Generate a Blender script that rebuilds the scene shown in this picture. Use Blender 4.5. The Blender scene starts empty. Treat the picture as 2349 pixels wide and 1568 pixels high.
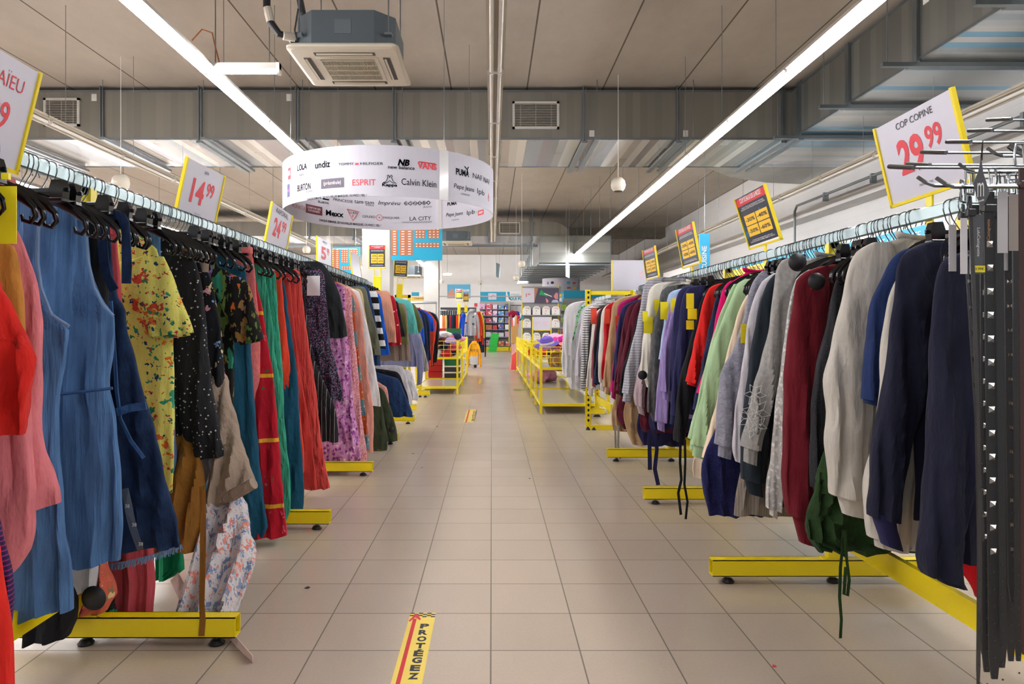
import bpy, math, random
from mathutils import Vector, Matrix
random.seed(7)
SC = bpy.context.scene
COL = SC.collection
PI = math.pi
# ------------------------------------------------------------------ camera, world, exposure
CX, CY, F, CH = 1128.3, 749.5, 1580.0, 1.21          # vanishing point, focal length (px), camera height
cd = bpy.data.cameras.new('camera'); cam = bpy.data.objects.new('camera', cd); COL.objects.link(cam)
cam.location = (0, 0, CH); cam.rotation_euler = (PI / 2, 0, 0)
cd.sensor_width = 36; cd.lens = F / 2349 * 36
cd.shift_x = (1174.5 - CX) / 2349; cd.shift_y = (CY - 784) / 2349
cd.clip_start = .05; cd.clip_end = 200
SC.camera = cam
w = bpy.data.worlds.new('world'); SC.world = w; w.use_nodes = True
w.node_tree.nodes['Background'].inputs[0].default_value = (.93, .95, 1, 1)
w.node_tree.nodes['Background'].inputs[1].default_value = .38
SC.view_settings.view_transform = 'Standard'; SC.view_settings.look = 'None'
SC.view_settings.gamma = 1; SC.view_settings.use_curve_mapping = False
SC.view_settings.exposure = 1.56
SC.cycles.max_bounces = 8; SC.cycles.diffuse_bounces = 3; SC.cycles.glossy_bounces = 3
SC.cycles.use_adaptive_sampling = True; SC.cycles.adaptive_threshold = .02
SC.cycles.caustics_reflective = False; SC.cycles.caustics_refractive = False
TUBE = 26.0                                            # strength of the lit fluorescent tubes

def P(px, py, d):                                      # the place seen at pixel (px, py) at depth d
    return Vector(((px - CX) / F * d, d, CH - (py - CY) / F * d))

# ------------------------------------------------------------------ materials
def lin(c):
    if isinstance(c, str):
        c = c.lstrip('#'); c = [int(c[i:i + 2], 16) / 255 for i in (0, 2, 4)]
    return tuple((v / 12.92 if v <= .04045 else ((v + .055) / 1.055) ** 2.4) for v in c[:3]) + (1,)
MATS = {}
def mat(key, col, rough=.5, metal=0., bump=0., bscale=60., emit=0., spec=.5, layers=(), stretch=(1, 1, 1), var=0., vscale=3., alpha=1., sheen=0., wrinkle=0.):
    """procedural surface; layers: ('spots',scale,threshold,[cols],distort) ('cells',scale,[cols]) ('zstripe',period,share,col)
    ('xstripe',period,[cols]) ('fleck',scale,threshold,col)"""
    if key in MATS: return MATS[key]
    m = bpy.data.materials.new(key); m.use_nodes = True; MATS[key] = m
    nt = m.node_tree; N = nt.nodes; L = nt.links
    b = N['Principled BSDF']
    c = lin(col); b.inputs['Base Color'].default_value = c
    b.inputs['Roughness'].default_value = rough; b.inputs['Metallic'].default_value = metal
    b.inputs['Specular IOR Level'].default_value = spec
    if sheen: b.inputs['Sheen Weight'].default_value = sheen
    if alpha < 1: b.inputs['Alpha'].default_value = alpha
    if emit:
        b.inputs['Emission Color'].default_value = c; b.inputs['Emission Strength'].default_value = emit
    tc = None
    def coord():
        nonlocal tc
        if tc is None:
            t = N.new('ShaderNodeTexCoord'); mp = N.new('ShaderNodeMapping'); mp.inputs['Scale'].default_value = stretch
            L.new(t.outputs['Object'], mp.inputs['Vector']); tc = mp.outputs['Vector']
        return tc
    cur = None
    def base():
        nonlocal cur
        if cur is None:
            r = N.new('ShaderNodeRGB'); r.outputs[0].default_value = c; cur = r.outputs[0]
        return cur
    def mix(fac, colsock_or_col, mode='MIX'):
        nonlocal cur
        x = N.new('ShaderNodeMix'); x.data_type = 'RGBA'; x.blend_type = mode
        a = base()
        L.new(a, x.inputs[6])
        if isinstance(fac, float): x.inputs[0].default_value = fac
        else: L.new(fac, x.inputs[0])
        if isinstance(colsock_or_col, (tuple, list)): x.inputs[7].default_value = colsock_or_col
        else: L.new(colsock_or_col, x.inputs[7])
        cur = x.outputs[2]
    def math_(op, a, b_=None):
        n = N.new('ShaderNodeMath'); n.operation = op
        for i, v in enumerate((a, b_)):
            if v is None: continue
            if isinstance(v, (int, float)): n.inputs[i].default_value = v
            else: L.new(v, n.inputs[i])
        return n.outputs[0]
    def ramp(fac, cols):
        r = N.new('ShaderNodeValToRGB'); r.color_ramp.interpolation = 'CONSTANT'
        e = r.color_ramp.elements
        while len(e) < len(cols): e.new(.5)
        for i, k in enumerate(cols): e[i].position = i / len(cols); e[i].color = lin(k)
        L.new(fac, r.inputs[0]); return r.outputs[0]
    if var:
        n = N.new('ShaderNodeTexNoise'); n.inputs['Scale'].default_value = vscale; n.inputs['Detail'].default_value = 5
        L.new(coord(), n.inputs['Vector'])
        dk = tuple(v * (1 - var) for v in c[:3]) + (1,)
        mr = N.new('ShaderNodeMapRange'); mr.inputs[1].default_value = .35; mr.inputs[2].default_value = .65
        L.new(n.outputs[0], mr.inputs[0]); mix(mr.outputs[0], dk)
    for ly in layers:
        k = ly[0]
        if k in ('spots', 'cells', 'fleck'):
            v = N.new('ShaderNodeTexVoronoi'); v.inputs['Scale'].default_value = ly[1]
            src = coord()
            if k == 'spots' and len(ly) > 4 and ly[4]:
                n = N.new('ShaderNodeTexNoise'); n.inputs['Scale'].default_value = ly[1] * 1.7; L.new(src, n.inputs['Vector'])
                vm = N.new('ShaderNodeVectorMath'); vm.operation = 'SCALE'; vm.inputs['Scale'].default_value = ly[4] / ly[1]
                L.new(n.outputs['Color'], vm.inputs[0])
                va = N.new('ShaderNodeVectorMath'); L.new(src, va.inputs[0]); L.new(vm.outputs[0], va.inputs[1]); src = va.outputs[0]
            L.new(src, v.inputs['Vector'])
            sp = N.new('ShaderNodeSeparateColor'); L.new(v.outputs['Color'], sp.inputs[0])
            if k == 'cells': mix(1.0, ramp(sp.outputs[0], ly[2]))
            elif k == 'spots': mix(math_('LESS_THAN', v.outputs['Distance'], ly[2]), ramp(sp.outputs[0], ly[3]))
            else:
                f = math_('MULTIPLY', math_('LESS_THAN', v.outputs['Distance'], ly[2]), 1.0); mix(f, lin(ly[3]))
        elif k in ('zstripe', 'ystripe', 'xs'):
            s = N.new('ShaderNodeSeparateXYZ'); L.new(coord(), s.inputs[0])
            q = math_('FRACT', math_('DIVIDE', s.outputs[{'zstripe': 2, 'ystripe': 1, 'xs': 0}[k]], ly[1]))
            mix(math_('LESS_THAN', q, ly[2]), lin(ly[3]))
        elif k == 'xstripe':                           # bands of random tone along one axis
            s = N.new('ShaderNodeSeparateXYZ'); L.new(coord(), s.inputs[0])
            q = math_('FLOOR', math_('DIVIDE', s.outputs[ly[3]], ly[1]))
            wn = N.new('ShaderNodeTexWhiteNoise'); wn.noise_dimensions = '1D'; L.new(q, wn.inputs['W'])
            mix(ly[4] if len(ly) > 4 else 1.0, ramp(wn.outputs['Value'], ly[2]))
    if cur is not None: L.new(cur, b.inputs['Base Color'])
    hs = []
    if bump: hs.append((bscale, bump, .002, (1, 1, 1)))
    if wrinkle: hs.append((8., wrinkle, .035, (1.6, 1.6, .5)))
    prev = None
    for sc_, st, dist, sv in hs:
        n = N.new('ShaderNodeTexNoise'); n.inputs['Scale'].default_value = sc_; n.inputs['Detail'].default_value = 4
        mp = N.new('ShaderNodeMapping'); mp.inputs['Scale'].default_value = sv; L.new(coord(), mp.inputs['Vector'])
        L.new(mp.outputs[0], n.inputs['Vector'])
        bm = N.new('ShaderNodeBump'); bm.inputs['Strength'].default_value = min(1, st); bm.inputs['Distance'].default_value = dist
        L.new(n.outputs[0], bm.inputs['Height'])
        if prev: L.new(prev, bm.inputs['Normal'])
        prev = bm.outputs[0]
    if prev: L.new(prev, b.inputs['Normal'])
    return m
def fab(key, col, layers=(), rough=.9, var=.12, bump=.25, wr=.5, vs=14., bs=300., stretch=(1, 1, 1)):
    return mat('fabric_' + key, col, rough, bump=bump, bscale=bs, layers=layers, var=var, vscale=vs, spec=.25, sheen=.03, wrinkle=min(1, wr * 1.5), stretch=stretch)

YEL = mat('yellow_enamel', '#f2d90a', .35, bump=.05, bscale=20)
WHI = mat('white_plastic', '#f2f1ee', .4)
PAPER = mat('price_card', '#d2d0dc', .3)
BLK = mat('black_plastic', '#0d0d0f', .22)
RUB = mat('black_rubber', '#141416', .5)
CHR = mat('polished_steel', '#84898c', .2, 1.)
HOOKM = mat('hook_wire', '#6d7377', .22, 1.)
GAL = mat('galvanised_rail', '#a3b3b4', .35, .7, bump=.08, bscale=30)
STEEL = mat('steel_channel', '#8f979c', .35, 1.)
WIRE = mat('thin_wire', '#8a8f90', .4, .8)
INK = mat('dark_ink', '#2c2c38', .5)
GREY_INK = mat('grey_ink', '#5d5d68', .5)
PALE_INK = mat('pale_ink', '#8f8f9a', .5)
RED_INK = mat('red_ink', '#d8323e', .5)
ORED = mat('price_red', '#dd3b48', .45)
TEAL = mat('teal_print', '#0aa3c8', .5)
SKYB = mat('blue_print', '#3fb1df', .5)
PROMO_Y = mat('promo_yellow', '#f6c52e', .5)
PROMO_D = mat('promo_dark', '#2b3144', .4, layers=(('spots', 14, .42, ['#1f2536', '#2b3144', '#1c6c9c', '#2b3144'], 1.4),))
PROMO_R = mat('promo_red', '#d6333f', .5)
TAGY = mat('yellow_tag_paper', '#f2e21a', .35)
TAGW = mat('white_tag_paper', '#cfcdd0', .5)

# ------------------------------------------------------------------ mesh helpers
def wloc(o):
    v = Vector((0, 0, 0))
    while o is not None: v += o.location; o = o.parent
    return v
class MB:
    def __init__(s): s.v = []; s.f = []
    def add(s, vs, fs):
        n = len(s.v); s.v += [tuple(v) for v in vs]; s.f += [tuple(i + n for i in f) for f in fs]; return s
    def box(s, x0, x1, y0, y1, z0, z1, bev=0):
        if bev:
            b = bev; V = []
            for z, i in ((z0, b), (z0 + b, 0), (z1 - b, 0), (z1, b)):
                V += [(x0 + i, y0 + b, z), (x0 + b, y0 + i, z), (x1 - b, y0 + i, z), (x1 - i, y0 + b, z), (x1 - i, y1 - b, z), (x1 - b, y1 - i, z), (x0 + b, y1 - i, z), (x0 + i, y1 - b, z)]
            Fs = [tuple(range(7, -1, -1)), tuple(range(24, 32))]
            for r in range(3):
                for k in range(8): Fs.append((r * 8 + k, r * 8 + (k + 1) % 8, r * 8 + 8 + (k + 1) % 8, r * 8 + 8 + k))
            return s.add(V, Fs)
        return s.add([(x0, y0, z0), (x1, y0, z0), (x1, y1, z0), (x0, y1, z0), (x0, y0, z1), (x1, y0, z1), (x1, y1, z1), (x0, y1, z1)],
                     [(0, 3, 2, 1), (4, 5, 6, 7), (0, 1, 5, 4), (1, 2, 6, 5), (2, 3, 7, 6), (3, 0, 4, 7)])
    def tube(s, pts, r, n=8, ry=None, closed=False, up=(0, 0, 1)):
        pts = [Vector(p) for p in pts]; V = []; m = len(pts); ry = ry or r
        rs = r if isinstance(r, (list, tuple)) else [r] * m
        rys = ry if isinstance(ry, (list, tuple)) else [ry] * m
        prevb = None
        for i, p in enumerate(pts):
            a = pts[i - 1] if (i or closed) else p; b = pts[(i + 1) % m] if (i < m - 1 or closed) else p
            t = (b - a).normalized() if (b - a).length > 1e-9 else Vector((0, 0, 1))
            if prevb is None:
                u = Vector(up)
                if abs(t.dot(u)) > .97: u = Vector((0, 1, 0)) if abs(t.y) < .9 else Vector((1, 0, 0))
                sd = t.cross(u).normalized()
            else:
                sd = (prevb - t * prevb.dot(t))
                sd = sd.normalized() if sd.length > 1e-6 else prevb
            prevb = sd; u2 = sd.cross(t)
            for k in range(n):
                q = 2 * PI * k / n
                V.append(p + sd * math.cos(q) * rs[i] + u2 * math.sin(q) * rys[i])
        Fs = []
        for i in range(m if closed else m - 1):
            j = (i + 1) % m
            for k in range(n): Fs.append((i * n + k, i * n + (k + 1) % n, j * n + (k + 1) % n, j * n + k))
        if not closed: Fs += [tuple(range(n - 1, -1, -1)), tuple((m - 1) * n + k for k in range(n))]
        return s.add(V, Fs)
    def lathe(s, prof, c=(0, 0, 0), n=24):
        V = []; m = len(prof)
        for r, z in prof:
            for k in range(n): q = 2 * PI * k / n; V.append((c[0] + r * math.cos(q), c[1] + r * math.sin(q), c[2] + z))
        Fs = [(i * n + k, i * n + (k + 1) % n, (i + 1) * n + (k + 1) % n, (i + 1) * n + k) for i in range(m - 1) for k in range(n)]
        Fs += [tuple(range(n - 1, -1, -1)), tuple((m - 1) * n + k for k in range(n))]
        return s.add(V, Fs)
    def prism(s, poly, y0, y1, ax=1):                  # polygon in xz extruded along y (ax=1), or in yz along x (ax=0), or in xy along z (ax=2)
        f = {1: lambda a, b, t: (a, t, b), 0: lambda a, b, t: (t, a, b), 2: lambda a, b, t: (a, b, t)}[ax]
        n = len(poly); V = [f(a, b, y0) for a, b in poly] + [f(a, b, y1) for a, b in poly]
        return s.add(V, [tuple(range(n)), tuple(range(2 * n - 1, n - 1, -1))] + [(i, i + n, (i + 1) % n + n, (i + 1) % n) for i in range(n)])
    def rings(s, rings, cap=True):
        n = len(rings[0]); V = [p for r in rings for p in r]; m = len(rings)
        Fs = [(i * n + k, i * n + (k + 1) % n, (i + 1) * n + (k + 1) % n, (i + 1) * n + k) for i in range(m - 1) for k in range(n)]
        if cap: Fs += [tuple(range(n - 1, -1, -1)), tuple((m - 1) * n + k for k in range(n))]
        return s.add(V, Fs)
    def build(s, name, m, parent=None, local=False, smooth=False, label=None):
        off = Vector((0, 0, 0)) if (parent is None or local) else wloc(parent)
        me = bpy.data.meshes.new(name)
        me.from_pydata([(a - off.x, b - off.y, c - off.z) for a, b, c in s.v], [], s.f)
        me.materials.append(m)
        if smooth:
            me.polygons.foreach_set('use_smooth', [True] * len(me.polygons))
            try: me.set_sharp_from_angle(angle=math.radians(50))
            except Exception: pass
        me.update()
        o = bpy.data.objects.new(name, me); COL.objects.link(o)
        if parent is not None: o.parent = parent
        if label: o['label'] = label
        return o
def tag(o, label=None, cat=None, group=None, kind=None):
    if label: o['label'] = label
    if cat: o['category'] = cat
    if group: o['group'] = group
    if kind: o['kind'] = kind
    return o
def E(name, loc, label, cat, group=None, rot=None):
    o = bpy.data.objects.new(name, None); COL.objects.link(o); o.location = loc; o.empty_display_size = .05
    if rot is not None: o.rotation_euler = rot
    return tag(o, label, cat, group)
def kids(o): return [c for c in bpy.data.objects if c.parent == o]
def copy_tree(o, ch, parent=None):                     # ch: {object: [children]} recorded when the prototype was built
    c = o.copy(); COL.objects.link(c); c.parent = parent
    for k in ch.get(o.name, ()): copy_tree(k, ch, c)
    return c
def tree_of(o):
    d = {}
    def rec(x):
        d[x.name] = kids(x)
        for k in d[x.name]: rec(k)
    rec(o); return d
def struct(name, mb, m, parent=None, smooth=False, label=None):
    o = mb.build(name, m, parent, smooth=smooth)
    if parent is None: o['kind'] = 'structure'
    if label: o['label'] = label
    return o
# text as flat mesh; fn maps local (x, y) to 3D
_tc = {}
def text_mesh(body, bold=0.):
    k = (body, bold)
    if k in _tc: return _tc[k]
    cu = bpy.data.curves.new('lettering', 'FONT'); cu.body = body; cu.size = 1; cu.align_x = 'CENTER'; cu.align_y = 'CENTER'
    cu.resolution_u = 3; cu.offset = bold
    o = bpy.data.objects.new('lettering', cu); COL.objects.link(o)
    dg = bpy.context.evaluated_depsgraph_get(); dg.update()
    me = bpy.data.meshes.new_from_object(o.evaluated_get(dg))
    r = ([tuple(v.co[:2]) for v in me.vertices], [tuple(p.vertices) for p in me.polygons])
    bpy.data.objects.remove(o); bpy.data.curves.remove(cu); bpy.data.meshes.remove(me)
    if r[0]:                                           # centre it exactly
        xs = [a for a, _ in r[0]]; ys = [b for _, b in r[0]]; mx = (min(xs) + max(xs)) / 2; my = (min(ys) + max(ys)) / 2
        r = ([(a - mx, b - my) for a, b in r[0]], r[1])
    _tc[k] = r; return r
def put_text(mb, body, fn, h=None, wd=None, bold=0., cx=0, cy=0, shear=0.):
    V, Fs = text_mesh(body, bold)
    if not V: return
    hh = max(b for _, b in V) - min(b for _, b in V); ww = max(a for a, _ in V) - min(a for a, _ in V)
    if h: sy = h / hh
    if wd: sx = wd / ww
    if not h: sy = sx
    if not wd: sx = sy
    mb.add([fn(cx + a * sx + shear * b * sy, cy + b * sy) for a, b in V], Fs)
# ================================================================== THE SETTING
CZ = CH + 3.77                                         # ceiling height
def grid_mat(key, col, grout, px, ox, py, oy, gw, rough, var, bumpy=.1, speck=True, tone=.06):
    m = mat(key, col, rough, bump=bumpy, bscale=40); nt = m.node_tree; N = nt.nodes; L = nt.links; b = N['Principled BSDF']
    t = N.new('ShaderNodeTexCoord'); s = N.new('ShaderNodeSeparateXYZ'); L.new(t.outputs['Object'], s.inputs[0])
    def M(op, a, c=None):
        n = N.new('ShaderNodeMath'); n.operation = op
        for i, v in enumerate((a, c)):
            if v is None: continue
            if isinstance(v, (int, float)): n.inputs[i].default_value = v
            else: L.new(v, n.inputs[i])
        return n.outputs[0]
    masks = []; ids = []
    for i, (p, o) in enumerate(((px, ox), (py, oy))):
        if not p: continue
        q = M('DIVIDE', M('SUBTRACT', s.outputs[i], o), p)
        r = M('ABSOLUTE', M('SUBTRACT', q, M('ROUND', q)))
        masks.append(M('LESS_THAN', r, gw / 2 / p)); ids.append(M('FLOOR', q))
    k = masks[0] if len(masks) == 1 else M('MAXIMUM', masks[0], masks[1])
    cid = ids[0] if len(ids) == 1 else M('ADD', ids[0], M('MULTIPLY', ids[1], 37.7))
    wn = N.new('ShaderNodeTexWhiteNoise'); wn.noise_dimensions = '1D'; L.new(cid, wn.inputs['W'])
    ns = N.new('ShaderNodeTexNoise'); ns.inputs['Scale'].default_value = 1.1; ns.inputs['Detail'].default_value = 8; ns.inputs['Roughness'].default_value = .65
    mp = N.new('ShaderNodeMapping'); L.new(t.outputs['Object'], mp.inputs[0]); mp.inputs['Scale'].default_value = (1, .55, 1); L.new(mp.outputs[0], ns.inputs['Vector'])
    n2 = N.new('ShaderNodeTexNoise'); n2.inputs['Scale'].default_value = 90; n2.inputs['Detail'].default_value = 2; L.new(t.outputs['Object'], n2.inputs['Vector'])
    val = M('ADD', M('ADD', M('MULTIPLY', wn.outputs['Value'], tone), M('MULTIPLY', M('SUBTRACT', ns.outputs[0], .5), var)), M('MULTIPLY', M('SUBTRACT', n2.outputs[0], .5), .12 if speck else 0.))
    val = M('ADD', val, 1 - tone / 2)
    hs = N.new('ShaderNodeHueSaturation'); hs.inputs['Color'].default_value = lin(col); L.new(val, hs.inputs['Value'])
    x = N.new('ShaderNodeMix'); x.data_type = 'RGBA'; L.new(k, x.inputs[0]); L.new(hs.outputs[0], x.inputs[6]); x.inputs[7].default_value = lin(grout)
    L.new(x.outputs[2], b.inputs['Base Color'])
    rr = M('ADD', M('MULTIPLY', k, .5), M('ADD', rough, M('MULTIPLY', M('SUBTRACT', ns.outputs[0], .5), .15))); L.new(rr, b.inputs['Roughness'])
    return m
M_FLOOR = grid_mat('beige_floor_tiles', '#b9aa9b', '#6a6157', .3333, -.004, .3337, .242, .0055, .24, .10)
M_CEIL = grid_mat('concrete_slabs', '#aca398', '#5f564a', 1.2, .557, 0, 0, .022, .9, .55, .5, True, .1)
M_WALL = mat('white_painted_blocks', '#dcdad8', .8, bump=.3, bscale=25, layers=(('zstripe', .2, .03, '#cfcdca'),), var=.03)
M_WALLP = mat('white_plaster', '#efedeb', .8, var=.03)
M_CONC = mat('bare_concrete', '#8f887d', .9, bump=.5, bscale=12, var=.2)
M_COLM = mat('white_painted_column', '#c4c2bd', .8, bump=.4, bscale=14, var=.08)
struct('floor', MB().box(-14, 6.7, -6, 36.2, -.1, 0), M_FLOOR)
struct('ceiling', MB().box(-14, 6.7, -6, 36.2, CZ, CZ + .2), M_CEIL)
struct('wall_right', MB().box(6.6, 6.8, -6, 36.2, 0, CZ), M_WALL)
struct('wall_left', MB().box(-14.2, -14, -6, 36.2, 0, CZ), M_WALLP)
struct('wall_back', MB().box(-14, 6.6, 36, 36.2, 0, CZ), M_WALLP)
struct('trim_1', MB().box(-14, 6.6, 26.2, 26.9, CH + 3.42, CZ), M_CONC, label='concrete beam across the ceiling')
tl = struct('trim_2', MB().box(6.25, 6.6, -6, 36, CH + 2.2, CH + 2.34), M_WALL, label='ledge along the right wall')
struct('column_1', MB().box(-2.44, -1.92, 12.95, 13.45, 0, CZ), M_COLM)
struct('column_2', MB().box(-2.46, -1.93, 24.9, 25.4, 0, CZ), M_COLM)
tag(bpy.data.objects['column_1'], 'white square concrete column behind the left racks')
tag(bpy.data.objects['column_2'], 'white square concrete column further down the shop')
tr = MB().box(-3.6, 6.5, 35.9, 36, 2.78, 2.83)
struct('trim_3', tr, mat('grey_strip', '#b9b7b4', .6), label='thin strip along the back wall')

# ---- ventilation ducts
DG = ['#8a877f', '#8e8a82', '#86837b', '#918d84', '#8b8880']
DB = ['#9c9fa1', '#dcddd9', '#b9bcbd', '#ece9e2', '#a9b2bc', '#c7c0ba', '#cfe0e8', '#a29a9e', '#e2e4df']  # underside bands lightened: bright reflection put into the colour
M_DF = mat('duct_sheet_cross', '#85817a', .42, .55, bump=.1, bscale=5, layers=(('xstripe', .115, DG, 0),))
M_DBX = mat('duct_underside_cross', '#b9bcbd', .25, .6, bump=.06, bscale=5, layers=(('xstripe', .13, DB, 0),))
M_DBY = mat('duct_underside_long', '#c9d0d4', .25, .6, bump=.06, bscale=5, layers=(('xstripe', .13, ['#c4cace', '#d6d8d6', '#7fb6d6', '#c9ced0', '#aab6bd', '#dcdcd8'], 1),))  # pale bands again carry the reflected brightness of the underside
M_DFY = mat('duct_sheet_long', '#7c7b76', .4, .6, bump=.1, bscale=5, layers=(('xstripe', .13, ['#76756f', '#7e7d77', '#706f6a', '#82817b'], 1),))
LBL = mat('paper_label', '#d9d7d0', .6)
def grille(parent, cx, cz, y, wd, h, n):
    f = MB(); t = .035
    for a in ((cx - wd / 2, cx + wd / 2, cz + h / 2 - t, cz + h / 2), (cx - wd / 2, cx + wd / 2, cz - h / 2, cz - h / 2 + t), (cx - wd / 2, cx - wd / 2 + t, cz - h / 2, cz + h / 2), (cx + wd / 2 - t, cx + wd / 2, cz - h / 2, cz + h / 2)):
        f.box(a[0], a[1], y - .03, y, a[2], a[3])
    g = f.build('vent_frame', mat('grille_frame', '#c6c3bc', .5), parent)
    MB().box(cx - wd / 2 + t, cx + wd / 2 - t, y - .004, y - .002, cz - h / 2 + t, cz + h / 2 - t).build('vent_opening', mat('vent_dark', '#1b1916', .8), g)
    s = MB()
    for i in range(n):
        z = cz - h / 2 + t + (h - 2 * t) * (i + .5) / n; s.box(cx - wd / 2 + t, cx + wd / 2 - t, y - .024, y - .008, z - .006, z + .004)
    for k in (-.33, 0, .33): s.box(cx + k * wd - .004, cx + k * wd + .004, y - .026, y - .022, cz - h / 2 + t, cz + h / 2 - t)
    s.build('louvre', mat('louvre_beige', '#a59f93', .5), g)
DY0, DY1, DZ0, DZ1 = 10.8, 12.66, CH + 2.94, CH + 3.7
du = E('ventilation_duct', (-4, DY0, DZ0), 'wide galvanised duct crossing the ceiling behind the cassette air conditioner', 'duct')
MB().box(-10, 4.7, DY0, DY1, DZ0 + .004, DZ1).build('duct_body', M_DF, du)
MB().box(-10, 4.7, DY0 + .002, DY1 - .002, DZ0, DZ0 + .003).build('duct_underside', M_DBX, du)
MB().box(-10, 4.7, DY0 - .012, DY0, DZ0 - .01, DZ0 + .02).box(-10, 4.7, DY1, DY1 + .012, DZ0 - .01, DZ0 + .02).box(-10, 4.7, DY0 - .012, DY0, DZ1 - .02, DZ1 + .01).build('edge_flange', STEEL, du)
XB = [(x - CX) / F * DY0 for x in (13, 235, 460, 682, 905, 1340, 1555, 1795)]
for i, x in enumerate(XB):
    h = MB().box(x - .03, x - .012, DY0 - .035, DY0, DZ0 - .06, CZ).box(x + .012, x + .03, DY0 - .035, DY0, DZ0 - .06, DZ1 + .02).box(x - .012, x + .012, DY0 - .01, DY0, DZ0, DZ1)
    h.box(x - .045, x + .045, DY0 - .06, DY1 + .18, DZ0 - .07, DZ0 - .035)
    h.box(x + .12, x + .2, DY0 - .3, DY1 + .05, DZ0 - .085, DZ0 - .045)
    h.tube([(x + .16, DY0 - .28, DZ0 - .05), (x + .16, DY0 - .28, CZ)], .006, 5)
    h.build('hanger_bracket', STEEL, du)
    if i in (1, 3, 5, 6): MB().box(x + (.08 if i > 3 else -.17), x + (.16 if i > 3 else -.09), DY0 - .004, DY0, DZ0 + .04 if i > 3 else DZ1 - .16, DZ0 + .14 if i > 3 else DZ1 - .05).build('paper_label', LBL, du)
grille(du, (1229 - CX) / F * DY0, CH + (CY - 265) / F * DY0, DY0, .73, .43, 14)
grille(du, (143 - CX) / F * DY0, CH + (CY - 258) / F * DY0, DY0, .56, .44, 14)
dl = E('ventilation_duct', (5.6, 4, DZ0), 'long galvanised duct running along the right wall under the ceiling', 'duct')
MB().box(4.7, 6.55, -3, DY1, DZ0 + .004, DZ1).build('duct_body', M_DFY, dl)
MB().box(4.702, 6.548, -3, DY1 - .002, DZ0, DZ0 + .003).build('duct_underside', M_DBY, dl)
MB().box(4.685, 4.7, -3, DY0, DZ0 - .01, DZ0 + .02).box(4.685, 4.7, -3, DY0, DZ1 - .02, DZ1 + .01).build('edge_flange', STEEL, dl)
MB().prism([(3.9, DY1), (4.7, DY1 - .01), (4.7, DY0), (6.55, DY0), (6.55, DY1 + 1.6), (5.6, DY1 + 1.4), (4.7, DY1 + .9)], DZ0 + .005, DZ1 - .02, 2).build('corner_bend', mat('duct_bend', '#b0b2ac', .35, .6, var=.2, vscale=3), dl)
for i, y in enumerate((4.7, 6.15, 7.6, 9.05, 10.5)):
    h = MB().box(4.66, 4.70, y - .04, y + .04, DZ0 - .05, DZ1 + .02).box(4.3, 6.55, y - .03, y + .03, DZ0 - .075, DZ0 - .03).box(4.64, 6.55, y + .06, y + .12, DZ0 - .06, DZ0 - .01)
    h.tube([(4.36, y, DZ0 - .05), (4.36, y, CZ)], .006, 5); h.build('hanger_bracket', STEEL, dl)
    if i in (1, 2): MB().box(4.694, 4.699, y + (.08 if i == 1 else -.2), y + (.2 if i == 1 else -.1), DZ0 + .03 if i == 1 else DZ1 - .2, DZ0 + .15 if i == 1 else DZ1 - .08).build('paper_label', LBL, dl)
# second duct
d2 = E('ventilation_duct', (-4, 22, CH + 2.9), 'far galvanised duct crossing the ceiling with a rounded right end', 'duct')
R = .62; x1 = (1306 - CX) / F * 22; zt = CH + (CY - 508) / F * 22; zb = CH + (CY - 541) / F * 22
poly = [(-12, zb), (x1, zb)] + [(x1 - R + R * math.cos(a), zt - .42 + .42 * math.sin(a)) for a in [i * PI / 16 for i in range(0, 9)]] + [(-12, zt)]
MB().prism(poly, 22, 23.9).build('duct_body', M_DF, d2)
MB().box(-12, x1 - .01, 22.01, 23.89, zb - .004, zb - .001).build('duct_underside', M_DBX, d2)
MB().box(-12, 1.5, 22.6, 22.68, zb - .28, zb - .2).build('support_bar', STEEL, d2)
grille(d2, (1169 - CX) / F * 22, CH + (CY - 523) / F * 22, 22, .68, .38, 12)
for px in (710, 812, 1122, 1220):
    x = (px - CX) / F * 22; MB().box(x - .03, x + .03, 21.95, 22, zb - .1, zt).box(x - .04, x + .04, 21.9, 24, zb - .14, zb - .08).tube([(x, 21.9, zb - .1), (x, 21.9, CZ)], .008, 5).build('hanger_bracket', STEEL, d2)
d3 = E('ventilation_duct', (2.6, 22, CH + 2.05), 'galvanised duct with ribbed underside above the far shelves', 'duct')
xa, xb = (1237 - CX) / F * 21.9, (1402 - CX) / F * 21.9; za, zc = CH + (CY - 602) / F * 21.9, CH + (CY - 540) / F * 21.9
MB().box(xa, xb, 21.9, 32, za, zc).build('duct_body', mat('duct_end', '#9a9c98', .4, .6, layers=(('xstripe', .16, ['#93958f', '#a2a49f', '#8b8d88', '#a9aaa5'], 2),)), d3)
for i in range(11):
    y = 22.1 + i * .92; MB().box(xa - .35 if i else xa, xb + .12, y, y + .07, za - .07, za - .02).tube([(xa - .2, y, za - .05), (xa - .2, y, CZ)], .012, 5).build('support_bar', STEEL, d3)
for x in (xa + .02, xb - .02, xa + 1.1): MB().box(x - .015, x + .015, 21.88, 21.9, za, zc).build('edge_flange', STEEL, d3)

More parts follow.
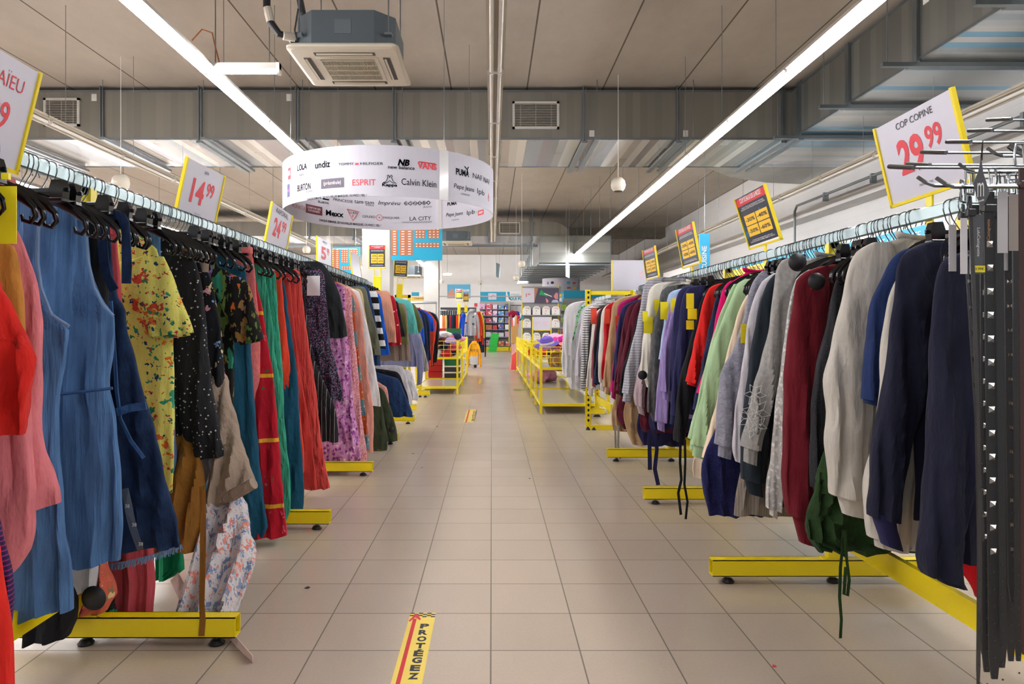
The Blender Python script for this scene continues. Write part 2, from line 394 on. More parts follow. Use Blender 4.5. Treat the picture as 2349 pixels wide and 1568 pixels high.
# ---- fluorescent battens
LAMP = mat('lit_tube', '#f9f9fc', .3, emit=TUBE)
OFF = mat('unlit_tube', '#dedbd4', .25)
M_BAT = mat('batten_white', '#d8d4cc', .4)
M_BATD = mat('batten_beige', '#b5aa98', .5)  # darker beige housing, used where the tubes are off
HL = CH + 2.3
def batten(x, y, lit, label, group):
    o = E('ceiling_light', (x, y, HL), label, 'ceiling light', group)
    MB().prism([(-.035, .075), (-.035, .05), (-.075, .02), (-.075, .01), (.075, .01), (.075, .02), (.035, .05), (.035, .075)], 0, 1.5).build('housing', M_BAT if lit else M_BATD, o, True)
    for s in (-.034, .034):
        MB().tube([(s, .012, -.012), (s, 1.488, -.012)], .019, 10).build('tube', LAMP if lit else OFF, o, True, True)
    for yy in (0.005, 1.485): MB().box(-.06, .06, yy, yy + .012, -.02, .012).build('end_cap', M_BAT, o, True)
    e2 = MB().tube([(0, .35, .07), (0, .35, CZ - HL)], .004, 5); e2.build('suspension_wire', WIRE, o, True)
    return o
rows = [(-2.55, 1, 'lit fluorescent batten in the bright row above the left racks', 'lit battens above the left racks'),
        (2.70, 1, 'lit fluorescent batten in the bright row above the right racks', 'lit battens above the right racks'),
        (.033, 0, 'unlit fluorescent batten in the row above the middle of the aisle', 'unlit battens above the aisle'),
        (-5.0, 0, 'unlit fluorescent batten in the row far left of the lit rows', 'unlit battens on the far left'),
        (-7.6, 1, 'lit fluorescent batten of the neighbouring aisle seen between the left hangers', 'lit battens of the neighbouring aisle'),
        (-10.2, 1, 'lit fluorescent batten added out of sight for ambient light, far left of the shop', 'added lit battens far to the left'),  # unseen row, added for ambient light
        (5.18, 0, 'unlit fluorescent batten in the row beside the right wall', 'unlit battens beside the right wall')]
for rx, lit, lb, gp in rows:
    p = batten(rx, .08, lit, lb, gp); T = tree_of(p)
    n = 21 if rx not in (.033,) else 12
    for i in range(1, n):
        c = copy_tree(p, T); c.location.y = .08 + i * 1.53
        if rx == -5.0 and i > 14:                      # back end lit as an added source to brighten the far shop
            c['label'] = 'fluorescent batten lit as added light at the back end of the far left row'; c['group'] = 'battens lit as added light at the back left'
            for k in kids(c):
                if k.name.startswith('tube'): k.data = k.data.copy(); k.data.materials[0] = LAMP
b = E('ceiling_light', P(471, 160, 6.15), 'short lit fluorescent batten hanging crosswise by the cassette unit', 'ceiling light')
MB().box(0, .67, -.03, .03, .0, .055).build('housing', M_BAT, b, True); MB().tube([(.02, 0, -.02), (.65, 0, -.02)], .018, 10).build('tube', LAMP, b, True, True)
MB().box(.64, .67, -.035, .035, -.04, .055).build('end_cap', WHI, b, True); MB().box(0, .02, -.035, .035, -.04, .03).build('end_cap', WHI, b, True)
MB().tube([(.09, 0, .05), (.09, 0, 1.4)], .006, 6).tube([(.57, 0, .05), (.57, 0, 1.4)], .006, 6).build('suspension_wire', WIRE, b, True)
MB().tube([(.13, 0, .05), (.09, 0, .2), (.06, 0, .33), (-.03, 0, .36), (-.12, 0, .26)], .006, 6).build('cable', mat('orange_cable', '#b5673a', .5), b, True)
for px, py, d, lb in ((1026, 628, 30, 'small lit batten hanging near the far column'), (1640, 0, 0, '')):
    if not d: continue
    q = E('ceiling_light', P(px, py, d), lb, 'ceiling light')
    MB().box(-.2, .2, -.03, .03, 0, .05).build('housing', M_BAT, q, True); MB().tube([(-.18, 0, -.02), (.18, 0, -.02)], .03, 8).build('tube', LAMP, q, True)
    MB().tube([(0, 0, .04), (0, 0, CZ - q.location.z)], .006, 5).build('suspension_wire', WIRE, q, True)

# ---- cassette air conditioners
def cassette(loc, sc, label):
    o = E('air_conditioner', loc, label, 'air conditioner', None); o.scale = (sc, sc, sc)
    W = .475; M1 = mat('ac_body_grey', '#596268', .45, .35, bump=.05); M2 = mat('ac_panel_cream', '#d9d2c0', .45); M3 = mat('ac_slot_dark', '#4b463c', .6)
    c = .16; b_ = W - .05
    MB().prism([(-b_ + c, -b_), (b_ - c, -b_), (b_, -b_ + c), (b_, b_ - c), (b_ - c, b_), (-b_ + c, b_), (-b_, b_ - c), (-b_, -b_ + c)], .05, .34, 2).build('casing', M1, o, True)
    pn = MB(); R_ = []
    for k, z in ((W - .03, .0), (W, .012), (W, .03), (W - .02, .05)):
        rr = []
        for qx, qy in ((1, -1), (1, 1), (-1, 1), (-1, -1)):
            a0 = {(1, -1): -PI / 2, (1, 1): 0, (-1, 1): PI / 2, (-1, -1): PI}[(qx, qy)]
            for j in range(4): a = a0 + j * PI / 6; rr.append((qx * (k - .05) + .05 * math.cos(a), qy * (k - .05) + .05 * math.sin(a), z))
        R_.append(rr)
    pn.rings(R_); pp = pn.build('panel', M2, o, True)
    MB().box(-.27, .27, -.27, .27, -.008, .001).build('grille_surround', M2, pp, True)
    MB().box(-.235, .235, -.235, .235, -.0095, -.0085).build('grille_backing', M3, pp, True)
    g = MB()
    for i in range(34): x = -.23 + i * .46 / 33; g.box(x - .0032, x + .0032, -.235, .235, -.016, -.009)
    for y in (-.23, -.115, 0, .115, .23): g.box(-.235, .235, y - .005, y + .005, -.018, -.009)
    g.build('intake_grille', mat('ac_grille', '#c9bfa8', .5), pp, True)
    for k in range(4):
        s = MB()
        a, b2 = (-.26, .26), (.315, .375)
        q = {0: (a[0], a[1], -b2[1], -b2[0]), 1: (b2[0], b2[1], a[0], a[1]), 2: (a[0], a[1], b2[0], b2[1]), 3: (-b2[1], -b2[0], a[0], a[1])}[k]
        s.box(q[0], q[1], q[2], q[3], -.004, .001); s.build('air_slot', M3, pp, True)
        v = MB(); mx, my = (q[0] + q[1]) / 2, (q[2] + q[3]) / 2
        if k in (0, 2): v.box(q[0] + .02, q[1] - .02, my - .02, my - .003, -.012, -.004)
        else: v.box(mx - .02, mx - .003, q[2] + .02, q[3] - .02, -.012, -.004)
        v.build('air_flap', M2, pp, True)
    for x in (-1, 1):
        for y in (-1, 1):
            MB().tube([(x * .38, y * .38, .15), (x * .38, y * .38, (CZ - loc[2]) / sc)], .006, 6).box(x * .38 - .03, x * .38 + .03, y * .38 - .03, y * .38 + .03, .14, .16).build('hanging_rod', STEEL, o, True)
    MB().box(-.07, .07, -b_ - .004, -b_, .14, .26).build('access_cover', mat('ac_cover', '#656e74', .45, .3), o, True)
    return o
ac = cassette((-1.26, 6.24, CH + 2.335), 1.0, 'large grey and cream cassette air conditioner hanging in front of the duct')
pz = MB(); a0 = P(612, -60, 5.9)
pts = [a0, P(612, 20, 5.9), P(620, 50, 5.9), P(640, 78, 5.9), P(665, 84, 5.95), (-1.70, 6.1, CH + 2.43)]
pz.tube([tuple(p) for p in pts], .032, 10).build('insulated_pipe', mat('pipe_lagging', '#1b1c1e', .35), ac)
MB().tube([tuple(P(613, 18, 5.9)), tuple(P(621, 51, 5.9))], .036, 10).build('pipe_tape', mat('tape_white', '#c9c0b2', .5), ac)
MB().tube([tuple(P(650, 82, 5.9)), tuple(P(676, 86, 5.95))], .036, 10).build('pipe_tape', mat('tape_white', '#c9c0b2', .5), ac)
MB().tube([tuple(P(684, -20, 5.95)), tuple(P(694, 30, 5.95)), (-1.6, 6.0, CH + 2.55)], .03, 10).tube([tuple(P(684, 20, 5.8)), tuple(P(676, 70, 5.8)), tuple(P(684, 100, 5.9))], .008, 6).build('drain_hose', mat('hose_dark', '#2c2f34', .4), ac)
cassette(tuple(P(1046, 560, 20.5)), 1.0, 'far cassette air conditioner beside the teal size chart')
cassette(tuple(P(936, 636, 22.5)), 1.0, 'cassette air conditioner hanging behind the second percentage sign')

# ---- pendant speakers
def speaker(loc, r, label):
    o = E('pendant_speaker', loc, label, 'speaker', 'pendant speakers hanging from the ceiling')
    MB().lathe([(.02, r), (r * .55, r * .95), (r * .9, r * .55), (r, 0), (r * .9, -r * .5), (r * .62, -r * .85)], n=28).build('shell', mat('speaker_shell', '#cfc8b8', .35), o, True, True)
    MB().lathe([(r * .6, -r * .84), (r * .58, -r * .9), (.01, -r * .92)], n=24).build('speaker_cone', mat('speaker_mesh', '#4b4740', .6), o, True)
    MB().tube([(0, 0, r * .9), (0, 0, CZ - loc[2])], .0035, 6).build('suspension_wire', WHI, o, True)
speaker(P(1418, 424, 10.3), .11, 'round cream speaker hanging right of the bright row under the duct')
speaker(P(277, 419, 9.6), .118, 'round cream speaker hanging above the near left rack')
speaker(P(1197, 606, 17), .088, 'round cream speaker hanging left of the ribbed duct')
speaker(P(1184, 637, 21.5), .092, 'round cream speaker hanging lowest beside the ribbed duct')
speaker(P(703, 573, 15.5), .09, 'round cream speaker hanging behind the brand sign on the left')

# ---- pipe on the right wall
pp = E('wall_pipe', (6.25, 8, CH + 2.45), 'grey pipe clipped along the white right wall above the racks', 'pipe')
MB().tube([(6.2, -1, CH + 2.46), (6.2, 14.0, CH + 2.46), (6.2, 14.1, CH + 2.36), (6.2, 14.1, .9)], .025, 8).build('pipe_run', mat('pipe_grey', '#7a7f80', .4, .3), pp)
for y in (5.2, 6.6, 8, 9.6, 11.2, 12.8): MB().box(6.17, 6.26, y, y + .05, CH + 2.34, CH + 2.5).build('pipe_clip', STEEL, pp)

# ---- one existing spot lamp, and others added to brighten the back wall
for i, (x, y, z) in enumerate(((-1.93, 26.3, 2.93), (1.2, 29.5, 3.4), (3.6, 29.5, 3.4), (-5.2, 27.5, 3.2))):
    o = E('spot_lamp', (x, y, z), 'small white spot lamp aimed at the back wall, %s' % ('beside the second white column', 'added fill left of the small ring', 'added fill right of the small ring', 'added fill far left of the column')[i], 'spot lamp')
    MB().lathe([(.05, -.1), (.07, 0), (.075, .02)], n=16).build('lamp_housing', WHI, o, True, True)
    MB().lathe([(.06, .021), (.06, .024)], n=16).build('lamp_glass', mat('spot_glass', '#fffaf0', .3, emit=15), o, True)
    o.rotation_euler = (math.radians(-75), 0, 0)
    MB().tube([(0, 0, -.05), (0, -.4, .1)], .008, 6).build('bracket', WHI, o, True)
    rp = MB().tube([(x, y - .02, z), (x, y - .02, CZ)], .008, 6).build('drop_rod', WHI); rp.parent = o; rp.matrix_parent_inverse = (Matrix.Translation(o.location) @ o.rotation_euler.to_matrix().to_4x4()).inverted()
    l = bpy.data.lights.new('spot_light', 'SPOT'); l.energy = 95; l.spot_size = math.radians(125); l.spot_blend = .8; l.shadow_soft_size = .07
    lo = bpy.data.objects.new('spot_light', l); COL.objects.link(lo); lo.location = (x, y + .06, z); lo.rotation_euler = (math.radians(82), 0, 0)
# ================================================================== CLOTHES RACKS
from mathutils import noise
LX, LZ, RX, RZ = -1.55, 1.76, 1.62, 1.63               # rails: lateral place and height of the centre line
def rack(name_label, x, z, y0, y1, feet, beam=(.2, .29), hl=.58):
    o = E('clothes_rack', (x, (y0 + y1) / 2, 0), name_label, 'clothes rack')
    yy = [y0] + [f for f in feet if y0 < f < y1] + [y1]
    MB().box(x - .011, x + .011, y0, y1, z - .024, z + .024, .004).build('rail', GAL, o)
    s = 1 if x < 0 else -1
    for f in feet:
        ft = MB(); a, b = x - hl, x + hl
        ft.box(a, b, f - .028, f - .024, .035, .112).box(a, b, f + .024, f + .028, .035, .112).box(a, b, f - .028, f + .028, .035, .039).box(a, b, f - .028, f + .028, .108, .112)
        fo = ft.build('foot', YEL, o)
        MB().box(a + .02, b - .02, f - .0235, f + .0235, .0395, .1075).build('foot_inside', mat('tube_inside', '#6e6209', .6), fo)
        for q in (x - hl + .08, x, x + hl - .08):
            MB().lathe([(.027, 0), (.03, .006), (.02, .018), (.011, .022)], (q, f, 0), 14).build('levelling_foot', RUB, fo)
            MB().tube([(q, f, .02), (q, f, .037)], .008, 8).build('levelling_screw', CHR, fo)
        po = MB().box(x - .03, x + .03, f - .02, f - .012, .112, z - .024).box(x - .03, x - .024, f - .012, f + .02, .112, z - .024).box(x + .024, x + .03, f - .012, f + .02, .112, z - .024).box(x - .055, x + .055, f - .026, f + .026, .112, .118)
        po.build('post', YEL, o)
        sl = MB()
        for k in range(int((z - .3) / .05)): sl.box(x - .006, x + .006, f - .0208, f - .0198, .2 + k * .05, .225 + k * .05)
        sl.build('slot_row', BLK, o)
    MB().box(x - .012, x + .012, y0, y1, beam[0], beam[1]).build('base_beam', YEL, o)
    for y in yy[:-1]:
        if y > y0: MB().box(x - .02, x + .02, y - .02, y + .02, z - .05, z - .02).build('rail_bracket', GAL, o)
    return o
rack('yellow clothes rack along the left of the aisle nearest the camera', LX, LZ, .9, 8.9, (1.13, 2.63, 4.13, 5.62, 7.12, 8.62))
rack('yellow clothes rack along the right of the aisle behind the hanging belts', RX, RZ, 1.55, 7.95, (1.8, 3.27, 4.72, 6.22))

# ---- hangers: wire hook round the rail, black plastic arms or a bar with clips
def hook_mb(s, drop=.1):                             # origin = centre of the rail; s = +1 when the hook opens away from +x
    pts = [(0, 0, -drop), (0, 0, -drop + .018), (-s * .024, 0, -.045), (-s * .034, 0, -.01)]
    for i in range(9):
        a = PI - i * PI / 8; pts.append((s * .034 * math.cos(a), 0, .008 + .034 * math.sin(a) * .62))
    pts += [(s * .034, 0, -.012), (s * .028, 0, -.03)]
    return MB().tube(pts, .0023, 6)
def make_top_hanger(s):
    o = E('clothes_hanger', (0, 0, 0), 'x', 'hanger')
    hook_mb(s).build('hook', HOOKM, o, True, True)
    m = MB()
    for q in (-1, 1):
        pts = [(0, 0, -.088), (q * .05, 0, -.098), (q * .12, .004, -.125), (q * .175, .006, -.16), (q * .2, .006, -.185), (q * .205, .006, -.21), (q * .19, .006, -.228), (q * .168, .006, -.222), (q * .165, .006, -.205)]
        m.tube(pts, [.006, .007, .007, .008, .008, .007, .006, .006, .005], 8, [.016, .018, .017, .014, .01, .008, .007, .006, .005])
    m.box(-.02, .02, -.007, .007, -.112, -.078, .003)
    m.v = [(a, b, c - .014) for a, b, c in m.v]
    m.build('arms', BLK, o, True, True)
    return o
def make_clip_hanger(s):
    o = E('clip_hanger', (0, 0, 0), 'x', 'hanger')
    hook_mb(s).build('hook', HOOKM, o, True, True)
    MB().box(-.175, .175, -.004, .004, -.11, -.096, .002).box(-.016, .016, -.008, .008, -.114, -.09, .003).build('bar', BLK, o, True)
    for q in (-.14, .14):
        MB().prism([(q - .021, -.135), (q - .025, -.1), (q - .016, -.072), (q + .016, -.072), (q + .025, -.1), (q + .021, -.135)], -.016, .016).box(q - .024, q + .024, -.02, .02, -.145, -.13, .003).build('clip', BLK, o, True)
    return o
PRO = {}
for k_ in (1, -1):
    a = make_top_hanger(k_); b = make_clip_hanger(k_); PRO[('t', k_)] = (a, tree_of(a)); PRO[('c', k_)] = (b, tree_of(b))
def hanger(kind, x, y, z, label, group=None, yaw=0., roll=0.):
    s = 1 if x > 0 else -1
    p, T = PRO[(kind, s)]
    c = copy_tree(p, T); c.location = (x, y, z); c.rotation_euler = (0, roll, yaw); c['label'] = label
    if group: c['group'] = group
    return c

# ---- garments: lofted shells hung square to the rail, folds running down them
def interp(rows, z):
    if z >= rows[0][0]: return rows[0][1]
    for (z0, x0), (z1, x1) in zip(rows, rows[1:]):
        if z <= z0 and z >= z1: return x0 + (x1 - x0) * ((z0 - z) / max(1e-6, z0 - z1))
    return rows[-1][1]
def smoothpath(pts, n):                                # resample a polyline of (z, x) at n points by arc length, eased with Catmull-Rom
    P_ = [pts[0]] + list(pts) + [pts[-1]]; out = []
    for i in range(1, len(P_) - 2):
        p0, p1, p2, p3 = (Vector(P_[j]) for j in (i - 1, i, i + 1, i + 2))
        for k in range(6):
            t = k / 6; out.append(.5 * ((2 * p1) + (p2 - p0) * t + (2 * p0 - 5 * p1 + 4 * p2 - p3) * t * t + (3 * p1 - p0 - 3 * p2 + p3) * t ** 3))
    out.append(Vector(pts[-1]))
    L = [0]
    for a, b in zip(out, out[1:]): L.append(L[-1] + (b - a).length)
    res = []; j = 0
    for i in range(n):
        t = L[-1] * i / (n - 1)
        while j < len(L) - 2 and L[j + 1] < t: j += 1
        q = (t - L[j]) / max(1e-9, L[j + 1] - L[j]); res.append(out[j].lerp(out[j + 1], min(1, q)))
    return res
def shell(outer, inner, y, t0, t1, amp=.012, lam=.07, seed=0, n=26, ring=28, hem=.0, drape=1.3, tw=0.):
    """outer, inner: matched lists of (z, x) edges; y: depth or a function of height; returns MB of a closed, softly folded shell"""
    rnd = random.Random(seed); p1, p2, p3, p4 = (rnd.uniform(0, 6.28) for _ in range(4)); k2 = rnd.uniform(.38, .55)
    yf = y if callable(y) else (lambda z: y)
    m_ = max(len(outer), min(46, int(abs(outer[0][0] - outer[-1][0]) / .022)))
    def res(l):
        out = []
        for i in range(m_):
            q = (len(l) - 1) * i / (m_ - 1); j = min(len(l) - 2, int(q)); f = q - j; out.append((l[j][0] * (1 - f) + l[j + 1][0] * f, l[j][1] * (1 - f) + l[j + 1][1] * f))
        return out
    outer, inner = res(outer), res(inner); ring = int(ring * 1.5)
    R_ = []; N_ = len(outer); H_ = max(.05, outer[0][0] - outer[-1][0])
    for i in range(N_):
        f = i / (N_ - 1); zo, xo = outer[i]; zi, xi = inner[i]; cx = (xo + xi) / 2; hw = abs(xo - xi) / 2; sg = 1 if xo > xi else -1
        t = (t0 + (t1 - t0) * min(1, f * 1.6)); t = min(t, hw * .95 + .004); A = amp * min(1.35, .25 + 1.2 * f ** drape) * (1 if i else 0)
        rr = []
        for k in range(ring):
            a = 2 * PI * k / ring; u = math.cos(a); v = math.sin(a)
            uu = math.copysign(abs(u) ** .8, u); vv = math.copysign(abs(v) ** .75, v)
            x = cx + sg * hw * uu; q = (uu + 1) / 2; z = zi + (zo - zi) * q
            s = x / lam * 2 * PI
            fo = A * (math.sin(s + p1 + 1.3 * math.sin(z * 3 + p2)) + .5 * math.sin(s / k2 + p3 + .8 * math.sin(z * 5 + p4)))
            if amp > .004:
                w1 = noise.noise((x * 9 + seed % 97, v * .6 + p1, z * 4.5)); w2 = noise.noise((x * 24, v + p2, z * 17 + x * 10))
                fo += (.011 * w1 + .0035 * w2) * min(1, f * 4 + .15)
            edge = 1 - abs(uu) ** 6
            x2 = x + sg * (A * .3 * math.sin(z * 9 + p4) + (.0015 * math.sin(z * 31 + p2) * min(1, amp * 100))) * (1 if uu > .3 else 0)
            zz = z + hem * f ** 6 * math.sin(s * .5 + p3)
            rr.append((x2, yf(z) + t * vv + fo * (.35 + .65 * edge) + tw * (x - cx), zz))
        R_.append(rr)
    last = R_[-1]; mx = sum(p[0] for p in last) / ring; my = sum(p[1] for p in last) / ring
    R_.append([(mx + (p[0] - mx) * .93, my + (p[1] - my) * .55, p[2] + .012) for p in last])
    return MB().rings(R_)
def px_path(pts, d, dh=None):
    out = []; y0, y1 = pts[0][1], pts[-1][1]
    for a, b in pts:
        q = P(a, b, d if dh is None else d + (dh - d) * (b - y0) / (y1 - y0)); out.append((q.z, q.x))
    z = 99
    res = []
    for q in out:
        zz = min(q[0], z - .004); res.append((zz, q[1])); z = zz
    return res
GN = {}
def short_of(l): return l
TAGROWS = []
def garment(side, kind, name, label, m, d, pts, **k):
    """side 'L'/'R'; pts: aisle-side outline in pixels, top first; kind: top, bottom, dress, skirt"""
    rx, rz = (LX, LZ) if side == 'L' else (RX, RZ)
    rx = k.get('rx', rx); rz = k.get('rz', rz)
    sg = 1 if side == 'L' else -1                      # direction from rail to aisle
    seed = hash_(label); y = d; dh = k.get('dh')
    edge = px_path(pts, d, dh)
    yv = d
    if dh is not None:
        za_, zb_ = edge[0][0], edge[-1][0]; yv = lambda z: d + (dh - d) * max(0, min(1.1, (za_ - z) / (za_ - zb_)))
    n = k.get('n', 26)
    o = E(name, (rx, y, rz - .12), label, k.get('cat', name.replace('_', ' ')), k.get('group'))
    amp, lam = k.get('amp', .012), k.get('lam', .075)
    clip = kind in ('bottom', 'skirt')
    top_hw = k.get('hw', .15 if clip else .075)
    ztop = k.get('ztop', rz - (.14 if clip else .12))
    e = list(edge)
    if e[0][0] < ztop - .03:
        if kind in ('top', 'dress') and abs(e[0][1] - rx) > .12: e = [(ztop, rx + sg * top_hw)] + [(min(ztop - .02, e[0][0] + .05), (rx + sg * top_hw + e[0][1]) / 2)] * (1 if e[0][0] < ztop - .09 else 0) + e
        else: e = [(ztop, rx + sg * min(top_hw, abs(e[0][1] - rx)))] + e
    sleeve = k.get('sleeve', kind == 'top')
    hemz = P(0, k['hem'], d).z if 'hem' in k else None
    if sleeve:
        sw = k.get('sw', .13)
        sp = smoothpath(e, n + 6)
        cuff_len = k.get('cuff', .07) * 1.5
        zend = sp[-1][0]
        # sleeve: from the shoulder point on
        i0 = next((i for i, q in enumerate(sp) if abs(q[1] - rx) > .16), 4)
        so = sp[i0:]
        si = []
        for i, q in enumerate(so):
            f = i / max(1, len(so) - 1); wdt = sw * (1.0 if f < .15 else 1.0 - .35 * max(0, (f - .3)) / .7) * k.get('flare', 1.) ** f
            if f < .12: wdt *= .35 + .65 * f / .12
            si.append((q[0] - (.02 if f > .8 else .0) * 1, q[1] - sg * wdt))
        so2 = [(q[0], q[1]) for q in so]
        nc = max(2, int(len(so2) * cuff_len / max(.1, so2[0][0] - so2[-1][0]))) if cuff_len else 0
        a, b = (so2[:-nc + 1] if nc > 1 else so2), (si[:-nc + 1] if nc > 1 else si)
        if len(a) < 4: a, b, nc = so2, si, 0
        t = k.get('t', .034)
        shell(a, b, y - .02, .016, t, amp * .9, lam * 1.1, seed + 1, ring=24).build('sleeve', m, o, smooth=True)
        if nc > 1:
            c, dd = so2[-nc:], si[-nc:]
            ci = k.get('ci', .014)
            c = [(z + .012 * (1 - j / nc), x - sg * ci) for j, (z, x) in enumerate(c)]; dd = [(z + .012 * (1 - j / nc), x + sg * ci) for j, (z, x) in enumerate(dd)]
            shell(c, dd, y - .02, t * .62, t * .6, .002, .02, seed + 2, ring=24).build('cuff', k.get('cuffm', m), o, smooth=True)
        # far sleeve mirrored
        mo = [(z, 2 * rx - x) for z, x in so2]; mi = [(z, 2 * rx - x) for z, x in si]
        shell(mo, mi, y - .0, .016, t, amp * .9, lam * 1.1, seed + 3, ring=20).build('sleeve', m, o, smooth=True)
        # body
        be = []
        zh = hemz if hemz is not None else zend + .05
        for i in range(n):
            f = i / (n - 1); z = sp[0][0] + (zh - sp[0][0]) * f
            xe = abs(interp([(q[0], q[1]) for q in sp], z) - rx)
            xb = min(xe - (.012 if f < .1 else .03), k.get('bw', .25)); be.append((z, rx + sg * max(.05, xb)))
        bo = be; bi = [(z, 2 * rx - x) for z, x in be]
        shell(bo, bi, y, .018, k.get('bt', .03), amp, lam, seed, hem=.004).build('body', m, o, smooth=True)
        edge_top = sp[0]
    else:
        sp = smoothpath(e, n)
        bo = [(q[0], q[1]) for q in sp]
        ins = k.get('inner')
        bi = [(z + k.get('slant', 0.) * (i / (n - 1)) ** 4, rx - sg * (min(.26, abs(x - rx)) if ins is None else min(ins, .06 + ins * 3 * i / n) if ins > 0 else -min(-ins * min(1, 1.3 * i / n), abs(x - rx) - .09))) for i, (z, x) in enumerate(bo)]
        shell(bo, bi, yv, .014, k.get('t', .032), amp, lam, seed, hem=k.get('scal', .006), drape=k.get('drape', 1.2)).build(k.get('part', 'body'), m, o, smooth=True)
        zh = bo[-1][0]
    if kind == 'top' or k.get('collar'):
        zt = sp[0][0]
        cm = MB(); cp = [(rx + .078 * math.cos(a), y + .02 * math.sin(a), zt - .004 + .016 * math.cos(a) ** 2) for a in [i * 2 * PI / 20 for i in range(20)]]
        cm.tube(cp, .007, 8, .016, closed=True); cm.build('collar', k.get('collarm', m), o, smooth=True)
    if clip:
        x0 = bo[0][1]; hw = abs(x0 - rx)
        MB().box(rx - hw - .003, rx + hw + .003, y - .019, y + .019, bo[0][0] - .04, bo[0][0] + .004, .006).build('waistband', k.get('bandm', m), o)
    if k.get('hanger', True):
        wl = label.split(); wl = wl[:12]
        while wl[-1] in ('the', 'a', 'and', 'with', 'of', 'its', 'in', 'at', 'by', 'to', 'on'): wl.pop()
        hanger('c' if clip else 't', rx, y, rz, '%s holding the %s' % ('clip hanger' if clip else 'hanger', ' '.join(wl)), yaw=random.uniform(-.06, .06), roll=0)
    for tg in k.get('tags', ()):                       # (px, py, w, h, material, dy)
        q = P(tg[0], tg[1], d - tg[5]); wd, hh = tg[2], tg[3]
        MB().box(q.x - wd / 2, q.x + wd / 2, q.y - .001, q.y + .001, q.z - hh / 2, q.z + hh / 2).build('price_tag', tg[4], o)
    for sgm in k.get('discs', ()):                     # round security tags (px, py, r, dy)
        q = P(sgm[0], sgm[1], d - sgm[3]); mb = MB(); r = sgm[2]
        V = []
        prof = [(.1, -.30), (.5, -.26), (.85, -.12), (1, .05), (.9, .2), (.1, .25)]
        for pr, pz in prof: V.append([(q.x + r * pr * math.cos(a), q.y + r * pz * 1.2, q.z + r * pr * math.sin(a)) for a in [i * 2 * PI / 24 for i in range(24)]])
        mb.rings(V); mb.build('security_tag', RUB if len(sgm) < 5 else sgm[4], o, smooth=True)
    GN[label] = (o, m, sg, rx, rz, zh)
    return o
def hash_(s):
    h = 7
    for c in s: h = (h * 31 + ord(c)) % 100003
    return h
def ribbon(parent, name, m, pts, wd, d, t=.0015):      # flat strap following pixels (or points) at depth d
    q = [P(a, b, d) if len(p) == 2 else Vector(p) for p in pts for a, b in [p[:2]]]
    V = []
    for i, p in enumerate(q):
        a = q[max(0, i - 1)]; b = q[min(len(q) - 1, i + 1)]; tt = (b - a).normalized(); nrm = Vector((0, 1, 0)) if abs(tt.y) < .9 else Vector((0, 0, 1))
        s = tt.cross(nrm).normalized(); tw = .25 * math.sin(i * 1.7)
        s = (s * math.cos(tw) + nrm * math.sin(tw)).normalized(); nn = tt.cross(s).normalized()
        V.append([tuple(p + s * wd / 2 + nn * t), tuple(p - s * wd / 2 + nn * t), tuple(p - s * wd / 2 - nn * t), tuple(p + s * wd / 2 - nn * t)])
    return MB().rings(V).build(name, m, parent)

# ------------------------------------------------------------------ RIGHT RAIL
T_Y = lambda x, y, w=.05, h=.075, dy=.05: (x, y, w, h, TAGY, dy)
navy = fab('navy_fleece', '#1d1f33'); navy2 = fab('navy_jersey', '#1d2f5c'); cream = fab('cream_fleece', '#c6c0b6', var=.05)
velvet = fab('black_velvet', '#1e1f24', (('fleck', 260, .16, '#6a6c74'),), rough=.7)
burg = fab('burgundy_fleece', '#6d1522'); lace = fab('grey_lace', '#b5b2ae', (('spots', 60, .5, ['#d4d2cf', '#aaa7a3'], .8),))
heather = fab('grey_heather', '#a19e9b', var=.18, vs=60); slate = fab('dark_slate', '#242c35'); lavg = fab('lavender_grey_heather', '#9c9ba9', (), var=.28, vs=45, stretch=(1, 1, 5))
crm = fab('peach_cream', '#ecd5bb', var=.05); mint = fab('mint_fleece', '#a9c79b', var=.06); mag = fab('hot_pink', '#e00c6c', var=.08)
redv = fab('red_velour', '#dc2420', var=.2, vs=8); black = fab('black_jersey', '#1b1b1f'); nv3 = fab('deep_navy_knit', '#282850', wr=.3)
lil = fab('lilac_knit', '#9a86bd', var=.08); lilr = fab('lilac_ribbed', '#9684bb', (('xs', .014, .35, '#8472ab'),), wr=.2)
lb = fab('pale_blue', '#a6bede'); char = fab('charcoal_heather', '#5e5e60', var=.4, vs=50, stretch=(1, 1, .5)); crk = fab('cream_knit', '#ddd8cc', var=.06)
gstr = fab('grey_stripe', '#9fa0a8', (('zstripe', .022, .4, '#b9bac2'),)); mauve = fab('mauve_fleece', '#b5a0a6'); burk = fab('burgundy_knit', '#5c1a2c')
beige = fab('camel_knit', '#b5946e'); red1 = fab('scarlet_knit', '#b9141f'); nknit = fab('navy_sparkle', '#232c4a', (('fleck', 120, .2, '#4a5578'),)); mred = fab('dusty_rose', '#8a4350')
bw = fab('striped_bw', '#d7d6d4', (('zstripe', .026, .3, '#2c2c30'),)); lwhite = fab('pale_lilac', '#c9c5cc'); wht = fab('white_jersey', '#d2d2d8', var=.04)
toucan = fab('green_print', '#9ed3b0', (('spots', 34, .42, ['#f2c93a', '#2d7d4c', '#3aa86a', '#9ed3b0'], .8),)); olive_d = fab('dark_green', '#26401c', var=.3, vs=8, wr=1.)
taupe_rib = fab('taupe_rib', '#8f857c', (('xs', .012, .4, '#7b7168'),)); cable = fab('navy_cable_knit', '#1e2050', (('fleck', 90, .25, '#2e3068'),)); print_w = mat('white_stitch', '#e8e8e6', .6)
G = garment
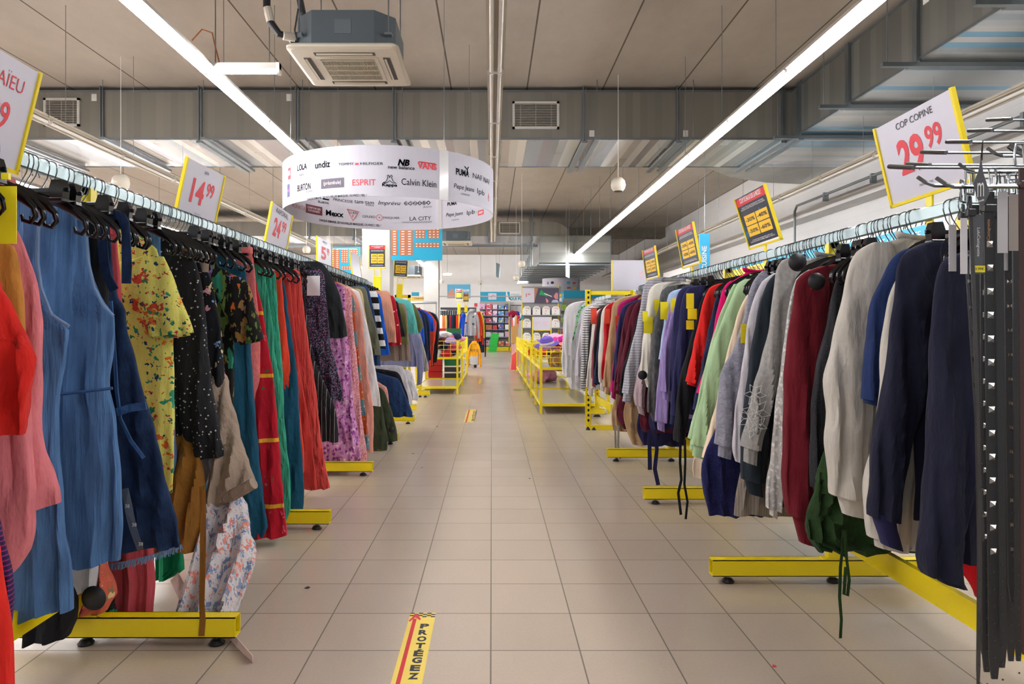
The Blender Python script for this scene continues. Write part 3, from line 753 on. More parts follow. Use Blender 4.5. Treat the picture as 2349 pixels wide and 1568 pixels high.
G('R', 'top', 'sweatshirt', 'dark navy sweatshirt nearest the hanging belts', navy, 2.03, [(2215, 575), (2156, 592), (2138, 653), (2130, 755), (2126, 850), (2122, 1000), (2116, 1147), (2104, 1240), (2106, 1297), (2135, 1332)], sw=.155, hem=1290, t=.05, cuff=.05, bw=.3)
G('R', 'top', 'tunic', 'bright red top with its hem showing low behind the belts', fab('bright_red', '#c4101c'), 2.14, [(2290, 600), (2260, 640), (2240, 800), (2215, 1100), (2185, 1260), (2240, 1372)], sleeve=False, hanger=True, inner=.1)
G('R', 'top', 'sweatshirt', 'navy crew-neck sweatshirt with a long indigo sleeve beside the royal blue short sleeve', navy, 2.24, [(2120, 556), (2085, 568), (2055, 602), (2042, 690), (2032, 770), (2018, 900), (2002, 1000), (1988, 1108), (1983, 1175), (2006, 1245)], sw=.14, hem=1190, t=.045, cuff=.1, cuffm=nv3)
G('R', 'top', 'sweatshirt', 'white sweatshirt with its hem below the navy sleeve', cream, 2.34, [(2100, 575), (2050, 640), (2015, 760), (2010, 900), (2000, 1000), (1982, 1110), (1983, 1190), (1992, 1252)], sw=.19, hem=1262, cuff=.05, t=.04)
G('R', 'top', 'tee_shirt', 'royal blue short-sleeved sweatshirt between the navy and cream ones', navy2, 2.42, [(2070, 572), (2041, 592), (2015, 640), (1993, 698), (1984, 760), (1975, 850), (1967, 925)], sw=.15, hem=1010, cuff=.03, t=.045)
G('R', 'top', 'sweatshirt', 'cream sweatshirt with a wide bowed sleeve and ribbed cuff', cream, 2.62, [(2064, 545), (2010, 553), (1965, 572), (1945, 602), (1925, 690), (1906, 790), (1885, 862), (1889, 950), (1886, 1020), (1903, 1120), (1919, 1176)], sw=.2, hem=1150, t=.055, cuff=.09)
gr = G('R', 'top', 'blouse', 'dark green blouse with a gathered drawstring hem hanging lowest by the rack foot', olive_d, 2.76, [(2010, 620), (1960, 700), (1920, 900), (1880, 1090), (1862, 1160), (1850, 1225), (1875, 1262)], sleeve=False, t=.05, amp=.022, lam=.04, inner=.14)
ribbon(gr, 'drawstring', olive_d, [(1935, 1215), (1932, 1262), (1928, 1300), (1926, 1370), (1930, 1420), (1927, 1480), (1929, 1530), (1927, 1600)], .011, 2.68)
ribbon(gr, 'drawstring', olive_d, [(1938, 1215), (1942, 1280), (1948, 1330), (1944, 1366), (1936, 1362), (1940, 1300)], .011, 2.66)
G('R', 'top', 'jacket', 'black velvety top with a sparkling sleeve end', velvet, 2.86, [(1985, 600), (1935, 620), (1908, 650), (1892, 740), (1872, 830), (1862, 900), (1852, 1000), (1849, 1090), (1856, 1130)], sw=.1, hem=1130, t=.035, cuff=.06)
G('R', 'top', 'hooded_sweatshirt', 'burgundy sweatshirt with a shoulder flap and two stacked cuffs', burg, 3.0, [(1900, 606), (1850, 620), (1822, 645), (1812, 720), (1802, 800), (1795, 880), (1793, 1000), (1794, 1100), (1806, 1180), (1822, 1240)], sw=.155, hem=1200, t=.05, cuff=.11, discs=[(1874, 645, .036, .16)])
G('R', 'top', 'cardigan', 'pale grey top with a lace strip along its sleeve', lace, 3.14, [(1870, 612), (1822, 640), (1803, 720), (1790, 820), (1772, 960), (1765, 1040), (1757, 1100), (1755, 1180)], sw=.09, hem=1150, t=.03, cuff=.06, cuffm=cream)
hg = G('R', 'top', 'sweatshirt', 'heather grey sweatshirt with a white flower outline on its sleeve', heather, 3.28, [(1880, 587), (1810, 590), (1782, 608), (1772, 650), (1763, 740), (1745, 830), (1725, 890), (1711, 950), (1699, 1010), (1697, 1058)], sw=.13, hem=1040, t=.045, cuff=.08, discs=[(1830, 601, .042, .17)])
fl = MB()
for cx_, cy_, r_ in ((1732, 905, 22), (1735, 945, 28), (1720, 960, 24), (1728, 985, 18), (1737, 975, 20)):
    c0 = P(cx_, cy_, 3.205); rr = r_ / F * 3.2
    for i in range(6):
        a = i * PI / 3 + cx_; tip = c0 + Vector((math.cos(a), 0, math.sin(a))) * rr * 1.2
        for s_ in (-.45, .45):
            mid = c0 + Vector((math.cos(a + s_), 0, math.sin(a + s_))) * rr * .65; fl.tube([tuple(c0), tuple(mid), tuple(tip)], .0011, 4)
fl.build('flower_print', print_w, hg)
G('R', 'top', 'jumper', 'dark slate jumper mostly hidden beneath the heather grey sweatshirt', slate, 3.42, [(1800, 615), (1762, 640), (1745, 680), (1726, 760), (1711, 880), (1697, 1000), (1697, 1090), (1706, 1130)], sw=.16, hem=1160, t=.04)
G('R', 'bottom', 'skirt', 'taupe ribbed hem peeping out under the dark slate jumper', taupe_rib, 3.5, [(1790, 700), (1740, 850), (1712, 1000), (1692, 1120), (1686, 1180)], inner=.1, t=.03)
G('R', 'top', 'tee_shirt', 'pale lavender top thin beside the dark slate jumper', lwhite, 3.56, [(1785, 618), (1752, 640), (1738, 660), (1716, 720), (1700, 830), (1684, 960), (1680, 1040), (1700, 1085)], sw=.12, hem=1085, t=.03)
G('R', 'top', 'sweatshirt', 'lavender-grey marl sweatshirt with a bent sleeve and yellow tag', lavg, 3.68, [(1745, 622), (1724, 645), (1711, 690), (1701, 740), (1680, 800), (1652, 850), (1645, 900), (1641, 1000), (1638, 1045)], sw=.15, hem=1085, t=.045, cuff=.08, tags=[T_Y(1706, 765, .03, .1, .05)])
G('R', 'top', 'jumper', 'navy cable-knit jumper whose hem hangs below the cream cardigan', cable, 3.78, [(1745, 650), (1712, 720), (1680, 850), (1650, 960), (1612, 1060), (1613, 1120), (1624, 1180)], sleeve=False, inner=-.13, t=.04)
G('R', 'top', 'sweatshirt', 'peach-cream sweatshirt next to the mint ones', crm, 3.86, [(1735, 645), (1702, 690), (1684, 740), (1664, 820), (1634, 950), (1612, 1020), (1607, 1078)], sw=.12, hem=1085, t=.035, cuff=.08)
G('R', 'top', 'sweatshirt', 'mint green sweatshirt, nearer of the two', mint, 3.98, [(1720, 636), (1690, 650), (1672, 690), (1656, 730), (1640, 770), (1624, 830), (1603, 920), (1586, 1000), (1581, 1045)], sw=.145, hem=1040, t=.045, cuff=.08)
G('R', 'top', 'sweatshirt', 'mint green sweatshirt, further of the two', mint, 4.1, [(1705, 638), (1678, 655), (1662, 690), (1645, 735), (1628, 790), (1610, 860), (1592, 940), (1578, 1000), (1574, 1030)], sw=.13, hem=1020, t=.035, cuff=.08)
G('R', 'top', 'tee_shirt', 'hot pink top standing out between mint and red', mag, 4.22, [(1735, 622), (1690, 636), (1660, 657), (1646, 700), (1632, 770), (1612, 850), (1598, 900)], sw=.14, hem=950, t=.04, cuff=.0)
G('R', 'top', 'jumper', 'navy sparkly knit squeezed between hot pink and red', nknit, 4.34, [(1660, 660), (1638, 690), (1618, 780), (1600, 870), (1590, 930), (1585, 960)], sw=.1, hem=1000, t=.03)
G('R', 'top', 'tunic', 'bright red velour top with a three-quarter sleeve', redv, 4.44, [(1655, 648), (1625, 661), (1611, 695), (1600, 745), (1586, 800), (1574, 860), (1569, 882)], sw=.13, hem=900, t=.04, cuff=.02)
b1 = G('R', 'top', 'tunic', 'black tunic with yellow tags and a long tie', black, 4.58, [(1640, 662), (1610, 680), (1592, 740), (1568, 830), (1553, 900), (1543, 985), (1542, 1008)], sw=.12, hem=1008, t=.035, cuff=0, tags=[T_Y(1583, 690, .05, .1), T_Y(1588, 720, .06, .07, .07), T_Y(1583, 745, .05, .06, .06)])
ribbon(b1, 'tie', black, [(1561, 1008), (1560, 1060), (1563, 1100), (1556, 1130), (1562, 1180)], .016, 4.2)
ribbon(b1, 'tie', black, [(1571, 1008), (1572, 1060), (1570, 1110), (1577, 1150), (1573, 1190)], .014, 4.2)
G('R', 'top', 'jumper', 'plain navy jumper left of the black tunic', nv3, 4.7, [(1612, 655), (1578, 660), (1562, 690), (1554, 760), (1547, 830), (1540, 900), (1532, 958), (1530, 972)], sw=.13, hem=980, t=.035)
G('R', 'top', 'jumper', 'navy jumper directly right of the lilac ones', nv3, 4.82, [(1600, 655), (1566, 659), (1550, 682), (1543, 740), (1537, 800), (1533, 860), (1531, 925)], sw=.13, hem=950, t=.035)
G('R', 'top', 'jumper', 'lilac ribbed jumper with a puffed sleeve', lilr, 4.94, [(1580, 668), (1552, 690), (1538, 725), (1525, 770), (1513, 840), (1514, 915)], sw=.12, hem=930, t=.045)
G('R', 'top', 'jumper', 'smooth lilac jumper with a straight long sleeve', lil, 5.06, [(1572, 664), (1546, 682), (1531, 720), (1516, 800), (1506, 890), (1502, 970), (1503, 985)], sw=.12, hem=960, t=.035, tags=[T_Y(1545, 700, .04, .1)])
G('R', 'top', 'shirt', 'pale blue shirt collar behind the lilac jumpers', lb, 5.18, [(1562, 662), (1537, 670), (1528, 690), (1518, 760), (1508, 850)], sw=.1, hem=900, t=.03, tags=[T_Y(1524, 712, .06, .13)])
G('R', 'top', 'jumper', 'charcoal marl jumper with a long slim sleeve', char, 5.3, [(1560, 652), (1530, 657), (1514, 672), (1508, 710), (1497, 755), (1489, 830), (1484, 900), (1483, 940), (1492, 965)], sw=.11, hem=900, t=.04)
G('R', 'top', 'jumper', 'cream knitted jumper with yellow tags and a black round tag', crk, 5.44, [(1560, 647), (1515, 648), (1492, 660), (1484, 690), (1478, 740), (1471, 800), (1469, 850), (1478, 888)], sw=.12, hem=880, t=.045, tags=[T_Y(1508, 705, .09, .13), T_Y(1487, 745, .07, .13, .1), T_Y(1480, 725, .04, .08, .11)], discs=[(1474, 860, .036, .1)])
G('R', 'top', 'sweatshirt', 'pale mauve sweatshirt with a tapering sleeve below the cream jumper', mauve, 5.56, [(1530, 680), (1495, 720), (1478, 800), (1460, 860), (1452, 910), (1460, 948)], sw=.12, hem=900, t=.04)
G('R', 'top', 'shirt', 'grey striped top with a folded blank sleeve', gstr, 5.68, [(1512, 636), (1485, 642), (1476, 660), (1468, 700), (1458, 750), (1446, 800), (1432, 860), (1423, 920)], sw=.14, hem=900, t=.04)
G('R', 'top', 'tee_shirt', 'black top just left of the grey striped one', black, 5.82, [(1490, 690), (1463, 720), (1447, 780), (1430, 840), (1415, 905)], sw=.1, hem=900, t=.03)
G('R', 'top', 'jumper', 'burgundy knitted jumper nearer the grey striped top', burk, 5.94, [(1490, 686), (1462, 692), (1448, 715), (1437, 760), (1423, 830), (1408, 895)], sw=.12, hem=915, t=.035)
G('R', 'top', 'jumper', 'burgundy knitted jumper nearer the magenta one', burk, 6.08, [(1480, 690), (1450, 696), (1435, 715), (1426, 760), (1415, 830), (1402, 900)], sw=.12, hem=930, t=.035)
G('R', 'top', 'jumper', 'navy jumper between burgundy and magenta', nv3, 6.2, [(1470, 686), (1440, 695), (1424, 712), (1413, 760), (1406, 850), (1404, 890)], sw=.1, hem=900, t=.03)
G('R', 'top', 'tee_shirt', 'magenta top beside the camel jumper', fab('magenta', '#a8105c'), 6.32, [(1460, 680), (1430, 690), (1416, 708), (1409, 790), (1402, 860), (1398, 912)], sw=.1, hem=900, t=.03, tags=[(1420, 735, .07, .09, mat('orange_tag', '#e8452c', .4), .06)])
G('R', 'top', 'jumper', 'camel jumper with a broad round shoulder', beige, 6.46, [(1462, 675), (1425, 682), (1406, 697), (1401, 727), (1392, 790), (1386, 850), (1382, 902)], sw=.13, hem=900, t=.045)
G('R', 'top', 'jumper', 'scarlet jumper beside the camel one', red1, 6.62, [(1420, 690), (1393, 699), (1386, 720), (1384, 790), (1378, 840), (1381, 888)], sw=.12, hem=870, t=.035, tags=[(1393, 725, .05, .14, mat('orange_tag', '#e8452c', .4), .07)])
G('R', 'top', 'jumper', 'off-white jumper behind the scarlet one', crk, 6.72, [(1412, 692), (1388, 702), (1378, 725), (1374, 790), (1372, 850), (1374, 895)], sw=.1, hem=880, t=.03)
G('R', 'top', 'jumper', 'sparkling navy knit with a flared hem', nknit, 6.84, [(1405, 695), (1382, 710), (1376, 750), (1370, 800), (1362, 850), (1358, 878)], sw=.13, hem=878, t=.035)
G('R', 'top', 'tee_shirt', 'black top between the navy sparkle and dusty rose', black, 6.96, [(1400, 696), (1376, 712), (1368, 750), (1362, 800), (1358, 880)], sw=.1, hem=880, t=.03)
G('R', 'top', 'jumper', 'dusty rose jumper beside the off-white one', mred, 7.06, [(1395, 698), (1372, 715), (1364, 750), (1358, 810), (1354, 885)], sw=.1, hem=895, t=.03, tags=[(1362, 725, .06, .16, mat('orange_tag', '#e8452c', .4), .06)])
G('R', 'top', 'jumper', 'off-white jumper with a red-lined collar near the striped one', crk, 7.18, [(1400, 700), (1370, 712), (1360, 735), (1352, 800), (1346, 860), (1345, 906)], sw=.12, hem=900, t=.035)
G('R', 'top', 'tee_shirt', 'black top right of the black and white stripes', black, 7.32, [(1390, 700), (1362, 715), (1352, 750), (1346, 820), (1341, 885)], sw=.1, hem=880, t=.03)
G('R', 'top', 'jumper', 'black and white striped jumper', bw, 7.44, [(1385, 696), (1355, 703), (1340, 720), (1335, 790), (1331, 850), (1328, 893)], sw=.12, hem=890, t=.04)
G('R', 'top', 'jumper', 'pale lilac-grey top beside the striped jumper', lwhite, 7.58, [(1372, 694), (1345, 702), (1335, 718), (1326, 790), (1319, 840), (1316, 878)], sw=.12, hem=875, t=.04)
# a second, lower row of hems that stick out beneath
for lb_, m_, d_, pt in (
    ('camel knit hem showing under the burgundy jumpers', beige, 5.9, [(1470, 800), (1440, 900), (1432, 960), (1450, 1020)]),
    ('camel knit hem showing under the scarlet jumper', beige, 6.4, [(1440, 800), (1415, 900), (1402, 950), (1406, 988)]),
    ('wine red hem showing between two camel hems', burk, 6.15, [(1455, 800), (1425, 900), (1415, 950), (1432, 984)]),
    ('burgundy hem showing under the mauve sweatshirt', burk, 5.62, [(1490, 820), (1475, 920), (1468, 970), (1480, 992)]),
    ('navy hem showing under the lilac-grey folds', nv3, 5.75, [(1480, 850), (1465, 940), (1460, 985), (1478, 1022)]),
    ('peach hem showing under the marl sweatshirt', crm, 4.3, [(1650, 900), (1625, 1000), (1590, 1050), (1592, 1095)])):
    G('R', 'dress', 'long_top', lb_, m_, d_ + .03, pt, sleeve=False, inner=.05, t=.028, short=lb_)
rb = G('R', 'dress', 'dress', 'navy dress with two long hanging ties', nv3, 5.38, [(1520, 700), (1505, 850), (1490, 960), (1492, 985)], sleeve=False, inner=.1)
ribbon(rb, 'tie', nv3, [(1490, 985), (1490, 1030), (1491, 1077)], .032, 5.3)
ribbon(rb, 'tie', nv3, [(1501, 985), (1507, 1030), (1502, 1075), (1510, 1112)], .03, 5.2)
rg = G('R', 'dress', 'dress', 'dress with thin grey ties hanging to the rack foot', heather, 6.5, [(1430, 850), (1412, 920), (1408, 975)], sleeve=False, inner=.1)
ribbon(rg, 'tie', heather, [(1411, 975), (1412, 1020), (1416, 1060)], .018, 6.3); ribbon(rg, 'tie', heather, [(1419, 975), (1418, 1020), (1423, 1052)], .018, 6.3)
# white summer tops on the stand beyond the rack end
RX2 = 1.42
G('R', 'top', 'tee_shirt', 'white tee shirt facing the aisle on the far stand', wht, 8.45, [(1352, 690), (1316, 694), (1300, 712), (1296, 750), (1292, 790), (1296, 812)], rx=RX2, rz=1.58, sw=.14, hem=860, t=.05, cuff=0)
G('R', 'top', 'tee_shirt', 'mint tee shirt printed with small birds and leaves', toucan, 8.7, [(1345, 700), (1314, 704), (1306, 722), (1300, 760), (1294, 790)], rx=RX2, rz=1.58, sw=.14, hem=830, t=.04, cuff=0, discs=[(1308, 774, .045, .12)])
G('R', 'top', 'tee_shirt', 'white tee shirt with a long hem behind the bird print', wht, 8.95, [(1335, 690), (1306, 698), (1294, 720), (1290, 780), (1288, 830), (1292, 862)], rx=RX2, rz=1.58, sw=.14, hem=880, t=.05, cuff=0)
G('R', 'dress', 'dress', 'white summer dress hanging lowest on the far stand', wht, 9.2, [(1330, 695), (1308, 760), (1300, 840), (1304, 880), (1310, 893)], rx=RX2, rz=1.58, t=.05, inner=.2)

rack('yellow stand of white summer tops at the end of the right rack', RX2, 1.58, 8.15, 9.4, (9.3,), hl=.1)
# ------------------------------------------------------------------ LEFT RAIL
pink = fab('pink_linen', '#dc7d84', var=.1, wr=.9); redc = fab('red_crepe', '#d8261e', wr=.9); must = fab('mustard_knit', '#c08238')
den = fab('light_denim', '#5882b5', (), var=.3, vs=10, stretch=(3, 3, .6), bump=.5, bs=500); den2 = fab('dark_denim', '#1d3357', (), var=.35, vs=20, bump=.5, bs=500); den3 = fab('denim_waist', '#3a5f92', var=.3, vs=12)
yelp = fab('yellow_hawaiian', '#dcd56c', (('spots', 12, .4, ['#dcd56c', '#c7442e', '#dcd56c', '#2f8f6a', '#d66a2c', '#dcd56c'], 2.4), ('spots', 42, .36, ['#dcd56c', '#2f7d5c', '#dcd56c', '#b02f3c', '#dcd56c', '#26395c', '#e07a2c'], 1.6)), var=.05)
bdot = fab('black_white_dots', '#1f1f22', (('fleck', 42, .17, '#b9b9bc'),)); bflor = fab('black_blossom', '#15151a', (('spots', 30, .42, ['#15151a', '#d9cfa4', '#15151a', '#7fa4cd', '#15151a', '#d393a0'], 1.4), ('spots', 7, .42, ['#15151a'], 2.)), stretch=(1, 1, .9))
leafp = fab('tropical_leaf', '#1a1816', (('spots', 9, .46, ['#c9632c', '#1a1816', '#5f7a3a', '#1a1816', '#9a7440', '#2c8468'], 2.6), ('spots', 14, .3, ['#1a1816', '#d06a28', '#6d8a44', '#1a1816', '#8a78b0'], 2.4)), stretch=(1.5, 1, .6)); taupe = fab('taupe_cotton', '#a08d7c', wr=.7)
pflor = fab('pale_leaf_print', '#cfc9ca', (('spots', 22, .46, ['#cfc9ca', '#7488ac', '#cfc9ca', '#d8806e', '#8494b2'], 2.6), ('spots', 40, .36, ['#cfc9ca', '#7388ac', '#cfc9ca', '#d98c78'], 2.2)), stretch=(1.3, 1, .8)); teal = fab('petrol_blue', '#17506a', wr=.6); bou = fab('pink_boucle', '#d97472', bump=1, bs=120, var=.15, vs=60)
remb = fab('red_embroidered', '#b31428', (('spots', 8, .22, ['#b31428', '#2f6b2c', '#b31428', '#c7506a'], 4.), ('zstripe', .36, .06, '#d9a02c')), stretch=(1, 1, 1)); sea = fab('sea_green_crinkle', '#3fb08e', (), var=.25, vs=18, stretch=(4, 4, .3), wr=1.); orr = fab('orange_red', '#e2432c', wr=.4)
cor = fab('coral_crinkle', '#e0504a', (), var=.12, vs=18, stretch=(4, 4, .3), wr=.8); cord = fab('dark_coral', '#c23a34'); tweed = fab('multicolour_tweed', '#1c1a26', (('cells', 170, ['#1c1a26', '#1c1a26', '#5a3350', '#1c1a26', '#2c4a58', '#8f3f6a', '#1c1a26', '#7d8aa0']),), wr=.6)
pins = fab('black_pinstripe', '#1d1d1f', (('xs', .03, .07, '#a9a9a9'),)); blk2 = fab('charcoal_cloth', '#2b2e31'); pfl = fab('purple_floral', '#cf8fc0', (('spots', 38, .5, ['#93408f', '#e6bcd8', '#b06cae', '#cf8fc0', '#7d3183'], 1.0),), wr=.5); pspk = fab('pink_speckle', '#db9aa0', (('cells', 150, ['#db9aa0', '#e9b9bb', '#cf6f78', '#dda2a6']),))
rust = fab('rust_teal_print', '#b8532c', (('zstripe', .3, .45, '#5a8088'), ('fleck', 40, .25, '#d9b98a'))); wsk = fab('white_crepe', '#dddbdc', var=.04, wr=.5); salmon = fab('salmon_cloth', '#e29c8c'); khk = fab('khaki_grey', '#6b6d5c'); bge = fab('beige_cloth', '#cbb489'); njean = fab('navy_denim', '#26406c')
bws = fab('bold_bw_stripe', '#141416', (('zstripe', .125, .48, '#dedede'),)); blu = fab('cobalt_blue', '#1560cf'); pch = fab('peach_pleated', '#dd9c80', (('xs', .02, .3, '#c98a70'),)); rfl = fab('red_floral', '#b01a2c', (('spots', 30, .28, ['#b01a2c', '#f0dcd8', '#b01a2c'], .5),))
olv = fab('olive_cloth', '#6f7043'); brn = fab('brown_taupe', '#8e7a6c'); turq = fab('turquoise_cloth', '#62bfb9'); olv2 = fab('dark_olive', '#3d4530', wr=.5); wcot = fab('white_cotton', '#dcdbdf', wr=.7); slk = fab('slate_blue_cloth', '#75789a')
G('L', 'dress', 'dress', 'long scarlet garment at the very left edge of the first rack', fab('scarlet_long', '#e02a20', wr=.8), 1.56, [(-120, 900), (-20, 1200), (8, 1400), (18, 1500), (24, 1620)], t=.05, inner=.1)
G('L', 'dress', 'dress', 'dark purple patterned dress low at the left edge', fab('purple_print', '#2c2050', (('zstripe', .012, .3, '#8c2a64'),)), 1.7, [(-90, 900), (-10, 1200), (20, 1320), (26, 1420), (15, 1500)], t=.04, inner=.1)
G('L', 'top', 'blouse', 'red crepe top with a ruffled edge at the left edge of the first rack', redc, 1.9, [(-60, 560), (0, 650), (25, 700), (48, 765), (72, 798), (71, 850), (62, 900), (52, 955), (42, 1000)], sleeve=False, t=.05, amp=.03, inner=.2)
G('L', 'top', 'cardigan', 'mustard brown top between red and pink', must, 2.02, [(-40, 530), (20, 555), (38, 580), (45, 650), (54, 730), (60, 790), (62, 860)], sleeve=False, t=.04, inner=.2)
G('L', 'dress', 'trousers', 'dusty pink linen trousers with a rounded cuff at the far left', pink, 2.06, [(30, 700), (60, 800), (70, 1000), (75, 1160), (71, 1230), (50, 1290), (10, 1330)], t=.05, inner=.1)
G('L', 'top', 'jumpsuit', 'pink linen jumpsuit with a wide turned hem', pink, 2.12, [(0, 500), (40, 525), (52, 560), (70, 620), (88, 700), (96, 790), (99, 900), (100, 1000), (116, 1080), (126, 1150), (124, 1160)], sleeve=False, t=.05, amp=.02, slant=-.03)
G('L', 'dress', 'denim_dress', 'sleeveless light denim dress with a piped armhole, nearer of the two', den, 2.28, [(70, 475), (95, 482), (90, 530), (88, 600), (96, 660), (120, 722), (160, 748), (150, 800), (136, 870), (128, 945), (131, 1000), (140, 1100), (150, 1200), (164, 1330), (163, 1392)], t=.04, slant=-.07, amp=.016)
dd = G('L', 'dress', 'denim_dress', 'sleeveless light denim dress with a gathered waist, further of the two', den, 2.47, [(150, 468), (203, 490), (199, 525), (208, 620), (234, 690), (262, 722), (261, 790), (252, 850), (250, 893), (262, 960), (271, 1040), (279, 1160), (283, 1235), (279, 1285)], t=.045, slant=-.06, amp=.016)
M_PIP = fab('denim_piping', '#7797bd')
MB().tube([tuple(P(a, b, 2.44)) for a, b in ((201, 492), (197, 530), (202, 600), (216, 660), (236, 700), (260, 724))], .006, 6).build('armhole_piping', M_PIP, dd)
MB().tube([tuple(P(a, b, 2.25)) for a, b in ((93, 484), (88, 530), (86, 600), (94, 660), (118, 722), (158, 748))], .006, 6).build('armhole_piping', M_PIP, GN['sleeveless light denim dress with a piped armhole, nearer of the two'][0])
q0 = P(130, 905, 2.40); q1 = P(251, 891, 2.40)
MB().tube([(q0.x, q0.y, q0.z), ((q0.x + q1.x) / 2, q0.y - .004, (q0.z + q1.z) / 2), (q1.x, q1.y + .02, q1.z)], .006, 6).build('waist_seam', den3, dd)
G('L', 'dress', 'cardigan', 'black garment filling the gap between denim dress and dungarees', black, 2.58, [(214, 505), (236, 560), (246, 700), (244, 860), (240, 1000)], t=.03, inner=.0)
ov = G('L', 'dress', 'dungaree_dress', 'dark denim dungaree dress with straps and a frayed hem', den2, 2.68, [(262, 665), (284, 700), (294, 760), (318, 850), (334, 920), (346, 960), (364, 1030), (388, 1130), (410, 1205), (418, 1252)], t=.035, slant=-.03, hw=.06)
ribbon(ov, 'strap', den2, [(262, 665), (247, 635), (239, 600), (235, 565), (237, 532), (243, 510), (254, 497), (266, 492), (278, 497), (286, 512), (289, 535), (290, 570), (291, 610), (290, 650)], .034, 2.55, .003)
ribbon(ov, 'bib_edge', den3, [(254, 690), (262, 800), (268, 900), (276, 960), (300, 1010), (330, 1050)], .012, 2.57, .003)
ribbon(ov, 'waist_tab', den3, [(268, 945), (300, 935), (335, 930)], .03, 2.56, .003)
ribbon(ov, 'size_strip', mat('clear_tape', '#5d6470', .12), [(286, 1120), (296, 1170), (306, 1215), (322, 1260)], .028, 2.55, .0006)
sz = MB()
for a_, b_ in ((292, 1160), (308, 1203), (323, 1247)):
    c_ = P(a_, b_, 2.545); put_text(sz, '38', lambda x, y, c_=c_: (c_.x + x, c_.y, c_.z + y), h=.013)
sz.build('size_print', WHI, ov)
fr = MB(); rnd = random.Random(3)
for i in range(150):
    t_ = i / 149; a_ = 242 + 174 * t_; b_ = 1296 - 44 * t_ ** 1.5; c_ = P(a_, b_ - 4, 2.68 - .03 * math.sin(t_ * 3)); fr.tube([tuple(c_), (c_.x + rnd.uniform(-.006, .006), c_.y + rnd.uniform(-.01, .01), c_.z - rnd.uniform(.015, .03))], .0016, 3)
fr.build('frayed_hem', fab('frayed_thread', '#7fa0c6'), ov)
G('L', 'top', 'short_sleeved_shirt', 'yellow holiday-print shirt with a wide short sleeve', yelp, 2.92, [(318, 540), (350, 552), (375, 580), (398, 625), (420, 690), (440, 740), (448, 772)], sw=.26, cuff=.012, hem=1130, t=.04, bw=.2, amp=.008)
G('L', 'top', 'short_sleeved_shirt', 'second yellow holiday-print shirt peeping behind the first', yelp, 3.0, [(330, 600), (350, 700), (372, 800), (382, 960), (388, 1060), (389, 1130)], sleeve=False, inner=-.1, t=.03)
G('L', 'dress', 'denim_dress', 'mid-blue denim dress hem between yellow shirt and dotted dress', den, 3.06, [(372, 700), (392, 850), (398, 960), (405, 1060), (414, 1170), (417, 1215)], t=.03, inner=.0)
G('L', 'bottom', 'shorts', 'rose pink shorts with turned cuffs below the dungaree dress', fab('rose_twill', '#c9525c', wr=.6), 2.8, [(300, 900), (325, 1100), (345, 1240), (353, 1330), (352, 1400)], hw=.02, t=.05, inner=.08)
G('L', 'bottom', 'shorts', 'black shorts hanging low over the rack foot', black, 2.5, [(120, 1100), (160, 1300), (174, 1380), (172, 1420), (150, 1462)], hw=.02, t=.06, inner=.13, slant=-.0)
G('L', 'dress', 'long_top', 'orange paisley garment behind a black round tag', fab('paisley', '#dd6c55', (('spots', 30, .42, ['#e8c890', '#dd6c55', '#8a7a54', '#dd6c55', '#2c8c94'], 1.2),)), 2.6, [(170, 1000), (225, 1200), (260, 1330), (262, 1370), (240, 1400)], hw=.02, t=.04, inner=-.05, discs=[(214, 1372, .045, .1)])
G('L', 'dress', 'long_top', 'white fringed hem peeping under the light denim dress', wcot, 2.56, [(180, 1100), (220, 1250), (231, 1300), (226, 1356)], hw=.02, t=.035, inner=-.12)
G('L', 'dress', 'dress', 'emerald green hem above the rack foot', fab('emerald', '#0f8a5c'), 3.18, [(330, 900), (400, 1150), (420, 1250), (425, 1310), (400, 1325)], hw=.02, t=.035, inner=.0)
G('L', 'dress', 'dress', 'small black tropical print hem over the rack foot', leafp, 2.7, [(200, 1200), (250, 1350), (266, 1412), (250, 1440)], hw=.02, t=.025, inner=-.1)
G('L', 'top', 'dress', 'sheer black dress with white dots and a bell sleeve', bdot, 3.16, [(395, 545), (425, 568), (452, 600), (464, 650), (472, 700), (480, 790), (490, 880), (500, 950), (510, 1010), (517, 1042)], sw=.18, cuff=0, hem=1240, t=.05, flare=1.25, bw=.16)
G('L', 'dress', 'blouse', 'sheer white blouse end under the dotted bell sleeve', fab('sheer_white', '#c9c2c0'), 3.24, [(430, 900), (470, 1020), (482, 1080), (474, 1110), (452, 1142)], t=.02, inner=.0)
bt = G('L', 'bottom', 'trousers', 'mustard brown trousers with a long hanging strap', fab('tobacco', '#8a5c22'), 3.27, [(430, 900), (462, 1020), (470, 1150), (458, 1262)], t=.035, inner=-.1, dh=2.9)
ribbon(bt, 'strap', fab('tobacco', '#8a5c22'), [(464, 1115), (466, 1200), (465, 1300), (463, 1380), (465, 1420), (462, 1458)], .022, 2.6)
G('L', 'top', 'dress', 'black dress scattered with pink and blue blossoms', bflor, 3.36, [(440, 580), (468, 605), (490, 645), (502, 710), (511, 770), (518, 860), (523, 950), (527, 1000), (520, 1015)], sw=.13, cuff=0, hem=1215, t=.04, bw=.14)
pf = G('L', 'dress', 'dress', 'pale dress with blue and coral leaf print hanging lowest of the left rack', pflor, 3.5, [(500, 900), (540, 1060), (572, 1180), (590, 1275), (572, 1345), (541, 1416)], t=.07, amp=.03, lam=.09, inner=-.28, dh=2.76)
ribbon(pf, 'sash', fab('blush_sash', '#dfc6bd'), [tuple(P(400, 1322, 3.0)), tuple(P(422, 1365, 2.95)), tuple(P(448, 1408, 2.9)), (-1.09, 2.75, .02), (-1.02, 2.68, .006), (-.96, 2.60, .006), (-.86, 2.48, .006)], .05, 3)
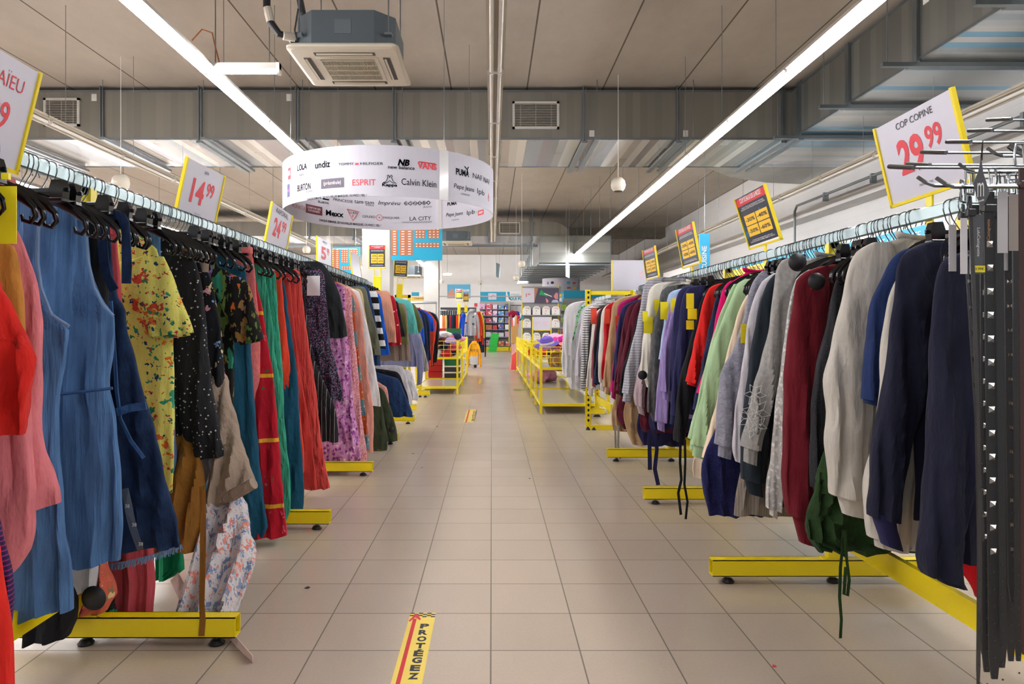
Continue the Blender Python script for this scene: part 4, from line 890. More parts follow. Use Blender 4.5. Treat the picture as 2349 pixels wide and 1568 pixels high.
G('L', 'bottom', 'trousers', 'taupe cotton trousers with a rolled cuff', taupe, 3.44, [(480, 800), (520, 860), (528, 900), (545, 970), (560, 1040), (584, 1108)], t=.06, inner=-.28, dh=3.1, slant=-.1)
qa, qb = P(500, 1150, 3.06), P(582, 1108, 3.02); MB().tube([tuple(qa), tuple((qa + qb) / 2 - Vector((0, .01, .004))), tuple(qb)], .03, 12, .026).build('rolled_cuff', taupe, GN['taupe cotton trousers with a rolled cuff'][0], smooth=True)
G('L', 'top', 'blouse', 'black tropical leaf print top with a wide short sleeve', leafp, 3.6, [(535, 628), (562, 640), (578, 665), (590, 715), (600, 760), (606, 785)], sw=.2, cuff=.012, hem=960, t=.05, bw=.2)
G('L', 'bottom', 'trousers', 'petrol blue wide trousers', teal, 3.8, [(540, 605), (562, 612), (572, 720), (579, 850), (585, 952), (595, 1054), (606, 1143), (613, 1212), (602, 1232)], t=.045, inner=.06, slant=-.03)
G('L', 'bottom', 'trousers', 'pink boucle trousers beside the tropical print top', bou, 3.93, [(577, 567), (584, 615), (589, 680), (594, 760), (597, 900), (592, 1000), (590, 1060)], t=.04)
re_ = G('L', 'bottom', 'skirt', 'red maxi skirt embroidered with green flowers and gold borders', remb, 4.06, [(580, 610), (604, 720), (616, 795), (627, 850), (635, 960), (645, 1070), (653, 1156), (657, 1228)], t=.05, dh=3.84, slant=-.03)
G('L', 'bottom', 'trousers', 'sea green crinkled trousers, nearer pair', sea, 4.18, [(583, 598), (602, 600), (611, 655), (624, 730), (632, 820), (647, 900), (652, 1010), (660, 1100), (664, 1176)], t=.035, slant=0, amp=.008, lam=.02)
G('L', 'bottom', 'trousers', 'sea green crinkled trousers, further pair', sea, 4.3, [(610, 612), (630, 616), (636, 680), (640, 755), (646, 820), (650, 875), (656, 1003), (666, 1105), (667, 1176), (658, 1197)], dh=4.1, t=.035, amp=.008, lam=.02)
G('L', 'bottom', 'skirt', 'bright orange-red long skirt', orr, 4.46, [(625, 620), (647, 622), (648, 660), (656, 755), (669, 857), (682, 914), (692, 1003), (699, 1077), (699, 1084)], t=.045, inner=.1)
G('L', 'bottom', 'trousers', 'petrol blue trousers between orange-red and coral', teal, 4.58, [(640, 640), (652, 642), (664, 730), (676, 819), (684, 870), (690, 1000), (697, 1120), (699, 1165), (694, 1182)], dh=4.3, t=.035)
G('L', 'bottom', 'trousers', 'dark coral trousers behind the crocheted ones', cord, 4.7, [(650, 636), (664, 640), (670, 704), (682, 800), (700, 920), (720, 1040), (729, 1118)], t=.035)
cr = G('L', 'bottom', 'trousers', 'coral crinkled trousers with crocheted bands', cor, 4.84, [(668, 615), (687, 620), (694, 679), (702, 742), (712, 819), (721, 870), (730, 940), (738, 1016), (746, 1067), (756, 1120)], t=.045, amp=.01, lam=.03, inner=.1)
G('L', 'skirt', 'skirt', 'black pinstriped skirt hem below the tweed dress', pins, 5.1, [(715, 800), (755, 900), (768, 935), (773, 975), (775, 1012)], t=.045, inner=.05)
G('L', 'dress', 'dress', 'multicoloured tweed dress with a hanging white card tag', tweed, 5.22, [(735, 618), (744, 632), (748, 691), (759, 785), (773, 839), (783, 890), (789, 918)], t=.055, amp=.02, tags=[(719, 655, .095, .145, TAGW, .17)], slant=-.05)
G('L', 'bottom', 'skirt', 'plain charcoal skirt with a slanting hem', blk2, 5.5, [(730, 600), (744, 608), (765, 640), (778, 670), (787, 705), (793, 745), (796, 772)], t=.045, slant=-.06, inner=.15)
G('L', 'skirt', 'maxi_skirt', 'purple and white floral maxi skirt', pfl, 5.7, [(775, 652), (789, 655), (793, 727), (802, 823), (811, 903), (820, 990), (827, 1062)], t=.055, amp=.025, lam=.06, inner=.15)
G('L', 'skirt', 'maxi_skirt', 'pink speckled maxi skirt beside purple floral', pspk, 5.88, [(790, 660), (805, 663), (809, 727), (818, 823), (827, 919), (837, 1014), (842, 1057)], t=.04, inner=.1)
G('L', 'skirt', 'maxi_skirt', 'rust and teal patterned skirt edge', rust, 6.02, [(800, 665), (813, 690), (818, 760), (827, 855), (840, 950), (847, 1033)], t=.03)
G('L', 'bottom', 'trousers', 'salmon pink trousers seen below the white skirt', salmon, 6.2, [(820, 680), (838, 800), (850, 900), (857, 960), (857, 1036)], t=.035)
G('L', 'skirt', 'maxi_skirt', 'white A-line skirt with long plain panels', wsk, 6.36, [(808, 664), (824, 668), (838, 727), (853, 800), (865, 865), (871, 905), (873, 930)], t=.055, inner=.12)
G('L', 'bottom', 'trousers', 'beige trousers with a black waistband behind the white skirt', bge, 6.54, [(812, 662), (829, 666), (838, 715), (850, 780), (856, 830)], t=.035, bandm=blk2)
G('L', 'skirt', 'skirt', 'plain khaki grey knee-length skirt', khk, 6.7, [(824, 658), (839, 662), (851, 711), (863, 755), (871, 790), (875, 815)], t=.04)
G('L', 'bottom', 'jeans', 'navy denim jeans above the lower rail', njean, 6.88, [(830, 656), (844, 659), (856, 705), (865, 760), (872, 800), (874, 839)], t=.035)
G('L', 'skirt', 'skirt', 'black and white boldly striped skirt', bws, 7.04, [(850, 666), (864, 669), (872, 718), (880, 765), (885, 800)], t=.045)
G('L', 'skirt', 'skirt', 'cobalt blue skirt behind the bold stripes', blu, 7.2, [(855, 672), (871, 677), (882, 734), (890, 780), (894, 813)], t=.035)
G('L', 'skirt', 'skirt', 'peach pleated knee-length skirt', pch, 7.4, [(876, 667), (893, 671), (902, 715), (907, 755), (910, 785)], t=.045, lam=.03, amp=.008)
G('L', 'skirt', 'skirt', 'red floral skirt with a ruffle', rfl, 7.6, [(890, 676), (905, 681), (913, 727), (919, 765), (921, 792)], t=.04)
G('L', 'skirt', 'skirt', 'black skirt right of the red floral one', black, 7.78, [(898, 688), (913, 693), (922, 734), (929, 773)], t=.035)
G('L', 'skirt', 'skirt', 'olive green skirt behind the black one', olv, 7.93, [(904, 693), (922, 697), (933, 735), (937, 789)], t=.03)
G('L', 'bottom', 'trousers', 'brown taupe short trousers left of the turquoise ones', brn, 8.08, [(912, 694), (929, 700), (937, 759), (941, 800), (942, 827)], t=.04)
G('L', 'skirt', 'skirt', 'turquoise skirt standing out near the end', turq, 8.26, [(925, 686), (942, 692), (953, 725), (961, 765)], t=.045)
G('L', 'skirt', 'skirt', 'khaki skirt behind the turquoise one', olv, 8.44, [(935, 692), (953, 700), (966, 730), (971, 748), (960, 764)], t=.035)
# lower rail at the end of the left rack
LLZ = .86
lr = E('lower_clothes_rail', (LX, 7.9, LLZ), 'lower steel rail under the short skirts at the end of the left rack', 'rail')
MB().box(LX - .01, LX + .01, 6.5, 8.62, LLZ - .02, LLZ + .02).build('rail', GAL, lr)
for d_, lb_, m_, pt, kk in ((6.75, 'olive cotton skirt nearer on the lower rail', olv2, [(852, 885), (866, 890), (876, 930), (884, 980), (889, 1015), (888, 1030)], 'skirt'), (7.0, 'dark olive skirt with a black round tag on the lower rail', olv2, [(866, 885), (881, 895), (894, 930), (904, 965), (910, 990), (913, 1012)], 'skirt'),
                        (7.25, 'pale pink shorts edge on the lower rail', salmon, [(875, 880), (888, 890), (893, 920), (896, 945)], 'shorts'), (7.45, 'dark denim shorts with a turned hem and a size strip', njean, [(895, 862), (915, 870), (926, 895), (936, 920), (943, 940), (947, 955)], 'shorts'),
                        (7.7, 'black shorts between denim and white ones', black, [(900, 850), (916, 857), (926, 880), (934, 905), (938, 925)], 'shorts'), (7.9, 'white cotton shorts nearer on the lower rail', wcot, [(910, 838), (925, 843), (935, 875), (943, 905), (945, 928)], 'shorts'),
                        (8.15, 'white cotton shorts further on the lower rail', wcot, [(925, 846), (942, 852), (952, 880), (960, 905), (960, 918)], 'shorts')):
    G('L', 'bottom', kk, lb_, m_, d_, pt, rz=LLZ, ztop=LLZ - .1, t=.05, inner=.15, discs=[(897, 985, .03, .1)] if 'round tag' in lb_ else ())
# further rack of sports clothes
RK3 = -1.24; RZ3 = 1.5
rack('yellow clothes rack of sports tops beyond the first left rack', RK3, RZ3, 9.3, 12.1, (9.75, 11.9), hl=.17)
spb = fab('sports_blue', '#1d4fc4'); spn = fab('sports_navy', '#1b2740'); spr = fab('sports_red', '#d2401f')
for d_, lb_, m_, pt in ((9.3, 'slate blue shorts and top at the near end of the sports rack', slk, [(940, 730), (958, 760), (968, 800), (971, 845), (968, 880)]), (9.6, 'grey sports top left of the blue one', heather, [(950, 730), (966, 770), (976, 810), (984, 845), (982, 850)]),
                        (9.9, 'royal blue sports tee shirt nearest on the sports rack', spb, [(945, 706), (960, 712), (970, 735), (974, 770), (973, 790)]), (10.2, 'dark navy sports top left of the collared one', spn, [(952, 704), (970, 716), (978, 745), (982, 800), (984, 830)]),
                        (10.5, 'dark navy sports top behind the blue one', spn, [(962, 708), (980, 722), (986, 750), (988, 800), (990, 825)]), (10.8, 'royal blue sports tee shirt further on the sports rack', spb, [(970, 710), (988, 722), (996, 740), (998, 758)]),
                        (11.1, 'orange-red sports jacket between navy tops', spr, [(966, 708), (985, 716), (1000, 735), (1002, 745), (995, 800), (993, 838)]), (11.4, 'black sports jacket beside the orange-red one', black, [(975, 712), (992, 718), (1004, 735), (1006, 790), (1002, 830)]),
                        (11.7, 'dark grey sports jacket at the far end of the sports rack', slate, [(985, 714), (1000, 722), (1008, 745), (1007, 780), (1002, 812)])):
    G('L', 'top', 'sports_top', lb_, m_, d_, pt, rx=RK3, rz=RZ3, sleeve=True, hem=840, t=.05, sw=.11, cuff=0, cat='sports top')

# more hangers packed along the rails, their clothes hidden between the others
def fill_hangers(x, z, y0, y1, step, label, group, gap=()):
    y = y0; taken = [o[0].location.y for o in GN.values() if abs(o[0].location.x - x) < .1]
    while y < y1:
        if not any(a < y < b for a, b in gap) and min([abs(y - t) for t in taken] + [1]) > .012:
            hanger(random.choice('tct'), x, y, z, label, group, random.uniform(-.12, .12))
        y += step * random.uniform(.6, 1.4)
fill_hangers(LX, LZ, 1.75, 8.4, .062, 'chrome hanger hook crowded among others on the near left rail', 'extra hangers on the left rail', ((2.1, 2.25), (2.5, 2.62), (3.0, 3.08)))
fill_hangers(RX, RZ, 2.3, 7.6, .05, 'chrome hanger hook crowded among others on the near right rail', 'extra hangers on the right rail', ((2.42, 2.6), (3.85, 4.1), (3.0, 3.1)))
for k_ in PRO:
    for r_ in [PRO[k_][0]] + [c for l in PRO[k_][1].values() for c in l]:
        bpy.data.objects.remove(r_)
# ================================================================== SIGNS ON THE RAILS
def R3(yaw, pit, rol):                                 # columns: right, normal (away from the reader), up
    cy, sy = math.cos(yaw), math.sin(yaw)
    r = Vector((cy, sy, 0)); n = Vector((-sy, cy, 0)); u = Vector((0, 0, 1))
    u2 = u * math.cos(pit) + n * math.sin(pit); n2 = n * math.cos(pit) - u * math.sin(pit)
    r3 = r * math.cos(rol) + u2 * math.sin(rol); u3 = -r * math.sin(rol) + u2 * math.cos(rol)
    return r3, n2, u3
def orient(o, loc, yaw, pit, rol):
    r, n, u = R3(*(math.radians(a) for a in (yaw, pit, rol)))
    m = Matrix(((r.x, n.x, u.x), (r.y, n.y, u.y), (r.z, n.z, u.z)))
    o.location = loc; o.rotation_euler = m.to_euler()
def sign(loc, yaw, pit, rol, W, H, kind, texts, label, frame='lrb', stem=None, group=None):
    o = E('price_sign' if kind == 'price' else 'promotion_sign', loc, label, 'sign', group); orient(o, loc, yaw, pit, rol)
    w2, h2, t = W / 2, H / 2, .012
    MB().box(-w2 + .005, w2 - .005, -.002, .002, -h2 + .005, h2 - .003).build('sign_card', PAPER if kind == 'price' else PROMO_D, o, True)
    f = MB()
    if 'l' in frame: f.box(-w2, -w2 + t, -.008, .008, -h2, h2)
    if 'r' in frame: f.box(w2 - t, w2, -.008, .008, -h2, h2)
    if 'b' in frame: f.box(-w2, w2, -.008, .008, -h2, -h2 + t)
    if 't' in frame: f.box(-w2, w2, -.008, .008, h2 - t, h2)
    f.build('sign_frame', YEL, o, True)
    for body, m, x, z, h, wd, bold, nm in texts:
        mb = MB(); put_text(mb, body, lambda a, b: (x * W + a, -.0035, z * H + b), h=h * H, wd=wd * W if wd else None, bold=bold)
        mb.build(nm, m, o, True)
    if kind == 'promo':
        MB().box(-w2 + t, w2 - t, -.0032, -.0022, h2 - .17 * H, h2 - .01).build('red_band', PROMO_R, o, True)
        MB().box(-w2 + t, w2 - t, -.0032, -.0022, -h2 + t, -h2 + .07 * H).build('white_foot', WHI, o, True)
        sq = MB()
        for sx in (-1, 1):
            for sz in (-1, 1): sq.box(min(sx * .012, sx * .37) * W, max(sx * .012, sx * .37) * W, -.0034, -.0024, (-.07 + min(sz * .008, sz * .2)) * H, (-.07 + max(sz * .008, sz * .2)) * H)
        sq.build('discount_squares', PROMO_Y, o, True)
        tx = MB()
        for s_, x, z in (('-30%', -.19, .04), ('-40%', .19, .04), ('-50%', -.19, -.175), ('-60%', .19, -.175)):
            put_text(tx, s_, lambda a, b, x=x, z=z: (x * W + a, -.0042, z * H + b), h=.07 * H, wd=.3 * W, bold=.02)
        tx.build('discount_print', INK, o, True)
        tt = MB()
        put_text(tt, 'COUP DE BALAI SUR\nLA MODE !' if W < H else 'COUP DE BALAI SUR LA MODE !', lambda a, b: (a, -.0042, .42 * H + b), h=.09 * H, wd=.7 * W, bold=.015)
        put_text(tt, 'POUR TOUS LES PRODUITS TEXTILES\nMUNIS D\u2019UNE \u00c9TIQUETTE DE COULEUR', lambda a, b: (a, -.0042, .26 * H + b), h=.06 * H, wd=.76 * W, bold=.01)
        put_text(tt, '\u00c0 VALOIR SUR DES MILLIERS D\u2019ARTICLES\nPOUR LES RAYONS HOMME, FEMME ET ENFANT', lambda a, b: (a, -.0042, -.36 * H + b), h=.06 * H, wd=.76 * W, bold=.01)
        tt.build('lettering', WHI, o, True)
    if stem:
        r, n, u = R3(*(math.radians(a) for a in (yaw, pit, rol)))
        p = Vector(loc) - u * (H / 2 - .005)
        s = MB()
        def bar(a, b, w_, t_=.004):
            a = Vector(a); b = Vector(b); ax = (b - a).normalized(); hx = r; nn = ax.cross(hx).normalized()
            V = [[tuple(q + hx * w_ + nn * t_), tuple(q - hx * w_ + nn * t_), tuple(q - hx * w_ - nn * t_), tuple(q + hx * w_ - nn * t_)] for q in (a, b)]
            s.rings(V)
        bar(p, Vector(stem), .016)
        mb = MB(); mb.v = [tuple(((Vector(v) - Vector(loc)).dot(r), (Vector(v) - Vector(loc)).dot(n), (Vector(v) - Vector(loc)).dot(u))) for v in s.v]; mb.f = s.f
        mb.build('stem', YEL, o, True)
    return o
def price(big, cents, top, foot=None, x=0., topm=INK, tb=.0, th=.05):
    r = [(big, ORED, -.1 + x, .02, .42, .32, .035, 'price_print'), (cents, ORED, .2 + x, .12, .25, .19, .025, 'price_print'), (top, topm, .02, .39, th, None, tb, 'brand_print')]
    if foot: r.append((foot, INK, .0, -.35, .03, None, 0, 'small_print'))
    return r
A = (1.596, 2.567, CH + .649)
sign(A, -87.1, -12, 2.1, .45, .33, 'price', price('29', '99', 'COP COPINE', 'PANTALON', th=.075), 'white price sign reading COP COPINE 29.99 above the near right rail', stem=(RX + .01, 2.56, 1.5))
sign((1.577, 4.094, CH + .644), -88.4, -16.8, 1.1, .45, .33, 'promo', [], 'dark percentage sign nearest on the right rail', stem=(RX + .01, 4.09, 1.48))
sign((1.576, 5.532, CH + .649), -88.4, -10.5, .7, .45, .33, 'promo', [], 'dark percentage sign second along the right rail', stem=(RX + .01, 5.53, 1.48))
sign((1.58, 6.85, CH + .63), -86, -8, .5, .42, .31, 'promo', [], 'dark percentage sign furthest along the right rail', stem=(RX + .01, 6.85, 1.48))
sg = sign(tuple(P(1450, 631, 7.45)), 0, 0, 0, .45, .33, 'price', [], 'blank-faced white sign with a faint 79 showing through at the end of the right rail', frame='l', stem=(1.5, 7.5, 1.45))
mb = MB(); put_text(mb, '79', lambda a, b: (.13 - a, -.0035, b + .0), h=.09); mb.build('show_through_print', mat('faint_red', '#e9c5cb', .5), sg, True)
r1 = sign((-1.50, 2.02, CH + .66), 92, -13.5, 0, .44, .34, 'price', [('99', ORED, .18, -.02, .24, .2, .015, 'price_print'), ('9', ORED, -.06, .06, .4, .17, .02, 'price_print'), ('CAMA\u00cfEU', RED_INK, .08, .3, .15, .55, -.008, 'brand_print')], 'white price sign reading MA\u00cfEU 9.99 cut off at the left edge', stem=(LX - .01, 2.02, 1.6))
sign((-1.574, 3.726, CH + .715), 85.2, -12, -1.2, .42, .31, 'price', price('14', '99', 'GOA', 'JUPE LONGUE'), 'white price sign reading GOA 14.99 above the left rail', stem=(LX - .01, 3.72, 1.55))
sign((-1.60, 5.17, CH + .727), 84, -8, -6, .40, .33, 'price', price('24', '99', 'KAPORAL', th=.11), 'white price sign reading KAPORAL 24.99 above the left rail', stem=(LX - .01, 5.17, 1.6))
sign((-1.64, 6.75, CH + .71), 84, 2, -2, .42, .30, 'price', price('5', '99', 'wrangler', th=.12, x=.03), 'white price sign reading 5.99 half hidden behind a clip hanger', stem=(LX - .01, 6.74, 1.6))
sign((-1.62, 8.2, CH + .73), 86, 8, -3, .42, .30, 'price', [], 'blank white sign seen from a shallow angle near the far end of the left rail', stem=(LX - .01, 8.2, 1.6))
def promo_on_pole(px, py, d, wpx, hpx, rol, label, base=1.5, pale=False):
    W, H = wpx / F * d, hpx / F * d; q = P(px, py, d)
    o = sign(tuple(q), 0, 0, rol, W, H, 'promo', [], label, frame='lrb')
    s = MB()
    for a in (-.2, .2): s.tube([(a * W, 0, -H / 2), (a * W, 0, -H / 2 - .13)], .009, 6)
    s.tube([(-.2 * W, 0, -H / 2 - .13), (.2 * W, 0, -H / 2 - .13)], .009, 6).box(-.06, .06, -.03, .03, -H / 2 - .55, -H / 2 - .14).box(-.025, .025, -.02, .02, -q.z + .01, -H / 2 - .55).box(-.2, .2, -.2, .2, -q.z, -q.z + .02)
    s.build('pole', YEL, o, True)
    return o
promo_on_pole(865.5, 589, 11.2, 39, 54, 0, 'portrait percentage sign in front of the white column')
promo_on_pole(919.5, 614, 13.8, 32.5, 46, -3, 'portrait percentage sign right of the white column')
promo_on_pole(1053, 675, 27, 16, 26, 0, 'small portrait percentage sign left of its pair near the back wall poster')
promo_on_pole(1069, 682, 26.4, 13, 22, 0, 'small portrait percentage sign right of its pair near the back wall poster')
hd = E('yellow_stand', tuple(P(930, 686, 13.9)), 'yellow stand head under the percentage sign right of the column', 'stand')
MB().box(P(906, 0, 13.9).x, P(942, 0, 13.9).x, 13.87, 13.93, P(0, 683, 13.9).z, P(0, 676, 13.9).z).box(P(936, 0, 13.9).x, P(942, 0, 13.9).x, 13.87, 13.93, .02, P(0, 676, 13.9).z).box(P(906, 0, 13.9).x, P(911, 0, 13.9).x, 13.87, 13.93, .02, P(0, 676, 13.9).z).build('frame', YEL, hd)

# ================================================================== HANGING BRAND RING
RC = Vector((-1.236, 8.37, 0)); RR = 1.252; RZ0, RZ1 = CH + 1.352, CH + 1.352 + .53
M_RING = mat('ring_board', '#c6c4ce', .7, spec=.1)
ring = E('brand_ring', (RC.x, RC.y, RZ0), 'large white ring-shaped sign covered in clothing brand names hanging from the ceiling', 'sign')
def arc(z0, z1, r0, r1, a0, a1, n, c=RC):
    m = MB(); V = []
    for i in range(n + 1):
        a = a0 + (a1 - a0) * i / n; s, k = math.sin(a), -math.cos(a)
        V.append([(c.x + r0 * s, c.y + r0 * k, z0), (c.x + r1 * s, c.y + r1 * k, z0), (c.x + r1 * s, c.y + r1 * k, z1), (c.x + r0 * s, c.y + r0 * k, z1)])
    return m.rings(V)
arc(RZ0, RZ1, RR - .003, RR + .001, 0, 2 * PI, 120).build('ring_board', M_RING, ring, smooth=False)
def hit(px, py, back, c=RC, R=RR):                     # where the view ray meets the ring: angle and height
    dx, dz = (px - CX) / F, -(py - CY) / F
    a = dx * dx + 1; b = -2 * (dx * c.x + c.y); q = c.x ** 2 + c.y ** 2 - R * R; D = max(0, b * b - 4 * a * q)
    t = (-b + (1 if back else -1) * math.sqrt(D)) / 2 / a
    x, y = dx * t - c.x, t - c.y
    return math.atan2(x, -y), CH + dz * t, t
def ring_fn(px, py, back, c=RC, R=RR):
    th, z, t = hit(px, py, back, c, R)
    def fn(a, b, lift=.003):
        k = th + (a / R if not back else -a / R); r = R + .001 + lift if not back else R - .003 - lift
        return (c.x + r * math.sin(k), c.y - r * math.cos(k), z + b)
    return fn, t
KEEP_INK = (INK, GREY_INK, PALE_INK)
INK, GREY_INK, PALE_INK = mat('ring_ink', '#07070c', .9, spec=0), mat('ring_grey_ink', '#15151c', .9, spec=0), mat('ring_pale_ink', '#3c3c47', .9, spec=0)
def rt(s, px, py, hpx, m, back=False, wpx=None, bold=0., shear=0.):
    fn, t = ring_fn(px, py, back)
    th, z, _ = hit(px, py, back); cosf = max(.25, abs(math.cos(th - math.atan2((px - CX) / F, 1) * (1 if not back else -1))))
    mb = MB(); put_text(mb, s, fn, h=hpx * t / F, wd=(wpx * t / F / cosf) if wpx else None, bold=bold, shear=shear)
    mb.build('brand_lettering', m, ring)
def rbox(px, py, wpx, hpx, m, back=False):
    fn, t = ring_fn(px, py, back); W, H = wpx * t / F, hpx * t / F; n = 6; V = []
    th = hit(px, py, back)[0]; cosf = max(.25, abs(math.cos(th - math.atan2((px - CX) / F, 1) * (1 if not back else -1)))); W /= cosf
    for i in range(n + 1):
        a = -W / 2 + W * i / n; V.append([fn(a, -H / 2, 0), fn(a, H / 2, 0), fn(a, H / 2, .0015), fn(a, -H / 2, .0015)])
    MB().rings(V).build('logo_panel', m, ring)
def rpoly(px, py, polys, m, back=False, th_=.9):       # outline strokes in pixels relative to (px, py)
    fn, t = ring_fn(px, py, back); k = t / F; mb = MB()
    for pl in polys: mb.tube([fn(a * k, -b * k) for a, b in pl], th_ * k, 5)
    mb.build('logo_mark', m, ring)
rt('LOLA', 693, 383, 14, INK, wpx=33, bold=.02); rt('PARIS', 692, 401, 5, GREY_INK, wpx=17); rt('undiz', 740, 377, 16, INK, wpx=42, bold=.015)
rt('TOMMY', 794, 376, 6, GREY_INK, wpx=38); rt('HILFIGER', 853, 375, 6, GREY_INK, wpx=52); rbox(819, 376, 8, 5, RED_INK)
rt('NB', 927, 373, 15, INK, wpx=24, bold=.05, shear=.25); rt('new balance', 921, 384, 8, INK, wpx=57, bold=.012); rt('VANS', 980, 381, 15, RED_INK, wpx=40, bold=.04)
rpoly(980, 373, [[(-20, 0), (20, 1)]], RED_INK, th_=1.4)
rbox(664, 398, 13, 26, RED_INK); rt('DIESEL', 664, 397, 11, WHI, wpx=11, bold=.04); rbox(662, 437, 12, 29, mat('violet_print', '#4b4684', .5)); rt('miss', 662, 436, 9, mat('logo_pink', '#e86a9c', .5), wpx=9)
rt('BURTON', 697, 429, 15, INK, wpx=45, bold=.01); rt('of London', 710, 438, 5, PALE_INK, wpx=21)
rbox(762, 420, 61, 22, mat('plum_print', '#5d5463', .5)); rt('(pr\u00e9ambule)', 762, 420, 11, WHI, wpx=46); rt('ESPRIT', 835, 418, 14, RED_INK, wpx=54)
rt('Kappa', 894, 425, 9, INK, wpx=33, bold=.03); rpoly(894, 412, [[(-16, 8), (-8, 4), (-4, -6), (-6, -9), (-3, -11), (-1, -8), (0, -4), (1, -8), (4, -11), (6, -8), (4, -5), (8, 4), (16, 8), (6, 7), (0, 2), (-6, 7), (-16, 8)]], INK, th_=.7)
rt('Calvin Klein', 962, 419, 15, INK, wpx=73); rt('CHAQUE SEMAINE, DE NOUVELLES MARQUES, OUVREZ L\u2019\u0152IL !', 765, 451, 6, GREY_INK, wpx=160, bold=.02)
rt('PUMA', 1061, 396, 15, GREY_INK, wpx=27, bold=.03); rpoly(1070, 388, [[(-7, -5), (-2, -2), (2, 1), (5, -4), (6, -6)], [(2, 1), (3, 6), (5, 10)]], GREY_INK, th_=1.2)
rt('NAF NAF', 1107, 410, 12, PALE_INK, wpx=36); rt('Pepe Jeans', 1066, 432, 14, GREY_INK, wpx=42, shear=.2); rt('LONDON', 1067, 446, 4, PALE_INK, wpx=18); rt('lpb', 1103, 442, 16, PALE_INK, wpx=15); rpoly(1120, 452, [[(0, -9), (4, 0), (0, 9), (-4, 0), (0, -9)]], mat('pale_red', '#f0b4ba', .5))
B_ = True
rt('MONATA', 683, 474, 10, mat('rose_ink', '#b06a78', .5), B_, wpx=30, bold=.01); rt('BILLABONG', 741, 464, 5, INK, B_, wpx=24, bold=.015); rbox(747, 457, 14, 3, INK, B_)
rt('PRINCESSE', 786, 460, 6, INK, B_, wpx=44); rt('tam\u00b7tam', 835, 464, 7, INK, B_, wpx=44); rt('PARIS', 848, 471, 3, GREY_INK, B_, wpx=18); rt('Impr\u00e9vu', 893, 467, 12, INK, B_, wpx=49, shear=.35)
rt('B O N O B O', 958, 466, 6, INK, B_, wpx=58); rpoly(958, 466, [[(-32 + 10.6 * i, 0), (-26.7 + 10.6 * i, -5), (-21.4 + 10.6 * i, 0), (-26.7 + 10.6 * i, 5), (-32 + 10.6 * i, 0)] for i in range(6)], INK, B_, .45)
rt('JEANS', 981, 475, 4, GREY_INK, B_, wpx=20); rbox(719, 481, 37, 20, mat('wine_print', '#6c2c3c', .5), B_); rt('COMPTOIR DES\nCOTONNIERS', 719, 481, 11, WHI, B_, wpx=29)
rt('Mexx', 767, 490, 13, INK, B_, wpx=40, bold=.03); rpoly(809, 494, [[(-14, -13), (14, -10), (0, 12), (-14, -13)]], RED_INK, B_, .8); rt('GUESS', 810, 488, 5, INK, B_, wpx=19); rt('?', 809, 496, 7, RED_INK, B_, bold=.03)
rt('GERARD', 846, 497, 6, PALE_INK, B_, wpx=30); rt('PASQUIER', 898, 500, 6, PALE_INK, B_, wpx=37); rpoly(870, 499, [[(7 * math.cos(i * PI / 6), 7 * math.sin(i * PI / 6)) for i in range(13)], [(-2, 0), (2, 0)], [(0, -2), (0, 2)]], RED_INK, B_, .4)
rt('LA CITY', 965, 501, 9, GREY_INK, B_, wpx=49); rpoly(957, 508, [[(-36 + 3 * i, (i % 2) * 3) for i in range(25)]], PALE_INK, B_, .4)
rt('CHAQUE SEMAINE, DE NOUVELLES MARQUES, OUVREZ L\u2019\u0152IL !', 799, 513, 6, INK, B_, wpx=142, bold=.02)
rt('PUMA', 1038, 467, 8, GREY_INK, B_, wpx=22, bold=.03); rt('Pepe Jeans', 1044, 492, 11, INK, B_, wpx=38, shear=.2); rt('LONDON', 1045, 504, 3, GREY_INK, B_, wpx=16); rt('lpb', 1081, 488, 13, GREY_INK, B_, wpx=18); rbox(1104, 487, 13, 11, RED_INK, B_); rt('DDP', 1104, 487, 5, WHI, B_, wpx=9, bold=.03)
for px_, bk in ((1018, False), (1010, True), (655, True)):
    th, z, t = hit(px_, 440, bk); k = .055 / RR
    if bk: arc(RZ0 - .002, RZ1 + .002, RR - .008, RR - .003, th - k / 2, th + k / 2, 4).build('joint_plate', mat('joint_grey', '#b9b6b4', .4), ring)
    else: arc(RZ0 - .002, RZ1 + .002, RR + .001, RR + .005, th - k, th + k, 4).build('joint_plate', mat('joint_clear', '#dddcdc', .15), ring)
for a in (.62, -.9, 2.3, -2.4):
    MB().tube([(RC.x + RR * math.sin(a), RC.y - RR * math.cos(a), RZ1 - .01), (RC.x + RR * math.sin(a), RC.y - RR * math.cos(a), CZ - .002)], .003, 5).build('suspension_wire', WIRE, ring)
RC2 = Vector((P(1287, 0, 28).x, 28, 0)); z0, z1 = P(0, 671, 28).z, P(0, 639.5, 28).z; r2 = 43 / F * 28
ring2 = E('brand_ring', (RC2.x, RC2.y, z0), 'smaller white ring-shaped sign with toy brand logos hanging over the toy shelves', 'sign')
arc(z0, z1, r2 - .003, r2 + .002, 0, 2 * PI, 60, RC2).build('ring_board', M_RING, ring2)
